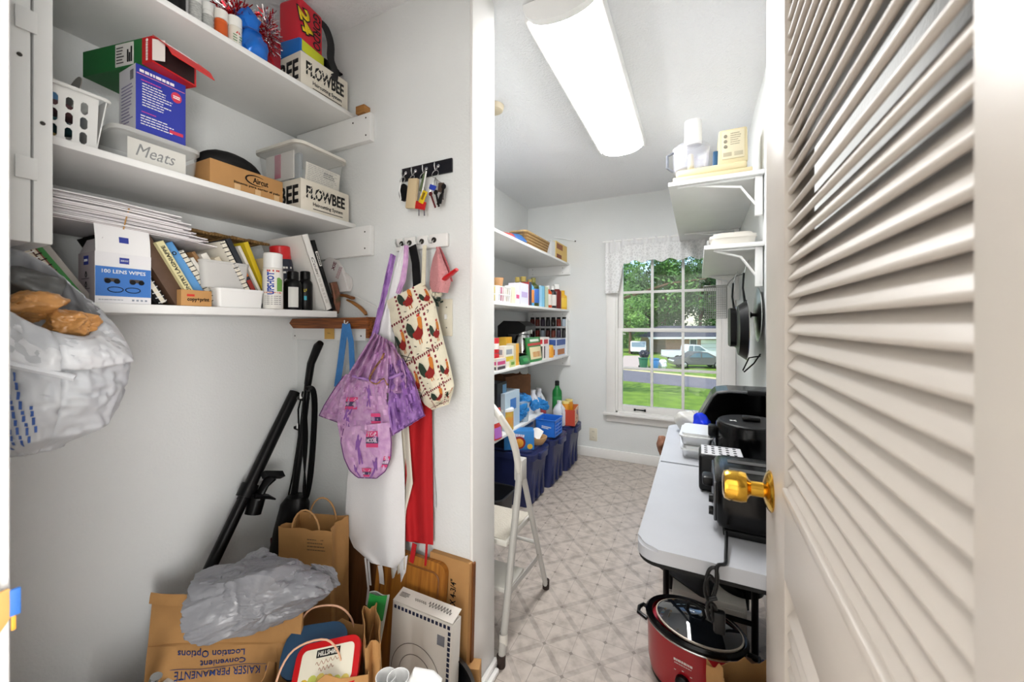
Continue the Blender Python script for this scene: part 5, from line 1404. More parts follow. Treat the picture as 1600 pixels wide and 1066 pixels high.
def rooster(uc, vc, su, sv):
    R_ = lambda P: [(uc + x * su, vc + y * sv) for x, y in P]
    b = B()
    decal(frn, R_([(-.5, -.28), (-.36, -.42), (-.2, -.30), (-.1, -.05), (-.16, .14), (-.34, .10), (-.48, -.06)]), ct, b)
    decal(frn, R_([(-.24, .0), (.0, -.06), (.2, -.2), (.34, -.05), (.30, .16), (.10, .28), (-.12, .24), (-.24, .12)]), cb, b, .0035)
    decal(frn, R_([(.16, -.12), (.20, -.38), (.32, -.42), (.42, -.34), (.36, -.04), (.28, .02)]), ch_, b, .004)
    decal(frn, R_([(.20, -.42), (.22, -.52), (.28, -.46), (.33, -.53), (.37, -.42)]), pm('#c22a1a', .8), b, .0042)
    for dx in (-.02, .10): decal(frn, R_([(dx, .24), (dx + .04, .24), (dx + .04, .42), (dx, .42)]), ch_, b, .003)
    for yy, a in ((.52, .16), (.60, -.14), (.68, .05)): decal(frn, R_([(-.35, yy - a), (-.35, yy - a + .03), (.4, yy + a + .03), (.4, yy + a)]), cl, b, .002)
    b.out('printed_rooster', T)
for vv in (.10, .335, .59, .84): rooster(.49, vv - .02, .42, .19)
for vv in (.13, .37, .62, .86): rooster(.90, vv + .01, .26, .14)
for vv in (.33, .60): rooster(.10, vv, .26, .16)
# pink colander-like mitt with red handle
T = thing('pot_holder', 'pink knitted pot holder folded to a pocket on the last hook', 'pot holder', tuple(onY(684, 388, YK - .046)))
o0 = Vector(T.location)
fpk = cloth([(683, 386), (676, 405), (672, 425), (671, 445), (675, 456)], [(686, 386), (692, 405), (699, 422), (705, 440), (700, 458)], YK - .06, .0, 1, 0, bow=.03)
b = B(); b.sheet(fpk, 18, 18, mat('pink_knit', '#e09a9c', .9, bump=.8, bscale=260), .005); b.xf(TR(-o0.x, -o0.y, -o0.z)); b.out('front_pocket', T)
fpk2 = cloth([(683, 386), (684, 400), (686, 420), (690, 440)], [(686, 386), (694, 402), (701, 420), (706, 440)], YK - .05, .0, 1, 0, bow=-.006)
b = B(); b.sheet(fpk2, 12, 14, mat('pink_knit_dark', '#c9686e', .9, bump=.8, bscale=260), .004); b.xf(TR(-o0.x, -o0.y, -o0.z)); b.out('back_panel', T)
b = B(); b.tube([onY(690, 440, YK - .075), onY(697, 434, YK - .085), onY(705, 428, YK - .09), onY(714, 421, YK - .095)], .008, mat('red_plastic', '#c01a22', .3), rad=[.007, .010, .009, .007], flat=.7)
b.out('red_scraper', None, 'red plastic scraper handle sticking out of the pink pot holder', 'utensil')
b = B(); rnd = random.Random(4); p = onY(683, 464, YK - .05)
for k in range(26):
    c_ = Vector((rnd.uniform(-.02, .02), rnd.uniform(-.015, .015), rnd.uniform(-.028, .028))); d_ = Vector((rnd.gauss(0, 1), rnd.gauss(0, 1), rnd.gauss(0, 1))).normalized()
    m = pm('#e4dcc4', .8) if c_.z > 0 else pm('#24352a', .8)
    u_ = d_ * .011; v_ = d_.orthogonal().normalized() * .006; n_ = d_.cross(v_).normalized() * .0008
    b.poly([c_ - u_ - n_, c_ + v_ - n_, c_ + u_ - n_, c_ - v_ - n_, c_ - u_ + n_, c_ + v_ + n_, c_ + u_ + n_, c_ - v_ + n_], [(3, 2, 1, 0), (4, 5, 6, 7), (0, 1, 5, 4), (1, 2, 6, 5), (2, 3, 7, 6), (3, 0, 4, 7)], m)
b.out('artificial_flower', None, 'small cream artificial flower sprig hanging below the pot holder', 'flower', loc=(p.x, p.y, p.z))

# ================================================================== things on the alcove floor
M_vac = mat('vacuum_black', '#080809', .38, spec=.3)
# upright floor cleaner with cord
ya = YP0 - .075
T = thing('floor_cleaner', 'black upright floor cleaner with wrapped cord standing in the alcove corner', 'vacuum cleaner', (0, 0, 0))
top, mid, low = onY(497, 541, ya), onY(481, 600, ya), onY(458, 785, ya - .02)
b = B(); b.tube([onY(501, 536, ya), top, onY(486, 568, ya), mid], .014, M_vac, rad=[.012, .016, .014, .013], seg=12); b.out('handle', T)
b = B(); b.tube([mid, onY(472, 680, ya - .01), low], .012, M_vac, seg=12); b.out('pole', T)
for px, py in ((475, 622), (470, 668)):
    q = onY(px, py, ya); B().box(-.016, .020, -.020, .012, -.006, .006, M_vac, bev=.003, M=TR(q.x, q.y, q.z) @ RY(8)).out('cord_hook', T)
    B().box(-.004, .004, -.024, -.018, -.010, .010, M_white, bev=.001, M=TR(q.x + .012, q.y, q.z + .012)).out('clip', T)
# motor body, tapering upward, reaching the floor
p1, p2 = onY(463, 775, ya - .03), onY(448, 868, ya - .03)
b = B()
ax = (p2 - p1); 
for k, (f, rw, rd) in enumerate(((0, .036, .030), (.12, .055, .045), (.5, .062, .055), (1.0, .070, .060), (1.9, .078, .060), (2.6, .080, .05))):
    c_ = p1 + ax * f
    if c_.z < .02: c_ = Vector((c_.x, c_.y, .02))
    ringv = [b.bm.verts.new((c_.x + rw * math.cos(i * .3927), c_.y + rd * math.sin(i * .3927), c_.z)) for i in range(16)]
    if k:
        for i in range(16):
            b.bm.faces.new((prevr[i], prevr[(i + 1) % 16], ringv[(i + 1) % 16], ringv[i]))
    else: b.bm.faces.new(ringv)
    prevr = ringv
b.bm.faces.new(prevr); b.mi(M_vac); b.out('motor_body', T, sharp=50)
q = onY(461, 834, ya - .09); B().box(-.008, .008, -.002, .003, -.008, .008, pm('#d2a52c', .4), bev=.001, M=TR(q.x, q.y, q.z)).out('badge', T)
q = onY(428, 850, ya - .07); B().box(-.018, .014, -.004, .02, -.02, .02, pm('#5a1420', .4), bev=.004, M=TR(q.x, q.y, q.z)).out('red_trim', T)
B().box(p2.x - .12, p2.x + .10, ya - .16, ya + .04, .004, .05, M_vac, bev=.015).out('floor_head', T)
b = B()
for k in range(5):
    o_ = k * 1.7; yy = ya - .018 - .004 * k
    pts = [(487 - o_, 604 + o_), (493 - o_, 612), (495 - o_, 640), (492 - o_, 700), (488 - o_, 745), (482 - o_ * .5, 775 - k), (476, 778), (474 + k * .8, 760), (480 - o_, 690), (478 - o_ * .6, 640), (475 + o_ * .2, 615), (480 - o_ * .4, 606)]
    b.tube(spline([onY(x, y, yy) for x, y in pts], 4, True), .0032, M_black, seg=6, closed=True)
b.tube([onY(x, y, ya - .02) for x, y in ((473, 612), (466, 640), (467, 680), (458, 740), (450, 778))], .0032, M_black, seg=6)
b.out('power_cord', T)
# wand leaning on the left wall
xw = XL + .035
w0, w1 = onX(461, 613, xw), onX(315, 915, xw + .06)
dirw = (w1 - w0); w2 = w0 + dirw * ((.012 - w0.z) / dirw.z)
T = thing('vacuum_wand', 'long black vacuum wand with clipped-on nozzle leaning against the left wall', 'vacuum wand', (0, 0, 0))
b = B(); b.tube([w0, w0 + (w1 - w0) * .62], .0205, M_vac, seg=16); b.tube([w0 + (w1 - w0) * .62, w2], .0185, M_vac, seg=16); b.out('tube', T)
cm = w0 + (w1 - w0) * .57
b = B(); b.tube([cm - dirw.normalized() * .022, cm + dirw.normalized() * .022], .028, M_vac, seg=16); b.out('clip_collar', T)
n0 = onX(398, 796, xw + .05)
b = B(); b.tube([onX(395, 803, xw + .055), onX(404, 772, xw + .055)], .026, M_vac, seg=16); b.out('nozzle_socket', T)
b = B(); b.tube([onX(402, 780, xw + .06), onX(414, 758, xw + .065), onX(424, 745, xw + .07)], .02, M_vac, rad=[.022, .020, .030], flat=.6, seg=12); b.out('nozzle', T)
b = B(); b.tube([onX(412, 742, xw + .07), onX(440, 742, xw + .075)], .026, M_vac, seg=4, flat=.55); b.out('nozzle_mouth', T)
b = B(); b.tube([onX(398, 775, xw + .07), onX(418, 776, xw + .085), onX(430, 780, xw + .09)], .016, M_vac, seg=8, flat=.5, rad=[.018, .016, .006]); b.out('brush_tool', T)

# ------------------------------------------------------------------ paper bags
def paper_bag(label, loc, rz, w, d, h, m=M_paper, seed=0, tilt=0, top=.012, handle=None, fold=False, cat='paper bag', fill=True):
    """open bag: w along local x, d along y, front looks to -y"""
    T = thing('paper_bag', label, cat, loc, (R(tilt), 0, R(rz)), group='paper bags on the alcove floor')
    b = B(); n = 10
    def wall(x0, y0, x1, y1, inx, iny, nm):
        def fn(u, v):
            x, y = x0 + (x1 - x0) * u, y0 + (y1 - y0) * u
            bulge = .010 * noise.noise(Vector((u * 3 + seed, v * 4, seed + 3 * inx + 7 * iny)))
            gus = -.022 * v * (1 - abs(2 * u - 1)) if nm == 'side' else 0
            return (x + inx * (bulge - gus), y + iny * (bulge - gus * .0), h * v + (top * noise.noise(Vector((u * 4, seed, x0 * 9)))) * v)
        b.sheet(fn, 8, n, m, .0016)
    wall(-w / 2, -d / 2, w / 2, -d / 2, 0, 1, 'f'); wall(w / 2, d / 2, -w / 2, d / 2, 0, -1, 'f')
    wall(w / 2, -d / 2, w / 2, d / 2, -1, 0, 'side'); wall(-w / 2, d / 2, -w / 2, -d / 2, 1, 0, 'side')
    b.box(-w / 2, w / 2, -d / 2, d / 2, 0, .002, m); b.out('bag_body', T)
    if handle:
        for s in (-1, 1):
            b = B(); b.tube([(.05 * math.cos(a) * 1.0, s * d * .46, h + .075 * math.sin(a) - .015) for a in [math.pi * i / 10 for i in range(11)]], .003, handle, seg=6); b.out('handle', T)
    return T
M_cordh = mat('paper_cord', '#b98d5c', .8)
# bag with printed offer, its slanted top side up, lettering upside down
T = thing('paper_bag', 'brown paper bag with blue upside-down lettering under the grey plastic bag', 'paper bag', (0, 0, 0), group='paper bags on the alcove floor')
KQ = [onZ(238, 936, .42), onZ(474, 950, .42), onZ(462, 1064, .26), onZ(222, 1096, .26)]     # slanted top: back left, back right, front right, front left
def kq(u, v, lift=0):
    p = (KQ[0] * (1 - u) + KQ[1] * u) * (1 - v) + (KQ[3] * (1 - u) + KQ[2] * u) * v
    return p + Vector((0, 0, .010 * noise.noise(Vector((u * 4, v * 4, 1))) - .012 * math.exp(-((v - .42) / .05) ** 2) + lift))
M_ink = pm('#2b3f78', .7)
b = B(); b.sheet(lambda u, v: kq(u, v), 20, 16, M_paper, .0016); b.out('folded_top', T)
b = B(); q_ = [Vector((p.x, p.y, p.z - .004)) for p in KQ]; fl_ = [Vector((p.x, p.y, .001)) for p in KQ]
b.poly([*fl_, *q_], [(3, 2, 1, 0), (0, 1, 5, 4), (1, 2, 6, 5), (2, 3, 7, 6), (3, 0, 4, 7), (4, 5, 6, 7)], M_paper); b.out('bag_body', T)
b = B(); b.sheet(lambda u, v: kq(u, .10 * v - .02) + Vector((0, -.006 * v, .010 + .016 * math.sin(3.1 * v))), 14, 5, M_paper, .0016); b.out('rolled_edge', T)
b = B(); b.sheet(lambda u, v: kq(u, .97 + .05 * v, .003 + .008 * math.sin(5 * u) + .006 * v), 14, 3, M_paper, .0016); b.out('mouth_edge', T)
def kq_text(s_, u, v, wu, hv, **k):
    o = text(s_, M_ink, None, Matrix(), w=wu, h=hv, depth=.0002, **k)
    for vt in o.data.vertices:
        vt.co = kq(u - vt.co.x, v + vt.co.y, .003 + vt.co.z)
    o.parent = T
kq_text('KAISER PERMANENTE', .47, .82, .56, .085, bold=.008)
kq_text('Convenient', .50, .69, .30, .085, bold=.014); kq_text('Location Options', .42, .575, .44, .085, bold=.014)
b = B(); b.tube([kq(.16 + .07 * k, .755, .0028) for k in range(10)], .0006, M_ink, seg=4); b.out('rule_line', T)
b = B()
for k in range(4): b.tube([kq(.79 + .014 * k, .78, .0028), kq(.79 + .014 * k, .85 + .01 * (k % 2), .0028)], .0016, M_ink, seg=4)
b.out('family_mark', T)
# handled bag behind
p = onY(500, 800, YP0 - .13)
T = paper_bag('brown paper carrier with twisted handles leaning beside the floor cleaner', (p.x + .005, YP0 - .155, 0), 18, .19, .10, p.z - .02, seed=2, handle=M_cordh)
hb_ = p.z - .02
lines(pm('#5a4632'), T, FY(.045, -.0525, hb_ - .05), .07, .045, 4, 81, th=.25)
lines(pm('#5a5a62'), T, FY(-.03, -.0525, hb_ - .16), .08, .02, 1, 82, th=.7)
# grey plastic bag lying on the bags
M_gbag = mat('grey_plastic_film', '#8d8e93', .30, var=.08, vscale=10, bump=.35, bscale=22)
def film_bag(rx, ry, rz, m, seed, amp=.22, sub=5, freq=1.6):
    """crumpled plastic film: flat facets meeting in creases, plus pulls and fine wrinkles"""
    b = B(); bmesh.ops.create_icosphere(b.bm, subdivisions=sub, radius=1); b.mi(m); rnd = random.Random(seed)
    pl = []
    for _ in range(34):
        n = Vector((rnd.gauss(0, 1), rnd.gauss(0, 1), rnd.gauss(0, 1))).normalized(); pl.append((n, 1 + rnd.uniform(-1.0, .35) * amp))
    for v in b.bm.verts:
        n = v.co.normalized(); q = n * freq + Vector((seed * 7.1, seed * 3.3, seed))
        f = min(h / max(n.dot(a), .2) for a, h in pl)
        f = min(f, 1.35)
        f *= 1 + amp * .55 * noise.noise(q)
        c1 = abs(noise.noise(q * 1.9 + Vector((3, 1, 2)))); c2 = abs(noise.noise(Vector((q.x * 3.1, q.y * 3.1, q.z * 7)))); 
        f -= amp * (.42 * max(0, .22 - c1) + .22 * max(0, .2 - c2))
        v.co = Vector((n.x * rx * f, n.y * ry * f, n.z * rz * f))
    return b
T = thing('plastic_bag', 'crumpled grey plastic shopping bag lying on the paper bags', 'plastic bag', (-1.075, .635, .415), (0, 0, R(40)))
b = film_bag(.195, .125, .118, M_gbag, 3, .42, 6); b.xf(TR(.005, 0, .055)); b.out('bag', T, sharp=28)
b = film_bag(.075, .03, .035, M_gbag, 5, .6, 5); b.xf(TR(.165, .03, .062) @ RY(38)); b.out('handle_loop', T, sharp=28)
b = film_bag(.07, .05, .03, M_gbag, 6, .6, 5); b.xf(TR(-.02, .06, .118) @ RY(-12)); b.out('loose_end', T, sharp=28)
# open bag with tubs
Xo, Yo, rzo = -.890, .690, 38
T = paper_bag('open brown paper bag holding a red lidded tub', (Xo, Yo, 0), rzo, .26, .18, .335, seed=4, top=.03)
for s in (-1, 1):
    b = B(); b.tube(spline([(-.07, s * .088, .29), (-.078, s * .082, .35), (-.05, s * .07 + .02, .395), (.02, s * .06 + .03, .392), (.06, s * .07 + .02, .345), (.066, s * .088, .28)], 5), .0026, pm('#d8a98a', .6), seg=6); b.out('handle', T)
M_rtub = mat('tub_red', '#c2161a', .28)
def rot2(x, y): a = R(rzo); return (Xo + x * math.cos(a) - y * math.sin(a), Yo + x * math.sin(a) + y * math.cos(a))
q = rot2(.035, -.012)
T = thing('food_tub', 'red plastic tub with white label tilted in the open paper bag', 'food tub', (q[0], q[1], .295), (R(38), R(-8), R(rzo - 6)))
b = B(); tub(b, .150, .096, .05, .0016, M_rtub, .86, .022); b.out('tub', T)
lidslab(B(), .160, .105, .048, .060, M_rtub, .026).out('lid', T)
lidslab(B(), .130, .076, .060, .0608, pm('#e6e0cc', .5), .012).out('paper_label', T)
text('HILLSHIRE', pm('#f0ece0'), T, FZ(.0, .026, .0612), w=.05, h=.010, bold=.02)
B().box(-.029, .029, -.008, .008, .0607, .0611, M_blackm, M=TR(0, .026, 0)).out('name_plate', T)
scribble(pm('#9c4a1c'), T, FZ(0, .008, .0609, 6), .055, .010, 5); scribble(pm('#9c4a1c'), T, FZ(0, -.005, .0609, 6), .036, .010, 4)
for k in range(6): B().lathe([(0, 0), (.011, 0), (.008, .0012), (0, .0012)], pm(('#d9b53a', '#c9cf62', '#e3d06a')[k % 3]), seg=10, M=TR(-.05 + k * .02, -.030 + .006 * math.sin(k), .0608)).out('printed_food', T)
q = rot2(-.02, .045)
T = thing('food_container', 'clear bowl with dark blue lid behind the red tub', 'container', (q[0], q[1], .285), (R(30), 0, R(rzo)))
tub(B(), .15, .11, .055, .002, M_clear, .82, .04).out('tub', T); lidslab(B(), .158, .118, .053, .063, mat('lid_blue', '#2c4a68', .35), .044).out('lid', T)
# folded brown bag and green packet behind
q = onY(588, 945, .80)
T = paper_bag('folded tall paper bag with a black vertical logo beside the white box', (-.80, .775, 0), -42, .155, .035, .385, seed=6, top=.004)
b = B(); b.prism(rrect(.030, .19, .014, 4), 0, .0006, pm('#2a2420', .7), M=FY(.03, -.0195, .25)); b.out('logo_plate', T)
lines(pm('#8f8a6a'), T, FY(.03, -.0203, .235, 90), .13, .016, 1, 123, th=.7, ragged=0)
T = thing('snack_packet', 'green and silver packet tucked between the paper bags', 'packet', (-.92, .83, 0), (0, R(10), R(30)))
B().sheet(lambda u, v: (-.03 + .06 * u, .006 * math.sin(6 * u) * v, .40 * v), 10, 8, mat('packet_silver', '#b8bcb6', .35, metal=.4), .004).out('sleeve', T)
B().sheet(lambda u, v: (-.025 + .05 * u, -.012 - .006 * math.sin(3.1 * u), .33 + .075 * v), 8, 4, pm('#1d7d33', .4), .003).out('green_top', T)
# crinkled amber bag at the very front
M_amber = mat('amber_film', '#b98a4c', .3, var=.2, vscale=14, bump=.4, bscale=30)
b = film_bag(.075, .065, .17, M_amber, 9, .35, 5); b.warp(lambda v: Vector((v.x, v.y, max(v.z, -.165))))
b.out('produce_bag', None, 'crinkled amber plastic bag at the bottom front of the pile', 'plastic bag', loc=(-.775, .585, .17), sharp=60)
# boards leaning on the key wall
def lean_board(name, label, cat, px0, px1, pyt, Yt, m, th, foot, rr=.004, h=None):
    """board standing on the floor, leaning towards the key wall"""
    a, c = onY(px0, pyt, Yt), onY(px1, pyt, Yt); H_ = onY((px0 + px1) / 2, pyt, Yt).z
    ang = math.degrees(math.atan2(foot, H_)); Lh = math.hypot(H_, foot)
    T = thing(name, label, cat, ((a.x + c.x) / 2, Yt - foot, .001), (R(-ang), 0, 0))
    b = B(); b.prism([(x, y + Lh / 2) for x, y in rrect(c.x - a.x, Lh, rr, 6)], -th, 0, m, M=FY(0, 0, 0)); o = b.out('board', T)
    return T, c.x - a.x, Lh, ang
M_dkwood = mat('dark_board', '#6b4526', .5, var=.3, vscale=8, stretch=(6, 1, .6))
M_bam = mat('cutting_board_wood', '#b3762f', .4, var=.35, vscale=10, col2='#8a5320', stretch=(7, 1, .5))
lean_board('wooden_board', 'dark brown wooden board leaning behind the cutting board', 'board', 536, 650, 850, YP0 - .014, M_dkwood, .012, .05)
T, bw_, bl_, _ = lean_board('cutting_board', 'honey coloured wooden cutting board with rounded corners and juice groove', 'cutting board', 592, 697, 868, YP0 - .040, M_bam, .018, .06, rr=.03)
b = B(); b.tube([(x, -.0003, y + bl_ / 2) for x, y in rrect(bw_ * .84, bl_ * .86, .025, 5)], .0032, mat('groove_wood', '#7a4a1c', .5), seg=6, closed=True); b.out('juice_groove', T)
T, bw_, bl_, _ = lean_board('flat_carton', 'flat brown carton with handwritten size standing on edge at the partition', 'carton', 672, 734, 872, YP0 - .020, M_card, .02, .03)
text('8" X 4-3/4"', M_blackm, T, FY(bw_ * .12, -.0004, bl_ * .74, 90), w=.105, h=.022, bold=.01)
T, bw_, bl_, _ = lean_board('wooden_board', 'narrow reddish wooden board at the far right against the partition', 'board', 728, 740, 880, YP0 - .006, mat('red_board', '#7d4a22', .5, var=.3, vscale=9), .014, .02)
T = thing('frying_pan', 'black round pan standing behind the white turntable box', 'pan', (onY(700, 975, YP0 - .10).x, YP0 - .085, .001), (0, 0, 0))
B().lathe([(.0, 0), (.085, 0), (.10, .03), (.104, .03), (.088, -.003), (0, -.003)], M_black, seg=36, M=TR(0, 0, .104) @ RX(80), cap=False).out('pan_body', T)
B().tube([(-.10, 0, .15), (-.17, -.01, .19)], .009, M_black, flat=.6).out('handle', T)
# white box with printed rings
a, c = onY(608, 975, .86), onY(722, 1000, .86)
T = thing('carton_box', 'white flat box with printed rings and a dark dashed border, upside down', 'box', (-.748, .893, .001), (R(-5), 0, 0))
bw_, bh_, bt_ = .225, .333, .045
M_wbx = mat('white_board', '#dcd6cd', .6, var=.04, vscale=10)
B().box(-bw_ / 2, bw_ / 2, 0, bt_, 0, bh_, M_wbx, bev=.0012).out('carton', T)
M_nvb = pm('#1d2340', .6)
b = B()
for k in range(15): b.box(-.0045, .0045, -.005, .005, 0, .0006, M_nvb, M=FY(-bw_ / 2 + .012 + k * .0143, -.0004, bh_ - .012))
for k in range(20): b.box(-.0045, .0045, -.005, .005, 0, .0006, M_nvb, M=FY(bw_ / 2 - .010, -.0004, bh_ - .028 - k * .0140))
b.out('dashed_border', T)
for rr in (.092, .062):
    b = B(); b.tube([(rr * math.cos(i * .1745), rr * math.sin(i * .1745), .0003) for i in range(36)], .0009, pm('#4a4038'), seg=4, closed=True, M=FY(-.012, -.0003, .145)); b.out('printed_ring', T)
B().box(-.013, .013, -.014, .014, 0, .0006, pm('#7c7e86'), M=FY(bw_ / 2 - .038, -.0004, bh_ - .055)).out('barcode', T)
fl = B().sheet(lambda u, v: (-bw_ / 2 + bw_ * u, .0 + .0 * v + .046 * v, bh_ + .002 + .016 * v), 4, 4, M_wbx, .0014).out('top_flap', T)
Mfl = TR(0, .024, bh_ + .0125) @ RX(19)
scribble(pm('#3a3634'), fl, Mfl @ TR(.050, 0, .001), .085, .018, 8); scribble(pm('#3a3634'), fl, Mfl @ TR(-.022, -.002, .001), .045, .009, 6)
lines(pm('#6a6460'), fl, Mfl @ TR(-.085, 0, 0), .035, .016, 4, 91, depth=.001)
T = carton('cardboard_box', 'small brown carton on the floor at the end of the partition', 'box', (-.662, 1.0, .001), .060, .04, .135, M_card, rot=(0, 0, R(-90 + 20)))
# white cups and jug cap at the bottom edge
for (px, py, lab, r) in ((603, 1062, 'white plastic cup at the bottom of the pile, left one', .024), (622, 1064, 'white plastic cup half behind the other cup', .026)):
    q = onY(px, py, .70)
    T = thing('plastic_cup', lab, 'cup', (q.x, .70, .001), group='white cups in the pile')
    B().lathe([(r * .8, 0), (r, q.z + .008), (r * .93, q.z + .008), (r * .75, .004), (0, .004)], M_white, seg=22, cap=False).out('cup_wall', T); B().lathe([(0, .0), (r * .8, 0), (r * .8, .003), (0, .003)], M_white, seg=22, cap=False).out('cup_base', T)
q = onY(660, 1053, .70)
T = thing('jug', 'white plastic jug with a rounded top at the bottom edge of the pile', 'jug', (q.x, .70, .001), (0, 0, R(20)))
b = B(); b.box(-.028, .034, -.03, .03, 0, q.z - .02, M_white, bev=.010, seg=3); b.out('jug_body', T)
b = B(); b.tube([(-.022, 0, q.z - .028), (-.015, 0, q.z - .006), (.02, 0, q.z - .010), (.036, 0, q.z - .024)], .015, M_white, seg=12); b.out('handle', T)

# ------------------------------------------------------------------ left edge: white bag with brown bags in it
M_wfilm = mat('white_film', '#dcdde0', .3, alpha=.86, bump=.3, bscale=30)
M_wfilm2 = mat('white_film_sheer', '#d4d6da', .3, alpha=.62, bump=.3, bscale=22)
T = thing('plastic_bag', 'white translucent shopping bag full of bags hanging by the metal cabinet', 'plastic bag', (-1.005, .228, 1.30))
cB = Vector((-1.005, .228, 1.30))
def bagprof(u, v):
    """u around, v 0 top rim .. 1 bottom"""
    a = u * 6.283
    rad = (.082 + .030 * math.sin(math.pi * min(1, v * 1.02) ** .8)) * (1 - .55 * smoothstep(.86, 1, v))
    rad *= 1 + .05 * math.sin(5 * a + 4 * v) + .10 * noise.noise(Vector((2 * math.cos(a), 2 * math.sin(a), v * 4)))
    w_1 = abs(noise.noise(Vector((5 * math.cos(a) + v * 3, 5 * math.sin(a), v * 2.2 + 5)))); w_2 = abs(noise.noise(Vector((9 * math.cos(a), 9 * math.sin(a) + v * 4, v * 5))))
    rad *= 1 - .30 * max(0, .2 - w_1) - .16 * max(0, .2 - w_2)
    zt = -.085 * math.cos(a - .5) * (1 - v) ** 1.5
    return (rad * 1.15 * math.cos(a), rad * 1.0 * math.sin(a), -.035 - .275 * v + zt)
B().sheet(bagprof, 96, 60, M_wfilm2, .0012).out('bag_body', T, sharp=100)
B().sheet(lambda u, v: tuple(Vector(bagprof(u, .02 + .30 * v)) * 1.035 + Vector((0, 0, .004 * math.sin(18 * u)))), 96, 14, M_wfilm, .0014).out('rolled_rim', T, sharp=100)
b = B(); b.tube([Vector(bagprof(.02, .36)) * 1.05 + Vector((.004, .0, .0)), Vector(bagprof(.90, .30)) * 1.07, Vector(bagprof(.80, .34)) * 1.06, Vector(bagprof(.70, .22)) * 1.06], .012, M_wfilm, seg=8, flat=.45); b.out('tied_handle', T)
b = B(); b.tube([(-.03, -.02, -.02), (-.02, -.03, .01), (.0, -.05, .032), (.004, -.07, .036)], .006, M_wfilm, seg=8, flat=.6); b.out('hanging_handle', T)
b = B(); rnd = random.Random(77)
for k in range(5):
    v0 = .40 if k != 4 else .62
    while v0 < .92 - .03 * k:
        ln = rnd.uniform(.02, .06)
        def fq(u, v, k=k, v0=v0, ln=ln):
            p_ = Vector(bagprof((.895 + k * .013 + .004 * u + .05 * (v0 - .4)) % 1.0, v0 + ln * v)); return (p_.x * 1.02, p_.y * 1.02, p_.z)
        b.sheet(fq, 1, 2, pm('#3a5a9c'), .0008); v0 += ln + .010
b.out('small_print', T)
M_tanf = mat('tan_film', '#c08a50', .3, var=.2, vscale=16, bump=.4, bscale=35)
for k, (dx, dy, dz, r, lab) in enumerate(((.02, -.018, -.075, .074, 'tan plastic bag bulging from the top of the white bag'), (.040, .038, -.100, .056, 'folded tan plastic bag at the right rim of the white bag'))):
    film_bag(r, r * .85, r * .6, M_tanf, 12 + k, .55, 5).out('plastic_bag', None, lab, 'plastic bag', loc=(cB.x + dx, cB.y + dy, cB.z + dz), sharp=60, group='tan bags inside the white bag')
film_bag(.05, .05, .035, mat('dark_film', '#4a4a48', .4), 15, .35, 4).out('plastic_bag', None, 'dark grey plastic bag at the back inside the white bag', 'plastic bag', loc=(cB.x - .045, cB.y - .005, cB.z - .03), sharp=60)
# pouch on the door casing
T = thing('hanging_pouch', 'tan pouch with blue edge hanging low on the door casing', 'pouch', (-.606, .10, .888))
M_tanp = mat('tan_pouch', '#c79a5a', .7, var=.1, vscale=20)
B().sheet(lambda u, v: (.001 + .005 * math.sin(3.14 * u), -.03 + (.036 + .022 * math.sin(2.2 * v)) * u, .054 * v), 10, 8, M_tanp, -.003).out('pouch_front', T)
B().box(-.001, .003, .024, .031, .026, .052, pm('#2e62a8', .6), bev=.001).out('blue_edge', T)
B().box(.0, .002, .025, .028, .012, .026, pm('#d8912c', .6), bev=.0005).out('orange_tab', T)
# blue tote, black case and broom on the floor at the left
p = onX(60, 1000, -.98)
b = film_bag(.10, .09, .16, mat('blue_cloth', '#2765ab', .7), 17, .12, 4, 1.1); b.warp(lambda v: Vector((v.x, v.y, max(v.z, -.14))))
b.out('tote_bag', None, 'blue cloth tote on the floor at the left edge', 'bag', loc=(-1.05, .20, .142), sharp=60)
T = thing('tool_case', 'black case with dark red trim on the floor left of the broom', 'case', (-1.12, .36, 0), (0, 0, R(20)))
B().box(-.09, .09, -.06, .06, 0, .235, M_blackm, bev=.02, seg=3).out('body', T); B().box(-.092, .092, -.062, .062, .18, .19, pm('#4a1018', .5), bev=.002).out('trim', T); B().box(-.04, .04, -.012, .012, .235, .26, M_black, bev=.008).out('handle', T)
T = thing('broom', 'broom head with long brown and white bristles leaning behind the printed paper bag', 'broom', (-1.24, .395, .10), (R(-6), R(20), R(20)))
B().box(-.022, .022, -.095, .095, .185, .205, M_white, bev=.006).out('head', T)
b = B(); rnd = random.Random(6)
for k in range(150):
    y = -.09 + .18 * rnd.random(); x = rnd.uniform(-.018, .018); m = (pm('#d8cbbf', .7), pm('#a08878', .7), pm('#6b5248', .7))[k % 3]
    b.tube([(x, y, .188), (x * 1.2 + rnd.uniform(-.004, .004), y * 1.1, .08), (x * 1.5 + rnd.uniform(-.012, .012), y * 1.2 + rnd.uniform(-.008, .008), .0)], .0016, m, seg=4)
b.out('bristles', T, kind='stuff')
B().tube([(0, 0, .20), (0, 0, .28)], .012, M_steel, seg=10).out('ferrule', T)

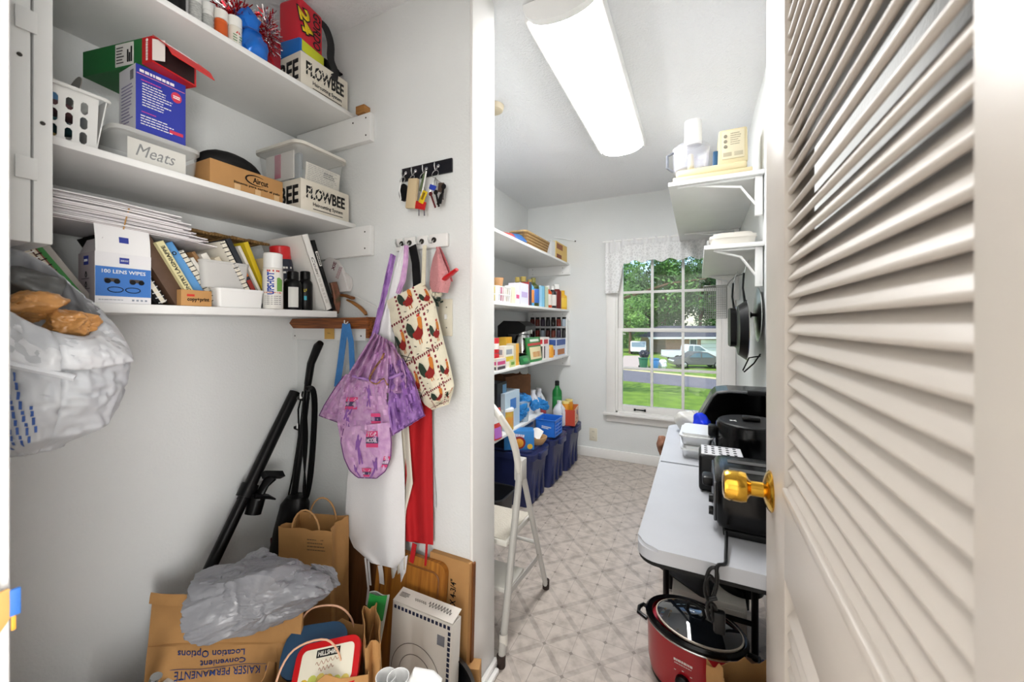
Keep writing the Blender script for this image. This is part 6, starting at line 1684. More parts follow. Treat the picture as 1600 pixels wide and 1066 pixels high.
# ================================================================== pantry groceries
def gro_box(label, X, px0, px1, pyt, z, d, front, side, name='food_box', marks=(), group=None):
    y0 = onX(px0, 507, X).y; y1 = onX(px1, 507, X).y; h = onX((px0 + px1) / 2, pyt, X).z - z
    T = thing(name, label, 'food box', (X, y0, z), (0, 0, 0), group)
    B().box(-d, 0, 0, y1 - y0 - .002, 0, h, pm(side, .5), fm={'+x': pm(front, .5)}).out('carton', T)
    for (u0, u1, v0, v1, c) in marks:
        B().box(0, .0008, (y1 - y0 - .002) * u0, (y1 - y0 - .002) * u1, h * v0, h * v1, pm(c, .5)).out('printed_patch', T)
        B().box((-d) * u1, (-d) * u0, -.0008, 0, h * v0, h * v1, pm(c, .5)).out('printed_patch', T)
    return T
def gro_bottle(label, X, px0, px1, pyt, z, body, cap, lab=None, cat='bottle', **k):
    y0 = onX(px0, 507, X).y; y1 = onX(px1, 507, X).y; h = onX((px0 + px1) / 2, pyt, X).z - z
    r = (y1 - y0) / 2
    r = min(r, .045)
    return bottle(label, (X - r, (y0 + y1) / 2, z), r, h, pm(body, .3), pm(cap, .4), pm(lab, .5) if lab else None, cat=cat, **k)
e = .0006
z = PS[0] + e; X = -1.095
T = thing('snack_bag', 'blue snack bag with red corner lying on the highest pantry shelf', 'snack bag', (-1.17, onX(804, 507, -1.12).y, z))
b = B(); ys = onX(822, 507, -1.11).y - onX(786, 507, -1.11).y
b.sheet(lambda u, v: (.06 - .13 * v, -ys / 2 + ys * u, .075 * math.sin(3.14 * (.08 + .84 * v)) * (.35 + .75 * u)), 12, 12, mat('snack_blue', '#2f79c8', .3, var=.2, vscale=12), .006); b.out('bag', T)
B().sheet(lambda u, v: (.063 - .05 * v, -ys / 2 + ys * .5 * u, .002 + .075 * math.sin(3.14 * (.08 + .4 * v)) * (.35 + .35 * u)), 8, 6, pm('#c8402e', .4), .002).out('red_print', T)
# wicker basket
ya, yb2 = onX(824, 507, X).y, onX(860, 507, X).y
T = thing('wicker_basket', 'woven wicker basket on the highest pantry shelf', 'basket', (-1.17, (ya + yb2) / 2, z)); wl = (yb2 - ya)
M_wk = mat('wicker', '#c9a873', .7, var=.35, vscale=60); M_wk2 = mat('wicker_dark', '#8e6b3f', .7)
b = B()
for k in range(9):
    zz = .006 + k * .0105; sc = .86 + .14 * k / 8
    b.tube([(x * sc + .002 * ((i + k) % 2), y * sc, zz) for i, (x, y) in enumerate(rrect(.13, wl, .025, 6))], .0056, M_wk if k % 2 else M_wk2, seg=6, closed=True)
for i_, (x, y) in enumerate(rrect(.13, wl, .025, 6)): b.tube([(x * .86, y * .86, 0), (x * 1.03, y * 1.03, .10)], .004, M_wk2, seg=5)
b.out('woven_wall', T)
b = B(); b.tube([(x, y, .102) for x, y in rrect(.136, wl * 1.03, .027, 6)], .008, M_wk, seg=8, closed=True); b.out('rim', T)
B().prism(rrect(.11, wl * .84, .02, 5), 0, .006, M_wk2).out('base', T)
gro_box('narrow white box right of the wicker basket', X, 861, 867, 377, z, .08, '#d8d8da', '#c9cacc')
gro_box('yellow and brown baking box at the end of the highest shelf', X, 868, 886, 381, z, .10, '#dcb96a', '#e6dcc0', marks=((.1, .6, .6, .92, '#8a4a1c'), (.1, .5, .08, .3, '#7c3a18')))
b = B(); q0, q1 = onY(866, 371, YB - .004), onY(899, 377, YB - .004)
b.tube([q0, (q0 + q1) / 2 + Vector((0, -.012, 0)), q1], .004, M_white, seg=6); b.lathe([(0, 0), (.006, 0), (.004, .008), (0, .008)], M_blackm, seg=8, M=FY(q1.x, YB - .006, q1.z))
b.out('towel_bar', None, 'thin white rod fixed to the back wall above the highest shelf', 'rod')
# second shelf
z = PS[1] + e; X = -1.09
y0 = onX(777, 507, X).y; y1 = onX(799, 507, X).y
T = thing('plastic_basket', 'small white plastic basket of packets on the sauce shelf', 'basket', (-1.15, (y0 + y1) / 2, z)); wl = y1 - y0
b = B(); P_ = rrect(.12, wl, .012, 3); hbk = onX(788, 449, X).z - z
for i, (x, y) in enumerate(P_): b.tube([(x * .9, y * .9, 0), (x, y, hbk)], .0035, M_white, seg=5)
for zz in (.004, hbk * .5, hbk): b.tube([(x * (.9 + .1 * zz / hbk), y * (.9 + .1 * zz / hbk), zz) for x, y in P_], .0042, M_white, seg=5, closed=True)
for k in range(7): b.tube([(.054, -wl * .4 + wl * .8 * k / 6, 0), (.06, -wl * .45 + wl * .9 * k / 6, hbk)], .003, M_white, seg=5)
b.prism(rrect(.108, wl * .9, .01, 3), 0, .003, M_white); b.out('basket_wall', T)
for k in range(4):
    B().box(-.035, .035, -.012, .012, .0, .10, pm(('#e6d24a', '#d9d6e0', '#c85a8a', '#e4e0da')[k], .5), bev=.003).out('seasoning_packet', None, ('yellow', 'pale lilac', 'pink', 'cream')[k] + ' packet standing in the small white basket', 'packet', loc=(-1.15, (y0 + y1) / 2 - wl * .3 + wl * .2 * k, z + .004), group='packets in the small white basket')
T = thing('paper_cup', 'tan paper cup standing in the small white basket', 'cup', (-1.13, y0 + wl * .45, z + .105))
B().lathe([(.026, 0), (.036, .05), (.033, .05), (.024, .003), (0, .003)], pm('#c99a6e', .6), seg=18, cap=False).out('cup_wall', T)
gro_box('white carton with yellow side on the sauce shelf', X, 800, 805, 449, z, .09, '#ece6c0', '#e8e2d0')
gro_box('white and pink carton beside the small basket', X, 805.5, 812, 446, z, .08, '#e4dfe6', '#ece8ea', marks=((.2, .9, .3, .5, '#d0507c'),))
gro_box('tall white carton with lilac print on the sauce shelf', X, 813, 826, 443, z, .09, '#dcdce8', '#e6e2ee', marks=((.15, .85, .35, .6, '#b9a8d4'),))
gro_box('slim red and navy carton on the sauce shelf', X, 827, 831, 441, z, .07, '#28324e', '#a33a3c')
gro_bottle('blue and orange bottle with a gold cap', X, 831.5, 837, 437, z, '#58a5d6', '#8d7a3c', '#d88a4a')
gro_bottle('dark olive oil bottle with a blue label', X, 837.5, 846, 434, z, '#3f4a22', '#6e6a34', '#3c6ab4', neck=.35)
gro_bottle('gold-capped bottle behind the cartons', X - .12, 812, 818, 433, z, '#4a4a2c', '#a8934a')
gro_bottle('second gold-capped bottle behind the cartons', X - .12, 822, 829, 432, z, '#54502e', '#b09a52')
gro_box('light blue slim carton before the red sauce', X, 846.5, 851, 447, z, .07, '#7cc0e2', '#9ccbe4')
gro_box('pale green carton with dark top on the sauce shelf', X, 851.5, 857, 448, z, .07, '#c3d0b4', '#4a3030')
gro_bottle('orange-red sauce bottle with a white cap', X, 858, 866, 446, z, '#c9501f', '#e8e6e2', '#e2ddd6')
gro_bottle('black and white condiment bottle', X, 867, 871, 447, z, '#2a2628', '#e4e2de', '#dedad4')
gro_bottle('dark red ketchup bottle with white flip cap', X, 871.5, 881.5, 444, z, '#6e1c18', '#ecebe8', None, sh=.72, caph=.2, neck=.6, caprad=.030)
gro_bottle('yellow mustard bottle at the end of the sauce shelf', X, 882, 889, 454, z, '#e3b02a', '#e3b02a', '#f0c94a')
# third shelf
z = PS[2] + e; X = -1.09
def can(label, X, px, r, h, z, c1, c2, zoff=0):
    T = thing('food_can', label, 'can', (X - r, onX(px, 507, X).y, z + zoff), group='cans on the pantry shelf')
    B().lathe([(r * .96, 0), (r, .003), (r, h - .003), (r * .96, h)], pm(c1, .4), seg=20).out('can_body', T)
    B().lathe([(r * 1.004, h * .25), (r * 1.008, h * .26), (r * 1.008, h * .62), (r * 1.004, h * .63)], pm(c2, .5), seg=20, cap=False).out('paper_label', T)
    B().lathe([(0, h), (r * .97, h), (r * .97, h + .0015), (r * .9, h + .0008), (0, h + .0008)], M_steel, seg=20, cap=False).out('lid', T)
can('red and white can, upper one of the stack by the partition', X - .03, 779, .034, .095, z, '#c4262c', '#e8e2dc', .098)
can('red and white can, lower one of the stack by the partition', X - .03, 779, .034, .095, z, '#b8202a', '#e4ded6')
gro_box('yellow box behind the stacked meal boxes', X - .10, 791, 800, 527, z, .06, '#e0a72c', '#e6b63c')
gro_box('white and yellow meal box, larger of the pair at the shelf edge', X, 788, 803, 541, z, .07, '#e7e3d4', '#ece6da', marks=((.05, .95, .30, .52, '#dfc22c'), (.2, .8, .62, .85, '#9aa0a8')))
gro_box('yellow-green small box in front of the meal box', X + .006, 797, 805.5, 562, z, .03, '#c3cc8a', '#d8d49c', marks=((.2, .8, .3, .7, '#6a9a3c'),))
gro_box('orange and white carton right of the meal box', X - .01, 806, 811, 537, z, .07, '#e6a83a', '#e6d8b4')
gro_box('white box with pink and dark print at the near shelf edge', X + .010, 776, 791, 560, z, .035, '#d9cfd0', '#e6dccb', marks=((.1, .9, .45, .75, '#c8447a'), (.1, .9, .05, .3, '#4a4046')))
# standing pouches
def pouch(label, X, px0, px1, pyt, z, col, marks, lean=6, cat='food pouch', nm='food_pouch'):
    y0 = onX(px0, 507, X).y; y1 = onX(px1, 507, X).y; h = onX((px0 + px1) / 2, pyt, X).z - z; w = y1 - y0
    T = thing(nm, label, cat, (X, (y0 + y1) / 2, z), (0, R(-lean), 0))
    f = lambda u, v: (.020 * math.sin(3.14 * u) * (1 - v) ** .6 - .006, -w / 2 + w * u * 1.0, h * v)
    B().sheet(f, 12, 10, pm(col, .4), .004).out('pouch_front', T)
    B().sheet(lambda u, v: (-.020 * math.sin(3.14 * u) * (1 - v) ** .6 - .012, -w / 2 + w * u, h * v), 12, 10, pm(col, .4), .004).out('pouch_back', T)
    for (u0, u1, v0, v1, c) in marks:
        B().sheet(lambda u, v: Vector(f(u0 + (u1 - u0) * u, v0 + (v1 - v0) * v)) + Vector((.0046, 0, 0)), 8, 6, pm(c, .4), .0012).out('printed_patch', T)
    return T
pouch('green soup pouch with a red band and a bowl picture', X - .01, 826, 848, 527, z, '#2c7a3a', ((.05, .95, .66, .76, '#b8281e'), (.12, .88, .10, .60, '#ded1a6'), (.25, .8, .18, .40, '#c98e4a'), (.2, .8, .82, .92, '#dfe6d8')))
pouch('small crumpled green bag before the soup pouch', X + .008, 815, 829, 556, z, '#24683a', ((.2, .7, .3, .7, '#3f9450'),), 16, nm='snack_bag', cat='snack bag')
gro_box('white and red cracker box next to the soup pouch', X, 849, 858, 527, z, .07, '#ece6e4', '#e6dedc', marks=((.1, .8, .7, .9, '#c22f3c'), (.1, .3, .06, .6, '#54484a')))
T = thing('cracker_stack', 'orange and red jar right of the cracker box', 'jar', (X - .03, onX(864, 507, X).y, z))
B().lathe([(.03, 0), (.034, .004), (.034, .075), (.028, .088)], pm('#dc9a34', .4), seg=20).out('jar', T); B().lathe([(.03, .088), (.03, .104), (0, .104)], pm('#e2b44a', .4), seg=20, cap=False).out('lid', T)
gro_box('blue and white box with a bun picture at the shelf end', X, 869, 884, 529, z, .08, '#d3dbe8', '#c9d3e6', marks=((.05, .95, .62, .95, '#3c5a9c'), (.15, .85, .08, .40, '#b06a34')))
gro_box('teal slim box at the very end of the third shelf', X, 885, 888.5, 532, z, .07, '#3c7c84', '#4a8a90')
# coffee maker
yc = onX(812, 507, -1.24).y
T = thing('coffee_maker', 'black coffee maker with a steel carafe band on the third shelf', 'coffee maker', (-1.27, yc, z)); hc = .305
b = B(); b.prism([(-.11, 0), (.10, 0), (.10, .05), (-.02, .05), (-.02, hc - .10), (.06, hc - .10), (.12, hc - .075), (.125, hc - .04), (.07, hc - .005), (-.06, hc), (-.11, hc - .04)], -.10, .10, M_black, M=Matrix(((1, 0, 0, 0), (0, 0, -1, 0), (0, 1, 0, 0), (0, 0, 0, 1)))); b.out('housing', T, sharp=50)
b = B(); b.lathe([(.060, .052), (.066, .06), (.066, .15), (.05, .19), (.05, .195)], M_steel, seg=24, M=TR(.055, .0, 0)); b.out('carafe', T)
b = B(); b.lathe([(.0705, hc - .098), (.0705, hc - .070)], M_steel, seg=24, M=TR(.06, 0, 0), cap=False); b.out('steel_band', T)
b = B(); b.tube([(.09, -.06, .17), (.12, -.085, .15), (.12, -.085, .09), (.09, -.06, .07)], .008, M_black); b.out('carafe_handle', T)
# spice rack on the back wall
z2 = .922
T = thing('spice_rack', 'two-tier white wire spice rack at the back end of the third shelf', 'spice rack', (-1.30, YB - .022, z2 + .001))
for zz in (.15, .255): B().box(-.16, .22, -.06, 0, zz - .006, zz, M_white, bev=.002).out('tier', T)
B().box(-.16, -.15, -.05, 0, 0, .33, M_white).out('upright', T); B().box(.21, .22, -.05, 0, 0, .33, M_white).out('upright', T)
rnd = random.Random(2); sc_ = ['#2a2220', '#7c2c22', '#a8b4c0', '#5c2620', '#6b3026', '#3b3140', '#2c2a2c']
for t, zz in ((0, .156), (1, .261)):
    for k in range(7):
        r = .021; S = thing('spice_jar', ('lower' if t == 0 else 'upper') + ' tier spice jar with dark lid, number ' + ('one', 'two', 'three', 'four', 'five', 'six', 'seven')[k] + ' from the left', 'spice jar', (-1.30 - .13 + k * .053, YB - .05, z2 + zz), group='spice jars on the rack')
        B().lathe([(r * .95, 0), (r, .003), (r, .058), (r * .8, .066)], pm(sc_[(k + t * 3) % 7], .25), seg=14).out('jar', S); B().lathe([(r * .85, .066), (r * .85, .084), (0, .084)], M_blackm, seg=14, cap=False).out('lid', S)
# ------------------------------------------------------------------ lowest shelf
z = PS[3] + e; X = -1.11
T = paper_bag('brown paper bag lying crumpled at the back of the lowest pantry shelf', (-1.33, onX(806, 507, -1.30).y, z), 60, .24, .16, .30, mat('brown_bag', '#7d5436', .8, var=.2, vscale=20), 8, top=.05)
T['group'] = 'paper bags in the pantry'
gro_box('dark carton with a pale blue screen print beside the partition', -1.16, 777, 792, 598, z, .10, '#1c1e24', '#15171a', marks=((.55, .95, .45, .95, '#6fa0c8'),))
gro_box('pale blue carton with a barcode on the lowest shelf', -1.13, 789, 812, 612, z, .10, '#b9cede', '#c6d4e0', marks=((.35, .75, .5, .8, '#3c78c2'), (.35, .6, .12, .4, '#e4e4e6')))
M_bfilm = mat('blue_film', '#2f8ad2', .25, var=.2, vscale=18, bump=.4, bscale=40)
for k, (px, py, X_, r, lab) in enumerate(((818, 622, -1.20, .085, 'blue plastic bag highest in the heap on the lowest shelf'), (812, 662, -1.15, .085, 'blue plastic bag at the front of the lowest shelf'), (830, 640, -1.17, .085, 'blue plastic bag in the middle of the heap'), (846, 655, -1.14, .075, 'blue plastic bag at the far end of the lowest shelf'))):
    q = onX(px, py, X_)
    bb_ = film_bag(r * 1.1, r * 1.25, r * .9, M_bfilm, 20 + k, .6, 5)
    zc2 = max(q.z, z + r * .8)
    bb_.out('plastic_bag', None, lab, 'plastic bag', loc=(X_, q.y, zc2), sharp=28, group='blue bags on the lowest pantry shelf')
can2 = thing('snack_canister', 'white-lidded orange canister at the edge of the lowest shelf', 'canister', (-1.155, onX(797, 507, -1.12).y, z))
B().lathe([(.052, 0), (.055, .004), (.055, .125)], mat('canister_print', '#d98a3c', .5, var=.5, vscale=22, col2='#c9b24a'), seg=24).out('canister', can2); B().lathe([(.057, .125), (.057, .140), (.05, .143), (0, .143)], M_white, seg=24, cap=False).out('lid', can2)
pouch('red and white snack bag at the near end of the lowest shelf', -1.10, 771, 785, 640, z, '#c8322c', ((.1, .6, .55, .9, '#e8e2de'), (.1, .7, .05, .4, '#b06ac0')), 4, nm='snack_bag', cat='snack bag')
q = onX(822, 640, -1.2)
T = thing('plastic_cup', 'clear plastic tumbler among the blue bags', 'cup', (-1.13, onX(819, 507, -1.13).y, z)); B().lathe([(.03, 0), (.038, .135), (.036, .135), (.028, .003), (0, .003)], mat('cup_clear', '#c6d8e4', .15, alpha=.5), seg=20, cap=False).out('cup_wall', T)
# ------------------------------------------------------------------ storage tubs and things on them
M_tubm = mat('tub_navy', '#232b56', .38, spec=.5)
def storage_tub(label, x0, x1, y0, y1, h):
    T = thing('storage_tub', label, 'storage tub', ((x0 + x1) / 2, (y0 + y1) / 2, 0), group='navy storage tubs')
    w, d = x1 - x0, y1 - y0
    b = B(); tub(b, w * .95, d * .95, h - .03, .004, M_tubm, .86, .035, 5); b.out('tub_body', T)
    for sy in (-.28, 0, .28):
        B().box(w * .405, w * .452, sy * d - .018, sy * d + .018, .02, h - .075, M_tubm, bev=.008, taper=(1, 1)).out('rib', T)
    b = B(); lidslab(b, w * .985, d * .985, h - .052, h - .030, M_tubm, .04, 5); b.out('rim', T)
    b = B(); lidslab(b, w, d, h - .032, h - .014, M_tubm, .045, 5); lidslab(b, w * .86, d * .82, h - .016, h, M_tubm, .04, 5); b.out('lid', T)
    for s in (-1, 1): B().box(s * (w / 2 + .004) - .014, s * (w / 2 + .004) + .014, -d * .2, d * .2, h - .062, h - .018, M_tubm, bev=.006).out('handle', T)
    return T
TH = .365
storage_tub('navy storage tub nearest the step stool', -1.46, -.945, 2.27, 2.585, TH)
storage_tub('navy storage tub in the middle of the three', -1.46, -.925, 2.62, 2.935, TH + .005)
storage_tub('navy storage tub closest to the back wall', -1.46, -.91, 2.98, 3.30, TH)
zt = TH + .0008
# on tub 1
q0, q1 = onZ(807, 690, zt), onZ(842, 703, zt)
T = thing('snack_box', 'blue variety snack box with a red emblem on the nearest tub', 'food box', (-1.09, 2.36, zt), (0, 0, R(28)))
B().box(-.10, .10, -.05, .05, 0, .125, mat('snackbox_blue', '#2f7cc0', .45), bev=.002).out('carton', T)
B().lathe([(0, 0), (.042, 0), (.042, .0008), (0, .0008)], pm('#8e2420', .5), seg=24, M=FY(.0, -.0504, .048)).out('emblem', T); B().lathe([(0, 0), (.030, 0), (.026, .002), (0, .002)], pm('#d8942c', .5), seg=16, M=FY(.0, -.051, .046)).out('printed_food', T)
lines(pm('#e8dcec'), T, FY(-.015, -.0504, .098, -8), .10, .022, 1, 122, th=.8, ragged=0); B().lathe([(0, 0), (.018, 0), (.018, .0008), (0, .0008)], pm('#e0b43a'), seg=16, M=FY(.072, -.0504, .022)).out('printed_food', T)
T = thing('wooden_bowl', 'tan oval bowl with white papers on the nearest tub', 'bowl', (-1.02, 2.50, zt))
B().lathe([(.06, 0), (.085, .03), (.092, .05), (.086, .05), (.055, .006), (0, .006)], mat('bowl_tan', '#c9a070', .6), seg=26, sx=.85, sy=.8, cap=False).out('bowl', T)
B().sheet(lambda u, v: (-.04 + .08 * u, -.05 + .09 * v, .035 + .04 * v + .012 * math.sin(4 * u)), 6, 6, pm('#e4e0da', .7), .003).out('paper_bundle', None, 'crumpled white papers in the tan bowl', 'papers', loc=(-1.02, 2.50, zt + .01))
# blue crate on tub 2
T = thing('plastic_crate', 'bright blue slotted plastic crate on the middle tub', 'crate', (-1.01, 2.735, TH + .006)); M_crt = mat('crate_blue', '#2a6fd0', .35)
cx_, cy_, chh = .075, .085, .125
for nm, P0, U, V, nu in (('slotted_wall', (cx_, -cy_, 0), (0, 2 * cy_, 0), (0, 0, chh), 2), ('slotted_wall', (-cx_, cy_, 0), (0, -2 * cy_, 0), (0, 0, chh), 2)):
    b = B(); face_grid(b, P0, U, V, nu, 4, (.86, .45), M_crt); b.out(nm, T)
b = B(); b.box(-cx_, cx_, -cy_, -cy_ + .003, 0, chh, M_crt); b.box(-cx_, cx_, cy_ - .003, cy_, 0, chh, M_crt); b.box(-cx_, cx_, -cy_, cy_, 0, .003, M_crt); b.out('crate_wall', T)
b = B(); b.tube([(x, y, chh) for x, y in rrect(cx_ * 2 + .006, cy_ * 2 + .006, .008, 3)], .004, M_crt, seg=6, closed=True); b.out('rim', T)
lines(pm('#dfe6ee'), T, FY(.01, -cy_ - .0005, .07, -6), .075, .022, 2, 121, th=.6)
M_milk = mat('milky_plastic', '#d6d9e2', .35)
def jug(label, loc, h, r, capc, labc=None):
    T = thing('jug', label, 'jug', loc, group='white jugs in the pantry')
    B().lathe([(r * .92, 0), (r, .008), (r, h * .58), (r * .8, h * .72), (r * .35, h * .88), (r * .32, h * .92)], M_milk, seg=20).out('jug_body', T)
    B().lathe([(r * .36, h * .92), (r * .36, h), (0, h)], pm(capc, .4), seg=14, cap=False).out('cap', T)
    b = B(); b.tube([(r * .55, -r * .55, h * .80), (r * .80, -r * .80, h * .72), (r * .78, -r * .78, h * .55), (r * .6, -r * .6, h * .48)], r * .13, M_milk, seg=8); b.out('handle', T)
    if labc: B().lathe([(r * 1.005, h * .15), (r * 1.01, h * .16), (r * 1.01, h * .45), (r * 1.005, h * .46)], pm(labc, .5), seg=20, cap=False).out('paper_label', T)
jug('white jug standing behind the blue crate', (-1.20, 2.90 - .03, TH + .006), .30, .062, '#e8e8ea')
jug('white jug with red label next to the green bottle', (-1.22, 3.05, zt), .29, .062, '#e8e8ea', '#d05a60')
jug('white jug in front on the far tub', (-1.035, 3.045, zt), .20, .055, '#e8e8ea')
bottle('green bottle with a black cap standing at the back wall', (-1.12, 3.235, zt), .042, .335, pm('#1d7a3a', .3), M_blackm, pm('#2c8a48', .5), neck=.4, sh=.74, caph=.12)
T = thing('carton_tray', 'orange and white carton tray on the far tub', 'carton', (-.985, 3.14, zt), (0, 0, R(8)))
b = B(); b.box(-.075, .068, -.095, .10, 0, .004, pm('#d8a070', .6)); b.box(.064, .068, -.095, .10, 0, .13, pm('#e2d6c4', .6), fm={'+x': pm('#dfb496', .6)}); b.box(-.075, .068, -.099, -.095, 0, .13, pm('#b8402c', .6)); b.box(-.079, -.075, -.095, .10, 0, .13, pm('#d8a070', .6)); b.box(-.075, .068, .10, .104, 0, .14, pm('#c8703c', .6)); b.out('tray', T)
for k in range(3): B().box(.068, .0688, -.06 + k * .05, -.03 + k * .05, .02 + .02 * k, .03 + .02 * k, pm('#6a5648', .6)).out('printed_mark', T)
B().box(.068, .0688, .01, .05, .075, .11, pm('#3a4a86', .6)).out('blue_mark', T)
for k in range(2):
    J = thing('jar', ('amber jar nearer the window in the carton tray', 'amber jar deeper in the carton tray')[k], 'jar', (-1.0 + .0 * k, 3.20 - .09 * k, zt + .0045), group='amber jars in the tray')
    B().lathe([(.032, 0), (.036, .004), (.036, .15), (.03, .165)], mat('amber_food', '#d58a1e', .3), seg=18).out('jar', J); B().lathe([(.032, .165), (.032, .182), (0, .182)], pm('#e2cc7a', .4), seg=18, cap=False).out('lid', J)
T = carton('storage_box', 'white and pale blue printed box behind the crate', 'box', (-1.16, 2.60, TH + .006), .20, .12, .24, pm('#dfe6ee', .5), {'-y': pm('#cfdcea', .5)})
B().box(-.118, -.004, -.001, 0, .20, .225, pm('#28364a')).out('dark_band', T); B().box(.0, .001, .02, .18, .05, .12, pm('#7fb0d8')).out('printed_patch', T)
for k in range(3): B().box(-.05, .05, -.05, .05, 0, .028, pm('#cdcfe0', .5), bev=.008).out('food_container', None, ('bottom', 'middle', 'top')[k] + ' of the three stacked pale containers behind the jugs', 'container', loc=(-1.33, 2.76, TH + .006 + .2455 + .0285 * k - .2455 + .0), group='stacked pale containers')
b = crumple_ball(.055, .06, .05, mat('lime_green', '#5fb04a', .4), 30, .2, 1.6); b.out('lime_ball', None, 'lime green bag sitting above the jugs on the carton', 'plastic bag', loc=(-1.36, 3.06, .56), sharp=60)
T = carton('storage_box', 'tall dark red and grey carton at the back under the third shelf', 'box', (-1.29, 2.97, TH + .001), .22, .17, .145, pm('#8a8a86', .6), {'-y': pm('#7a2c30', .6)})

# ------------------------------------------------------------------ step stool
M_lad = mat('stool_enamel', '#b9b6b0', .35, var=.06, vscale=12); M_ladl = mat('stool_light', '#d9d5cc', .4)
T = thing('step_stool', 'folding metal step stool standing just behind the partition', 'step stool', (0, 0, 0))
xa, xb = -.62, -1.00
def pt(px, py, X=xa): return onX(px, py, X)
f0, r0_, hg = pt(783, 1040), pt(853, 928), pt(812, 738)
f0.z = .012; r0_.z = .012
for x in (xa, xb):
    off = Vector((x - xa, 0, 0))
    b = B(); b.tube([f0 + off, f0 + (hg - f0) * .5 + off, hg + off], .0135, M_lad, seg=14); b.out('front_leg', T)
    b = B(); b.tube([r0_ + off, hg + off + Vector((0, .018, .01))], .0115, M_lad, seg=14); b.out('rear_leg', T)
    B().box(-.018, .016, -.014, .034, -.03, .05, M_lad, bev=.004, M=TR(hg.x + off.x, hg.y, hg.z)).out('hinge_plate', T)
    for q in (f0, r0_): B().lathe([(.0, -.010), (.015, -.010), (.016, .028), (.0, .028)], mat('rubber_foot', '#2a1c16', .7), seg=14, M=TR(q.x + off.x, q.y, q.z), cap=False).out('rubber_foot', T)
    q = f0 + (hg - f0) * .12 + off; B().lathe([(.0155, -.02), (.0155, .02)], M_ladl, seg=14, M=TR(q.x, q.y, q.z), cap=False).out('sleeve', T)
    a_, c_ = f0 + (hg - f0) * .34 + off, r0_ + (hg - r0_) * .30 + off
    b = B(); strap(b, [a_, c_], .022, M_lad, .003, nrm=(1, 0, 0)); b.out('side_brace', T)
hoop = [hg, pt(806, 705), pt(799, 680)] + [Vector((xa - .03, pt(792, 655).y, .865)), Vector((xa - .085, 1.262, .905)), Vector((xa - .15, 1.262, .918))]
mir = [Vector((xa + xb - p_.x, p_.y, p_.z)) for p_ in reversed(hoop)]
b = B(); b.tube(hoop + mir, .0135, M_ladl, seg=14); b.out('handrail_hoop', T)
zs = .40
B().box(xb + .012, xa - .012, 1.262, 1.50, zs - .022, zs, M_ladl, bev=.006).out('top_step', T)
B().box(xb + .02, xa - .02, 1.268, 1.495, zs, zs + .003, mat('step_grip', '#c8c0b2', .9, bump=.6, bscale=200), bev=.001).out('grip_mat', T)
B().box(xa - .012, xa - .010, 1.30, 1.34, zs - .018, zs - .005, pm('#c8506a', .5)).out('warning_label', T)
B().box(xb + .012, xa - .012, 1.275, 1.42, .195, .215, M_ladl, bev=.006).out('lower_step', T)
B().tube([(xb, r0_.y - .10, .26), (xa, r0_.y - .10, .26)], .008, M_lad, seg=8).out('crossbar', T)
# under the pantry shelf next to the stool
for k, (x, y, h, c, lab) in enumerate(((-1.15, 1.75, .17, '#2c3f66', 'dark blue bin on the floor behind the step stool'), (-1.17, 2.02, .20, '#1d1d20', 'black bin on the floor before the nearest navy tub'))):
    T = thing('floor_bin', lab, 'bin', (x, y, 0)); tub(B(), .34, .22, h, .004, pm(c, .4), .85, .04, 5).out('tub_body', T)
    b = B(); b.tube([(q[0], q[1], h) for q in rrect(.345, .225, .042, 5)], .006, pm(c, .4), seg=6, closed=True); b.out('rim', T)
    for m_ in range(3): B().box(-.03, .03, -.05, .05, 0, .09, pm(('#cfd6e2', '#6d7f9a', '#a9b4c4')[m_], .5), bev=.008).out('packet', None, ('pale', 'slate', 'grey-blue')[m_] + ' packet lying in the ' + ('dark blue', 'black') [k] + ' floor bin', 'packet', loc=(x - .09 + m_ * .085, y, .006), rot=(0, R(18 * (m_ - 1)), 0), group='packets in floor bins')

# ================================================================== right-hand side
# lace valance
M_lace = bpy.data.materials.new('lace'); M_lace.use_nodes = True
nt = M_lace.node_tree; p_ = nt.nodes['Principled BSDF']; p_.inputs['Base Color'].default_value = srgb('#eeeeee'); p_.inputs['Roughness'].default_value = .8
vz = N(nt, 'ShaderNodeTexVoronoi'); vz.inputs['Scale'].default_value = 40; vz.feature = 'DISTANCE_TO_EDGE'; gpos = N(nt, 'ShaderNodeNewGeometry'); nt.links.new(gpos.outputs['Position'], vz.inputs['Vector'])
cr_ = N(nt, 'ShaderNodeValToRGB'); cr_.color_ramp.elements[0].position = .05; cr_.color_ramp.elements[0].color = (.95, .95, .95, 1); cr_.color_ramp.elements[1].position = .16; cr_.color_ramp.elements[1].color = (.80, .80, .80, 1)
nt.links.new(vz.outputs['Distance'], cr_.inputs[0]); nt.links.new(cr_.outputs[0], p_.inputs['Alpha'])
T = thing('lace_valance', 'white lace valance across the top of the window', 'curtain', (-.25, YB - .06, 1.90))
xv0, xv1 = onY(946, 380, YB - .05).x, XR - .01
ztop = onY(946, 379, YB - .05).z
def val(u, v):
    x = xv0 + (xv1 - xv0) * u
    drop = .19 + .012 * math.sin(u * 44) if u > .16 else .19 + .26 * (1 - smoothstep(.10, .17, u))
    return (x + .25, .012 * math.sin(u * 70) * (.4 + .6 * v) - .0, ztop - drop * v - 1.90)
B().sheet(val, 110, 14, M_lace, .0012).out('lace_panel', T)
B().tube([(xv0 + .23, 0.0, ztop - 1.90), (xv1 + .25, 0.0, ztop - 1.90)], .008, M_white, seg=10).out('curtain_rod', T)
B().sheet(lambda u, v: Vector(val(u, .22 * v)) + Vector((0, -.004 - .004 * math.sin(u * 180), .012 - .012 * v)), 140, 3, mat('valance_hem', '#e2e2e2', .85), .0012).out('gathered_header', T)
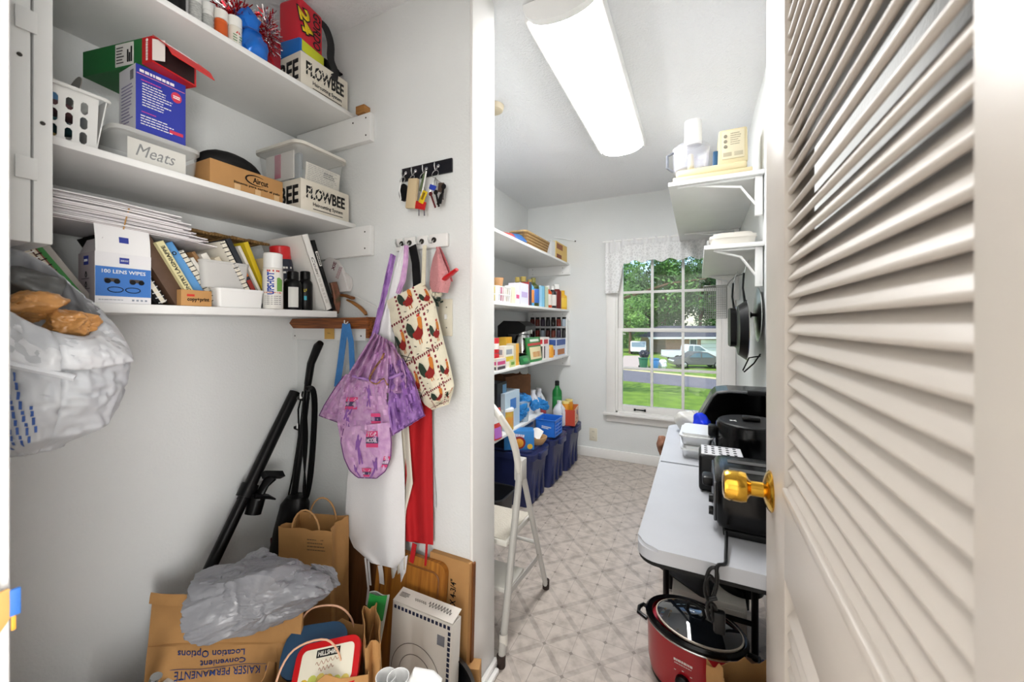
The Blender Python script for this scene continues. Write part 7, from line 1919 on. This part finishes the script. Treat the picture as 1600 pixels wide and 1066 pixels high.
B().tube([(xv1 + .15 - .0, .055, ztop - 1.93), (xv1 + .15, .03, ztop - 1.93)], .006, M_white).out('bracket', T)

# food processor
M_crm = mat('appliance_cream', '#d6c8a0', .4); M_cbowl = mat('bowl_clear', '#c9cad6', .06, alpha=.24)
Yf = 2.112; zf = RS1 + .0006
T = thing('food_processor', 'cream food processor with clear bowl and tall white chute on the upper right shelf', 'food processor', (.055, Yf, zf))
b = B(); b.box(-.165, .170, -.075, .085, 0, .022, M_crm, bev=.006); b.box(-.15, .150, -.068, .08, .020, .058, M_crm, bev=.012, seg=3); b.out('base', T)
b = B(); b.box(.035, .150, -.062, .08, .055, .215, M_crm, bev=.008, taper=(1.06, 1)); b.out('motor_housing', T)
B().box(.048, .138, -.0665, -.0615, .075, .205, pm('#d9cfb2', .5), bev=.001).out('control_panel', T)
for k in range(3): B().lathe([(0, 0), (.008, 0), (.007, .004), (0, .004)], pm('#8c8674', .5), seg=12, M=FY(.062, -.0665, .18 - k * .024)).out('dial', T)
lines(pm('#9a937e'), T, FY(.105, -.0668, .165), .045, .06, 6, 101)
for sx in (0, 1): B().box(-.017, .017, -.009, .009, 0, .001, pm('#b4ab92', .5), M=FY(.070 + sx * .045, -.0668, .095)).out('button', T)
Mb = TR(-.085, 0, 0)
B().lathe([(.072, .06), (.080, .065), (.084, .165), (.081, .165), (.074, .068), (0, .068)], M_cbowl, seg=32, M=Mb, cap=False).out('bowl', T)
B().lathe([(.086, .165), (.086, .178), (.070, .192), (.03, .20), (0, .20)], M_cbowl, seg=32, M=Mb, cap=False).out('bowl_lid', T)
B().lathe([(.016, .068), (.014, .13), (.010, .15), (0, .15)], M_crm, seg=14, M=Mb, cap=False).out('blade_hub', T)
B().lathe([(.040, .192), (.039, .30), (.037, .315), (.033, .315), (.033, .20)], M_white, seg=24, M=TR(-.075, 0, 0), sy=.8, cap=False).out('feed_chute', T)
b = B(); b.tube([(-.165, -.02, .165), (-.192, -.03, .15), (-.192, -.03, .09), (-.165, -.02, .07)], .007, mat('smoke_grey', '#6d7078', .2)); b.out('bowl_handle', T)
B().box(.012, .034, -.02, .05, .06, .14, pm('#2c5a86', .4), bev=.004).out('blue_guard', T)
# white lidded tray on the lower right shelf
T = thing('serving_tray', 'white lidded tray on the lower right shelf', 'tray', (.150, 2.20, RS2 + .0006))
M_tray = mat('tray_cream', '#d2cdc4', .4)
b = B(); tub(b, .19, .26, .038, .003, M_tray, .92, .03, 5); b.out('tray', T)
b = B(); lidslab(b, .196, .266, .036, .050, M_tray, .034, 5); lidslab(b, .165, .235, .050, .062, M_tray, .034, 5); b.out('lid', T)
B().box(-.108, -.094, -.03, .03, .012, .050, pm('#a8a8a6', .4), bev=.004).out('latch', T)
# hanging pans: rods and hooks on the right wall
def pan(label, px, pyt, pyb, Xw, rnd_, depth, nm='frying_pan', square=False, m=M_black):
    """pan hung flat on the wall by its handle"""
    a_ = onX(px, pyt, Xw); c_ = onX(px, pyb, Xw); h = a_.z - c_.z; r = h / 2
    T = thing(nm, label, 'pan', (Xw, a_.y, c_.z), (0, 0, 0), group='pans hanging on the right wall')
    M = TR(0, 0, r) @ RY(-90)
    if square:
        b = B(); b.prism(rrect(h, h * .95, .03, 5), 0, depth, m, M=M); b.out('pan_body', T)
        b = B(); b.tube([Vector(M @ Vector((x, y, 0))) for x, y in rrect(h * 1.03, h * .98, .033, 5)], .004, M_steel, seg=6, closed=True); b.out('rim', T)
    else:
        B().lathe([(0, depth), (r * .8, depth), (r * .98, 0), (r * 1.02, 0), (r * .84, depth + .004), (0, depth + .004)], m, seg=32, M=M, cap=False).out('pan_body', T)
        B().lathe([(r * .99, -.001), (r * 1.03, .0), (r * 1.0, .003)], M_steel, seg=32, M=M, cap=False).out('rim', T)
    b = B(); b.tube([(-.006, 0, h * .98), (-.014, 0, h + .06), (-.010, 0, h + .13)], .010, m, rad=[.012, .009, .010], flat=.5, seg=10); b.out('handle', T)
    b = B(); b.tube([(-.008, 0, h + .12), (-.002, 0, h + .16), (.012, 0, h + .19)], .0022, M_steel, seg=6); b.out('hanging_wire', T)
    return T
pan('dark skillet with steel rim hanging nearest on the right wall', 1166, 470, 562, .205, 0, .030)
pan('smaller black square pan hanging behind the skillet', 1149, 482, 541, .175, 0, .028, 'griddle_pan', True)
T = thing('steel_pan_lid', 'brushed steel pan cover hanging against the right wall', 'pan', (XR - .016, onX(1182, 507, XR - .02).y, 1.12))  # a pan lid hung by itself, no pan with it
B().lathe([(0, .012), (.10, .006), (.125, 0), (.127, 0), (.127, -.003), (0, -.003)], M_steel, seg=36, M=TR(0, 0, .125) @ RY(-90), cap=False).out('lid_disc', T); B().lathe([(.008, .010), (.008, .022), (.016, .028), (0, .030)], M_blackm, seg=14, M=TR(0, 0, .125) @ RY(-90), cap=False).out('knob', T)
# wire basket
a_ = onX(1121, 448, .06); c_ = onX(1147, 500, .20)
T = thing('fry_basket', 'steel wire fry basket hanging beside the window', 'wire basket', (.105, 2.86, 1.24)); M_wire = mat('wire', '#b4b4b2', .3, metal=.9)
b = B(); wq, dq, hq = .13, .10, .21
for k in range(12):
    for s in (-1, 1):
        b.tube([(-wq / 2 + wq * k / 11, s * dq / 2, 0), (-wq / 2 + wq * k / 11, s * dq / 2, hq)], .0011, M_wire, seg=4)
for k in range(9):
    for s in (-1, 1): b.tube([(s * wq / 2, -dq / 2 + dq * k / 8, 0), (s * wq / 2, -dq / 2 + dq * k / 8, hq)], .0011, M_wire, seg=4)
for k in range(15): b.tube([(x, y, hq * k / 14) for x, y in rrect(wq, dq, .01, 2)], .0011, M_wire, seg=4, closed=True)
b.out('wire_mesh', T)
b = B(); b.tube([(x, y, hq) for x, y in rrect(wq + .01, dq + .01, .012, 3)], .0035, M_wire, seg=6, closed=True); b.out('rim', T)
b = B(); b.tube([(wq / 2, 0, hq), (wq / 2 + .02, 0, hq + .03), (wq / 2 + .05, 0, hq + .06), (XR - .105, 0, hq + .075)], .004, M_wire, seg=6); b.out('handle', T)
b = B(); q = onX(1182, 563, XR - .02)
b.tube([(XR - .004, q.y, q.z + .02), (XR - .05, q.y, q.z + .01), (XR - .075, q.y, q.z - .05), (XR - .07, q.y + .01, q.z - .06), (XR - .03, q.y, q.z - .015), (XR - .004, q.y, q.z + .03)], .0035, M_blackm, seg=6)
b.out('wall_hook', None, 'black wire hook low on the right wall under the pans', 'hook')

# ------------------------------------------------------------------ on the table
zt_ = TZ + .0006
M_gblk = mat('gloss_black', '#050506', .18, spec=.28)
T = thing('toaster', 'black toaster with steel edge nearest on the white table', 'toaster', (.150, 1.035, zt_))
b = B(); b.box(-.115, .110, -.095, .095, .012, .128, M_gblk, bev=.022, seg=4); b.out('housing', T)
B().box(-.100, .105, -.085, .085, 0, .014, M_blackm, bev=.003).out('foot_base', T)
for y in (-.03, .03): B().box(-.085, .085, y - .011, y + .011, .1275, .129, pm('#3a3836', .5)).out('bread_slot', T)
B().box(-.118, -.112, -.080, .080, .026, .112, mat('dark_steel', '#5a5a5c', .3, metal=.8), bev=.003).out('end_panel', T)
B().box(-.140, -.116, -.022, .022, .078, .100, M_black, bev=.006).out('lever', T)
for k in range(2): B().lathe([(0, 0), (.010, 0), (.009, .010), (0, .010)], M_black, seg=14, M=TR(-.117, -.045 + .0 * k, .062 - .028 * k) @ RY(-90)).out('button', T)
# cord hanging from the toaster
b = B(); yc = .812
pts = [Vector((.055, .93, TZ + .02)), Vector((.050, .86, TZ + .010)), Vector((.047, .835, TZ + .004))] + [onY(x, y, yc) for x, y in ((1121, 885), (1119, 910), (1110, 900), (1103, 910), (1102, 925), (1108, 940), (1116, 930), (1121, 905), (1118, 888), (1109, 890), (1104, 905), (1106, 925), (1110, 935), (1105, 945), (1108, 965), (1114, 968), (1112, 945), (1118, 950), (1122, 972))]
b.tube(spline(pts, 5), .0034, M_black, seg=8); b.tube([onY(x, y, yc - .004) for x, y in ((1109, 938), (1120, 936), (1119, 932), (1108, 935))], .0026, M_black, seg=6, closed=True)
q = onY(1124, 972, yc); b.box(-.010, .010, -.008, .008, -.02, .02, M_black, bev=.004, M=TR(q.x, q.y, q.z)); b.out('power_cord', None, 'looped black toaster cord hanging off the table edge', 'cord')
# black appliance with dotted top
T = thing('can_opener', 'small black appliance with a dotted silver top behind the toaster', 'appliance', (.055, 1.225, zt_))
B().box(-.052, .06, -.048, .05, 0, .100, M_black, bev=.010, seg=3).out('housing', T); B().box(-.046, .055, -.042, .044, .0995, .104, pm('#c9c9cc', .4), bev=.002).out('top_plate', T)
b = B()
for i in range(5):
    for j in range(4): b.lathe([(0, 0), (.0045, 0), (.0045, .0006), (0, .0006)], M_blackm, seg=8, M=TR(-.034 + i * .018, -.030 + j * .02, .1042))
b.out('dot_pattern', T)
# air fryer
T = thing('air_fryer', 'round black air fryer with a lid knob in the middle of the table', 'air fryer', (.160, 1.475, zt_))
B().lathe([(.098, 0), (.104, .006), (.106, .09), (.104, .130), (.098, .138), (0, .140)], M_gblk, seg=40, cap=False).out('housing', T)
B().lathe([(.0985, .138), (.094, .1415), (0, .1425)], mat('lid_black', '#0c0c0d', .45, spec=.3), seg=40, cap=False).out('lid', T)
B().box(-.028, .024, -.016, .016, .142, .158, M_black, bev=.006).out('lid_knob', T); B().box(-.128, -.098, -.018, .018, .080, .118, M_black, bev=.006).out('handle', T)
b = B(); b.box(-.012, .012, -.0015, .0015, 0, .0006, M_white, M=TR(-.055, -.02, .1425) @ RZ(40)); b.box(-.012, .012, -.0015, .0015, 0, .0006, M_white, M=TR(-.055, -.02, .1425) @ RZ(-40)); b.out('fan_symbol', T)
# take-away trays
for k in range(2):
    T = thing('foil_tray', ('lower', 'upper')[k] + ' of the two lidded foil trays beside the air fryer', 'foil tray', (-.002, 1.475 + .05 + .006 * k, zt_ + k * .0425), (0, 0, R(3 - 5 * k)), group='foil trays on the table')
    b = B(); tub(b, .10, .16, .028, .0015, mat('foil', '#d0d1d2', .3, metal=.85), .88, .018, 4); b.out('tray', T)
    b = B(); lidslab(b, .108, .168, .028, .033, mat('foil_lid', '#dedfdf', .35, metal=.3), .02, 4); lidslab(b, .090, .150, .033, .0415, mat('foil_lid', '#dedfdf'), .016, 4); b.out('lid', T)
# tabletop grill with raised hood
T = thing('tabletop_grill', 'black tabletop grill with raised hood at the far end of the table', 'grill', (.150, 1.79, zt_))
B().box(-.105, .11, -.10, .10, 0, .060, M_black, bev=.012, seg=3).out('base', T)
hood = [(-.152, .062), (-.098, .172), (-.082, .190), (-.04, .198), (.11, .200), (.11, .055), (.0, .05)]
b = B(); b.prism(hood, -.025, 0, M_gblk, M=FY(0, .075, 0)); b.out('hood_back', T)
b = B(); n = len(hood)
for k in range(n):
    p0, p1 = hood[k], hood[(k + 1) % n]
    d_ = Vector((p1[0] - p0[0], p1[1] - p0[1])); nn = Vector((-d_.y, d_.x)).normalized() * .008
    b.poly([(p0[0], -.075, p0[1]), (p1[0], -.075, p1[1]), (p1[0], .076, p1[1]), (p0[0], .076, p0[1]), (p0[0] - nn.x, -.075, p0[1] - nn.y), (p1[0] - nn.x, -.075, p1[1] - nn.y), (p1[0] - nn.x, .076, p1[1] - nn.y), (p0[0] - nn.x, .076, p0[1] - nn.y)],
           [(0, 1, 2, 3), (7, 6, 5, 4), (0, 4, 5, 1), (1, 5, 6, 2), (2, 6, 7, 3), (3, 7, 4, 0)], M_gblk)
b.out('hood_wall', T)
b = B(); b.tube([(x, -.076, z_) for x, z_ in hood[:5]], .006, mat('hood_rim', '#77787a', .25, metal=.7), seg=8); b.out('hood_rim', T)
B().box(.02, .09, -.085, -.06, .19, .206, M_blackm, bev=.004).out('handle', T)
# bags at the far end
q = onZ(1070, 676, TZ)
film_bag(.055, .05, .045, mat('grey_white_film', '#c9c8c2', .35, bump=.3, bscale=40), 40, .3, 4).out('plastic_bag', None, 'pale grey bag with dark corners at the window end of the table', 'plastic bag', loc=(-.045, 1.80, TZ + .048), sharp=60)
film_bag(.040, .04, .05, mat('royal_film', '#1636d8', .25, bump=.3, bscale=40), 41, .3, 4).out('plastic_bag', None, 'royal blue plastic bag below the grill hood', 'plastic bag', loc=(.012, 1.71, TZ + .052), sharp=60)
film_bag(.032, .04, .03, mat('sky_film', '#7fb4dc', .25, alpha=.9), 42, .3, 4).out('plastic_bag', None, 'pale blue bag between the trays and the royal blue bag', 'plastic bag', loc=(.028, 1.655, TZ + .030), sharp=60)
T = thing('mixing_bowl', 'small steel bowl beside the air fryer', 'bowl', (.085, 1.63, zt_))
B().lathe([(.02, 0), (.03, .004), (.048, .055), (.046, .055), (.028, .007), (0, .006)], M_steel, seg=24, cap=False).out('bowl', T)
# bag hanging at the table's far left corner
q = onY(1027, 712, 1.86)
film_bag(.022, .03, .045, mat('brown_film', '#8a5f48', .5), 44, .3, 4).out('hanging_bag', None, 'small brown bag hanging at the far left corner of the table', 'bag', loc=(-.148, 1.85, .655), sharp=60)

# ------------------------------------------------------------------ under the table
M_oxred = mat('cooker_red', '#a3121f', .3, coat=.4)
T = thing('slow_cooker', 'red oval slow cooker with black stoneware and glass lid on the floor', 'slow cooker', (-.010, 1.425, 0), (0, 0, R(-14)))
ex, ey = 1.0, .72; r_ = .152; hz = .185
B().lathe([(r_ * .90, .012), (r_ * .94, .016), (r_ * .985, .05), (r_, hz - .02), (r_ * 1.0, hz)], M_oxred, seg=48, sx=ex, sy=ey).out('housing', T)
B().lathe([(r_ * .86, 0), (r_ * .92, .002), (r_ * .92, .014)], M_black, seg=48, sx=ex, sy=ey).out('base_ring', T)
B().lathe([(r_ * 1.0, hz - .002), (r_ * 1.045, hz + .004), (r_ * 1.05, hz + .012), (r_ * 1.0, hz + .020), (r_ * .90, hz + .016), (r_ * .88, hz - .04), (0, hz - .05)], M_gblk, seg=48, sx=ex, sy=ey, cap=False).out('stoneware_pot', T)
B().lathe([(r_ * 1.012, hz - .006), (r_ * 1.022, hz - .003), (r_ * 1.012, hz)], M_steel, seg=48, sx=ex, sy=ey, cap=False).out('steel_ring', T)
Ml = TR(.012, -.005, hz + .020)
B().lathe([(r_ * .86, 0), (r_ * .865, .004), (r_ * .6, .020), (r_ * .25, .030), (0, .032)], mat('lid_glass', '#10141a', .04, spec=.8, coat=1.0), seg=48, M=Ml, sx=ex, sy=ey, cap=False).out('glass_lid', T)
B().lathe([(r_ * .845, -.002), (r_ * .875, -.001), (r_ * .88, .004), (r_ * .85, .006)], mat('lid_trim', '#cfc3b4', .3, metal=.5), seg=48, M=Ml, sx=ex, sy=ey, cap=False).out('lid_trim', T)
b = B(); b.tube([(-.022, 0, hz + .048), (-.018, 0, hz + .072), (.0, 0, hz + .080), (.026, 0, hz + .072), (.032, 0, hz + .048)], .006, M_black, seg=8); b.out('lid_handle', T)
for s in (-1, 1):
    b = B(); b.tube([(s * r_ * .98, -.028, hz - .028), (s * (r_ + .030), -.024, hz - .022), (s * (r_ + .036), 0, hz - .020), (s * (r_ + .030), .024, hz - .022), (s * r_ * .98, .028, hz - .028)], .007, M_black, seg=8); b.out('side_handle', T)
af = R(-92)
def surf(a, z_, off=0): return Vector((r_ * (.992 + off) * ex * math.cos(a), r_ * (.992 + off) * ey * math.sin(a), z_))
pk = surf(af, .075); nk = Vector((math.cos(af) / ex, math.sin(af) / ey, 0)).normalized()
B().lathe([(0, 0), (.022, 0), (.021, .012), (.016, .016), (0, .016)], M_black, seg=20, M=Matrix.Translation(pk) @ Vector((0, 0, 1)).rotation_difference(nk).to_matrix().to_4x4()).out('control_knob', T)
tq = surf(af, .135, .004); Mt = Matrix(((1, 0, 0, tq.x), (0, 0, -1, tq.y), (0, 1, 0, tq.z), (0, 0, 0, 1)))
lines(pm('#e6dcd8'), T, Mt, .056, .009, 1, 124, th=.8, ragged=0); lines(pm('#d8c4c0'), T, Mt @ TR(0, -.010, 0), .052, .005, 1, 125, th=.6, ragged=0)
for k in range(3): B().box(-.003, .003, -.001, .001, 0, .0012, pm('#e6dcd8'), M=Mt @ TR(-.024 + .024 * k, -.032 + (.006 if k == 1 else 0), 0)).out('dial_mark', T)
# low white box with baking pans behind
T = thing('storage_box', 'low white storage box under the table carrying the baking pans', 'storage box', (.045, 1.745, 0))
B().box(-.135, .118, -.112, .105, 0, .165, mat('drawer_white', '#d9d4ca', .5), bev=.006).out('box', T); B().box(-.128, .110, -.116, -.111, .02, .145, mat('drawer_front', '#cfcac0', .5), bev=.003).out('drawer_front', T)
def bake(label, loc, rot, w, d, h, m):
    T = thing('baking_pan', label, 'baking pan', loc, rot, group='pans stored under the table')
    b = B(); tub(b, w, d, h, .003, m, .85, .03, 5); b.out('pan_body', T); b = B(); tub(b, w + .024, d + .024, .004, .016, m, 1, .036, 5); b.xf(TR(0, 0, h - .003)); b.out('rim', T)
bake('dark roasting pan turned over on the low white box', (-.035, 1.72, .255), (R(180), R(20), R(-10)), .21, .17, .055, mat('pan_dark', '#1b1b1d', .5))
bake('second dark baking pan leaning above the roasting pan', (-.045, 1.76, .335), (R(180), R(24), R(-6)), .20, .16, .035, mat('pan_dark', '#1b1b1d'))
T = thing('stock_pot', 'black pot with a copper red band stacked under the table', 'pot', (.150, 1.755, .1656))
B().lathe([(.07, 0), (.082, .006), (.086, .05)], M_gblk, seg=32).out('lower_pan', T); B().lathe([(.087, .05), (.090, .054), (.088, .058)], M_steel, seg=32).out('steel_rim', T); B().lathe([(.082, .058), (.086, .085)], mat('copper_red', '#8a3a2a', .3, metal=.5), seg=32).out('copper_band', T); B().lathe([(.086, .085), (.090, .09), (.088, .13), (.084, .13), (.08, .09), (0, .09)], M_gblk, seg=32, cap=False).out('upper_pan', T)
q = onZ(1036, 892, .0)
T = carton('cardboard_box', 'upright brown box behind the left table leg', 'box', (-.175 + .06, 2.02, 0), .03, .05, .30, M_card)
# paper bag and cloth at the bottom right
T = paper_bag('brown paper bag in front of the red slow cooker', (.115, 1.160, 0), 22, .16, .10, .285, M_paper, 12, top=.045)
T['group'] = 'paper bags in the pantry'
lines(pm('#7a5436'), T, FY(-.01, -.0535, .225), .08, .02, 2, 111, th=.5)
film_bag(.05, .06, .12, mat('navy_cloth', '#1c2a5c', .7), 46, .15, 4).warp(lambda v: Vector((v.x, v.y, max(v.z, -.115)))).out('cloth_bag', None, 'dark navy cloth bag right of the slow cooker', 'bag', loc=(.185, 1.30, .117), sharp=60)
B().box(-.10, .11, -.08, .10, 0, .004, mat('board_brown', '#9a7458', .7, var=.2, vscale=12)).out('cardboard_sheet', None, 'flat brown cardboard sheet on the floor under the table', 'cardboard', loc=(.13, 1.52, .0004))

# ================================================================== put each root at the base of its thing
bpy.context.view_layer.update()
for o in list(COL.objects):
    if o.type == 'EMPTY' and o.parent is None and o.location.length < 1e-9 and o.children and 'kind' not in o:
        pts = [v.co for c in o.children if c.type == 'MESH' for v in c.data.vertices]
        base = Vector((sum(p.x for p in pts) / len(pts), sum(p.y for p in pts) / len(pts), min(p.z for p in pts)))
        o.location = base
        for c in o.children: c.location = c.location - base
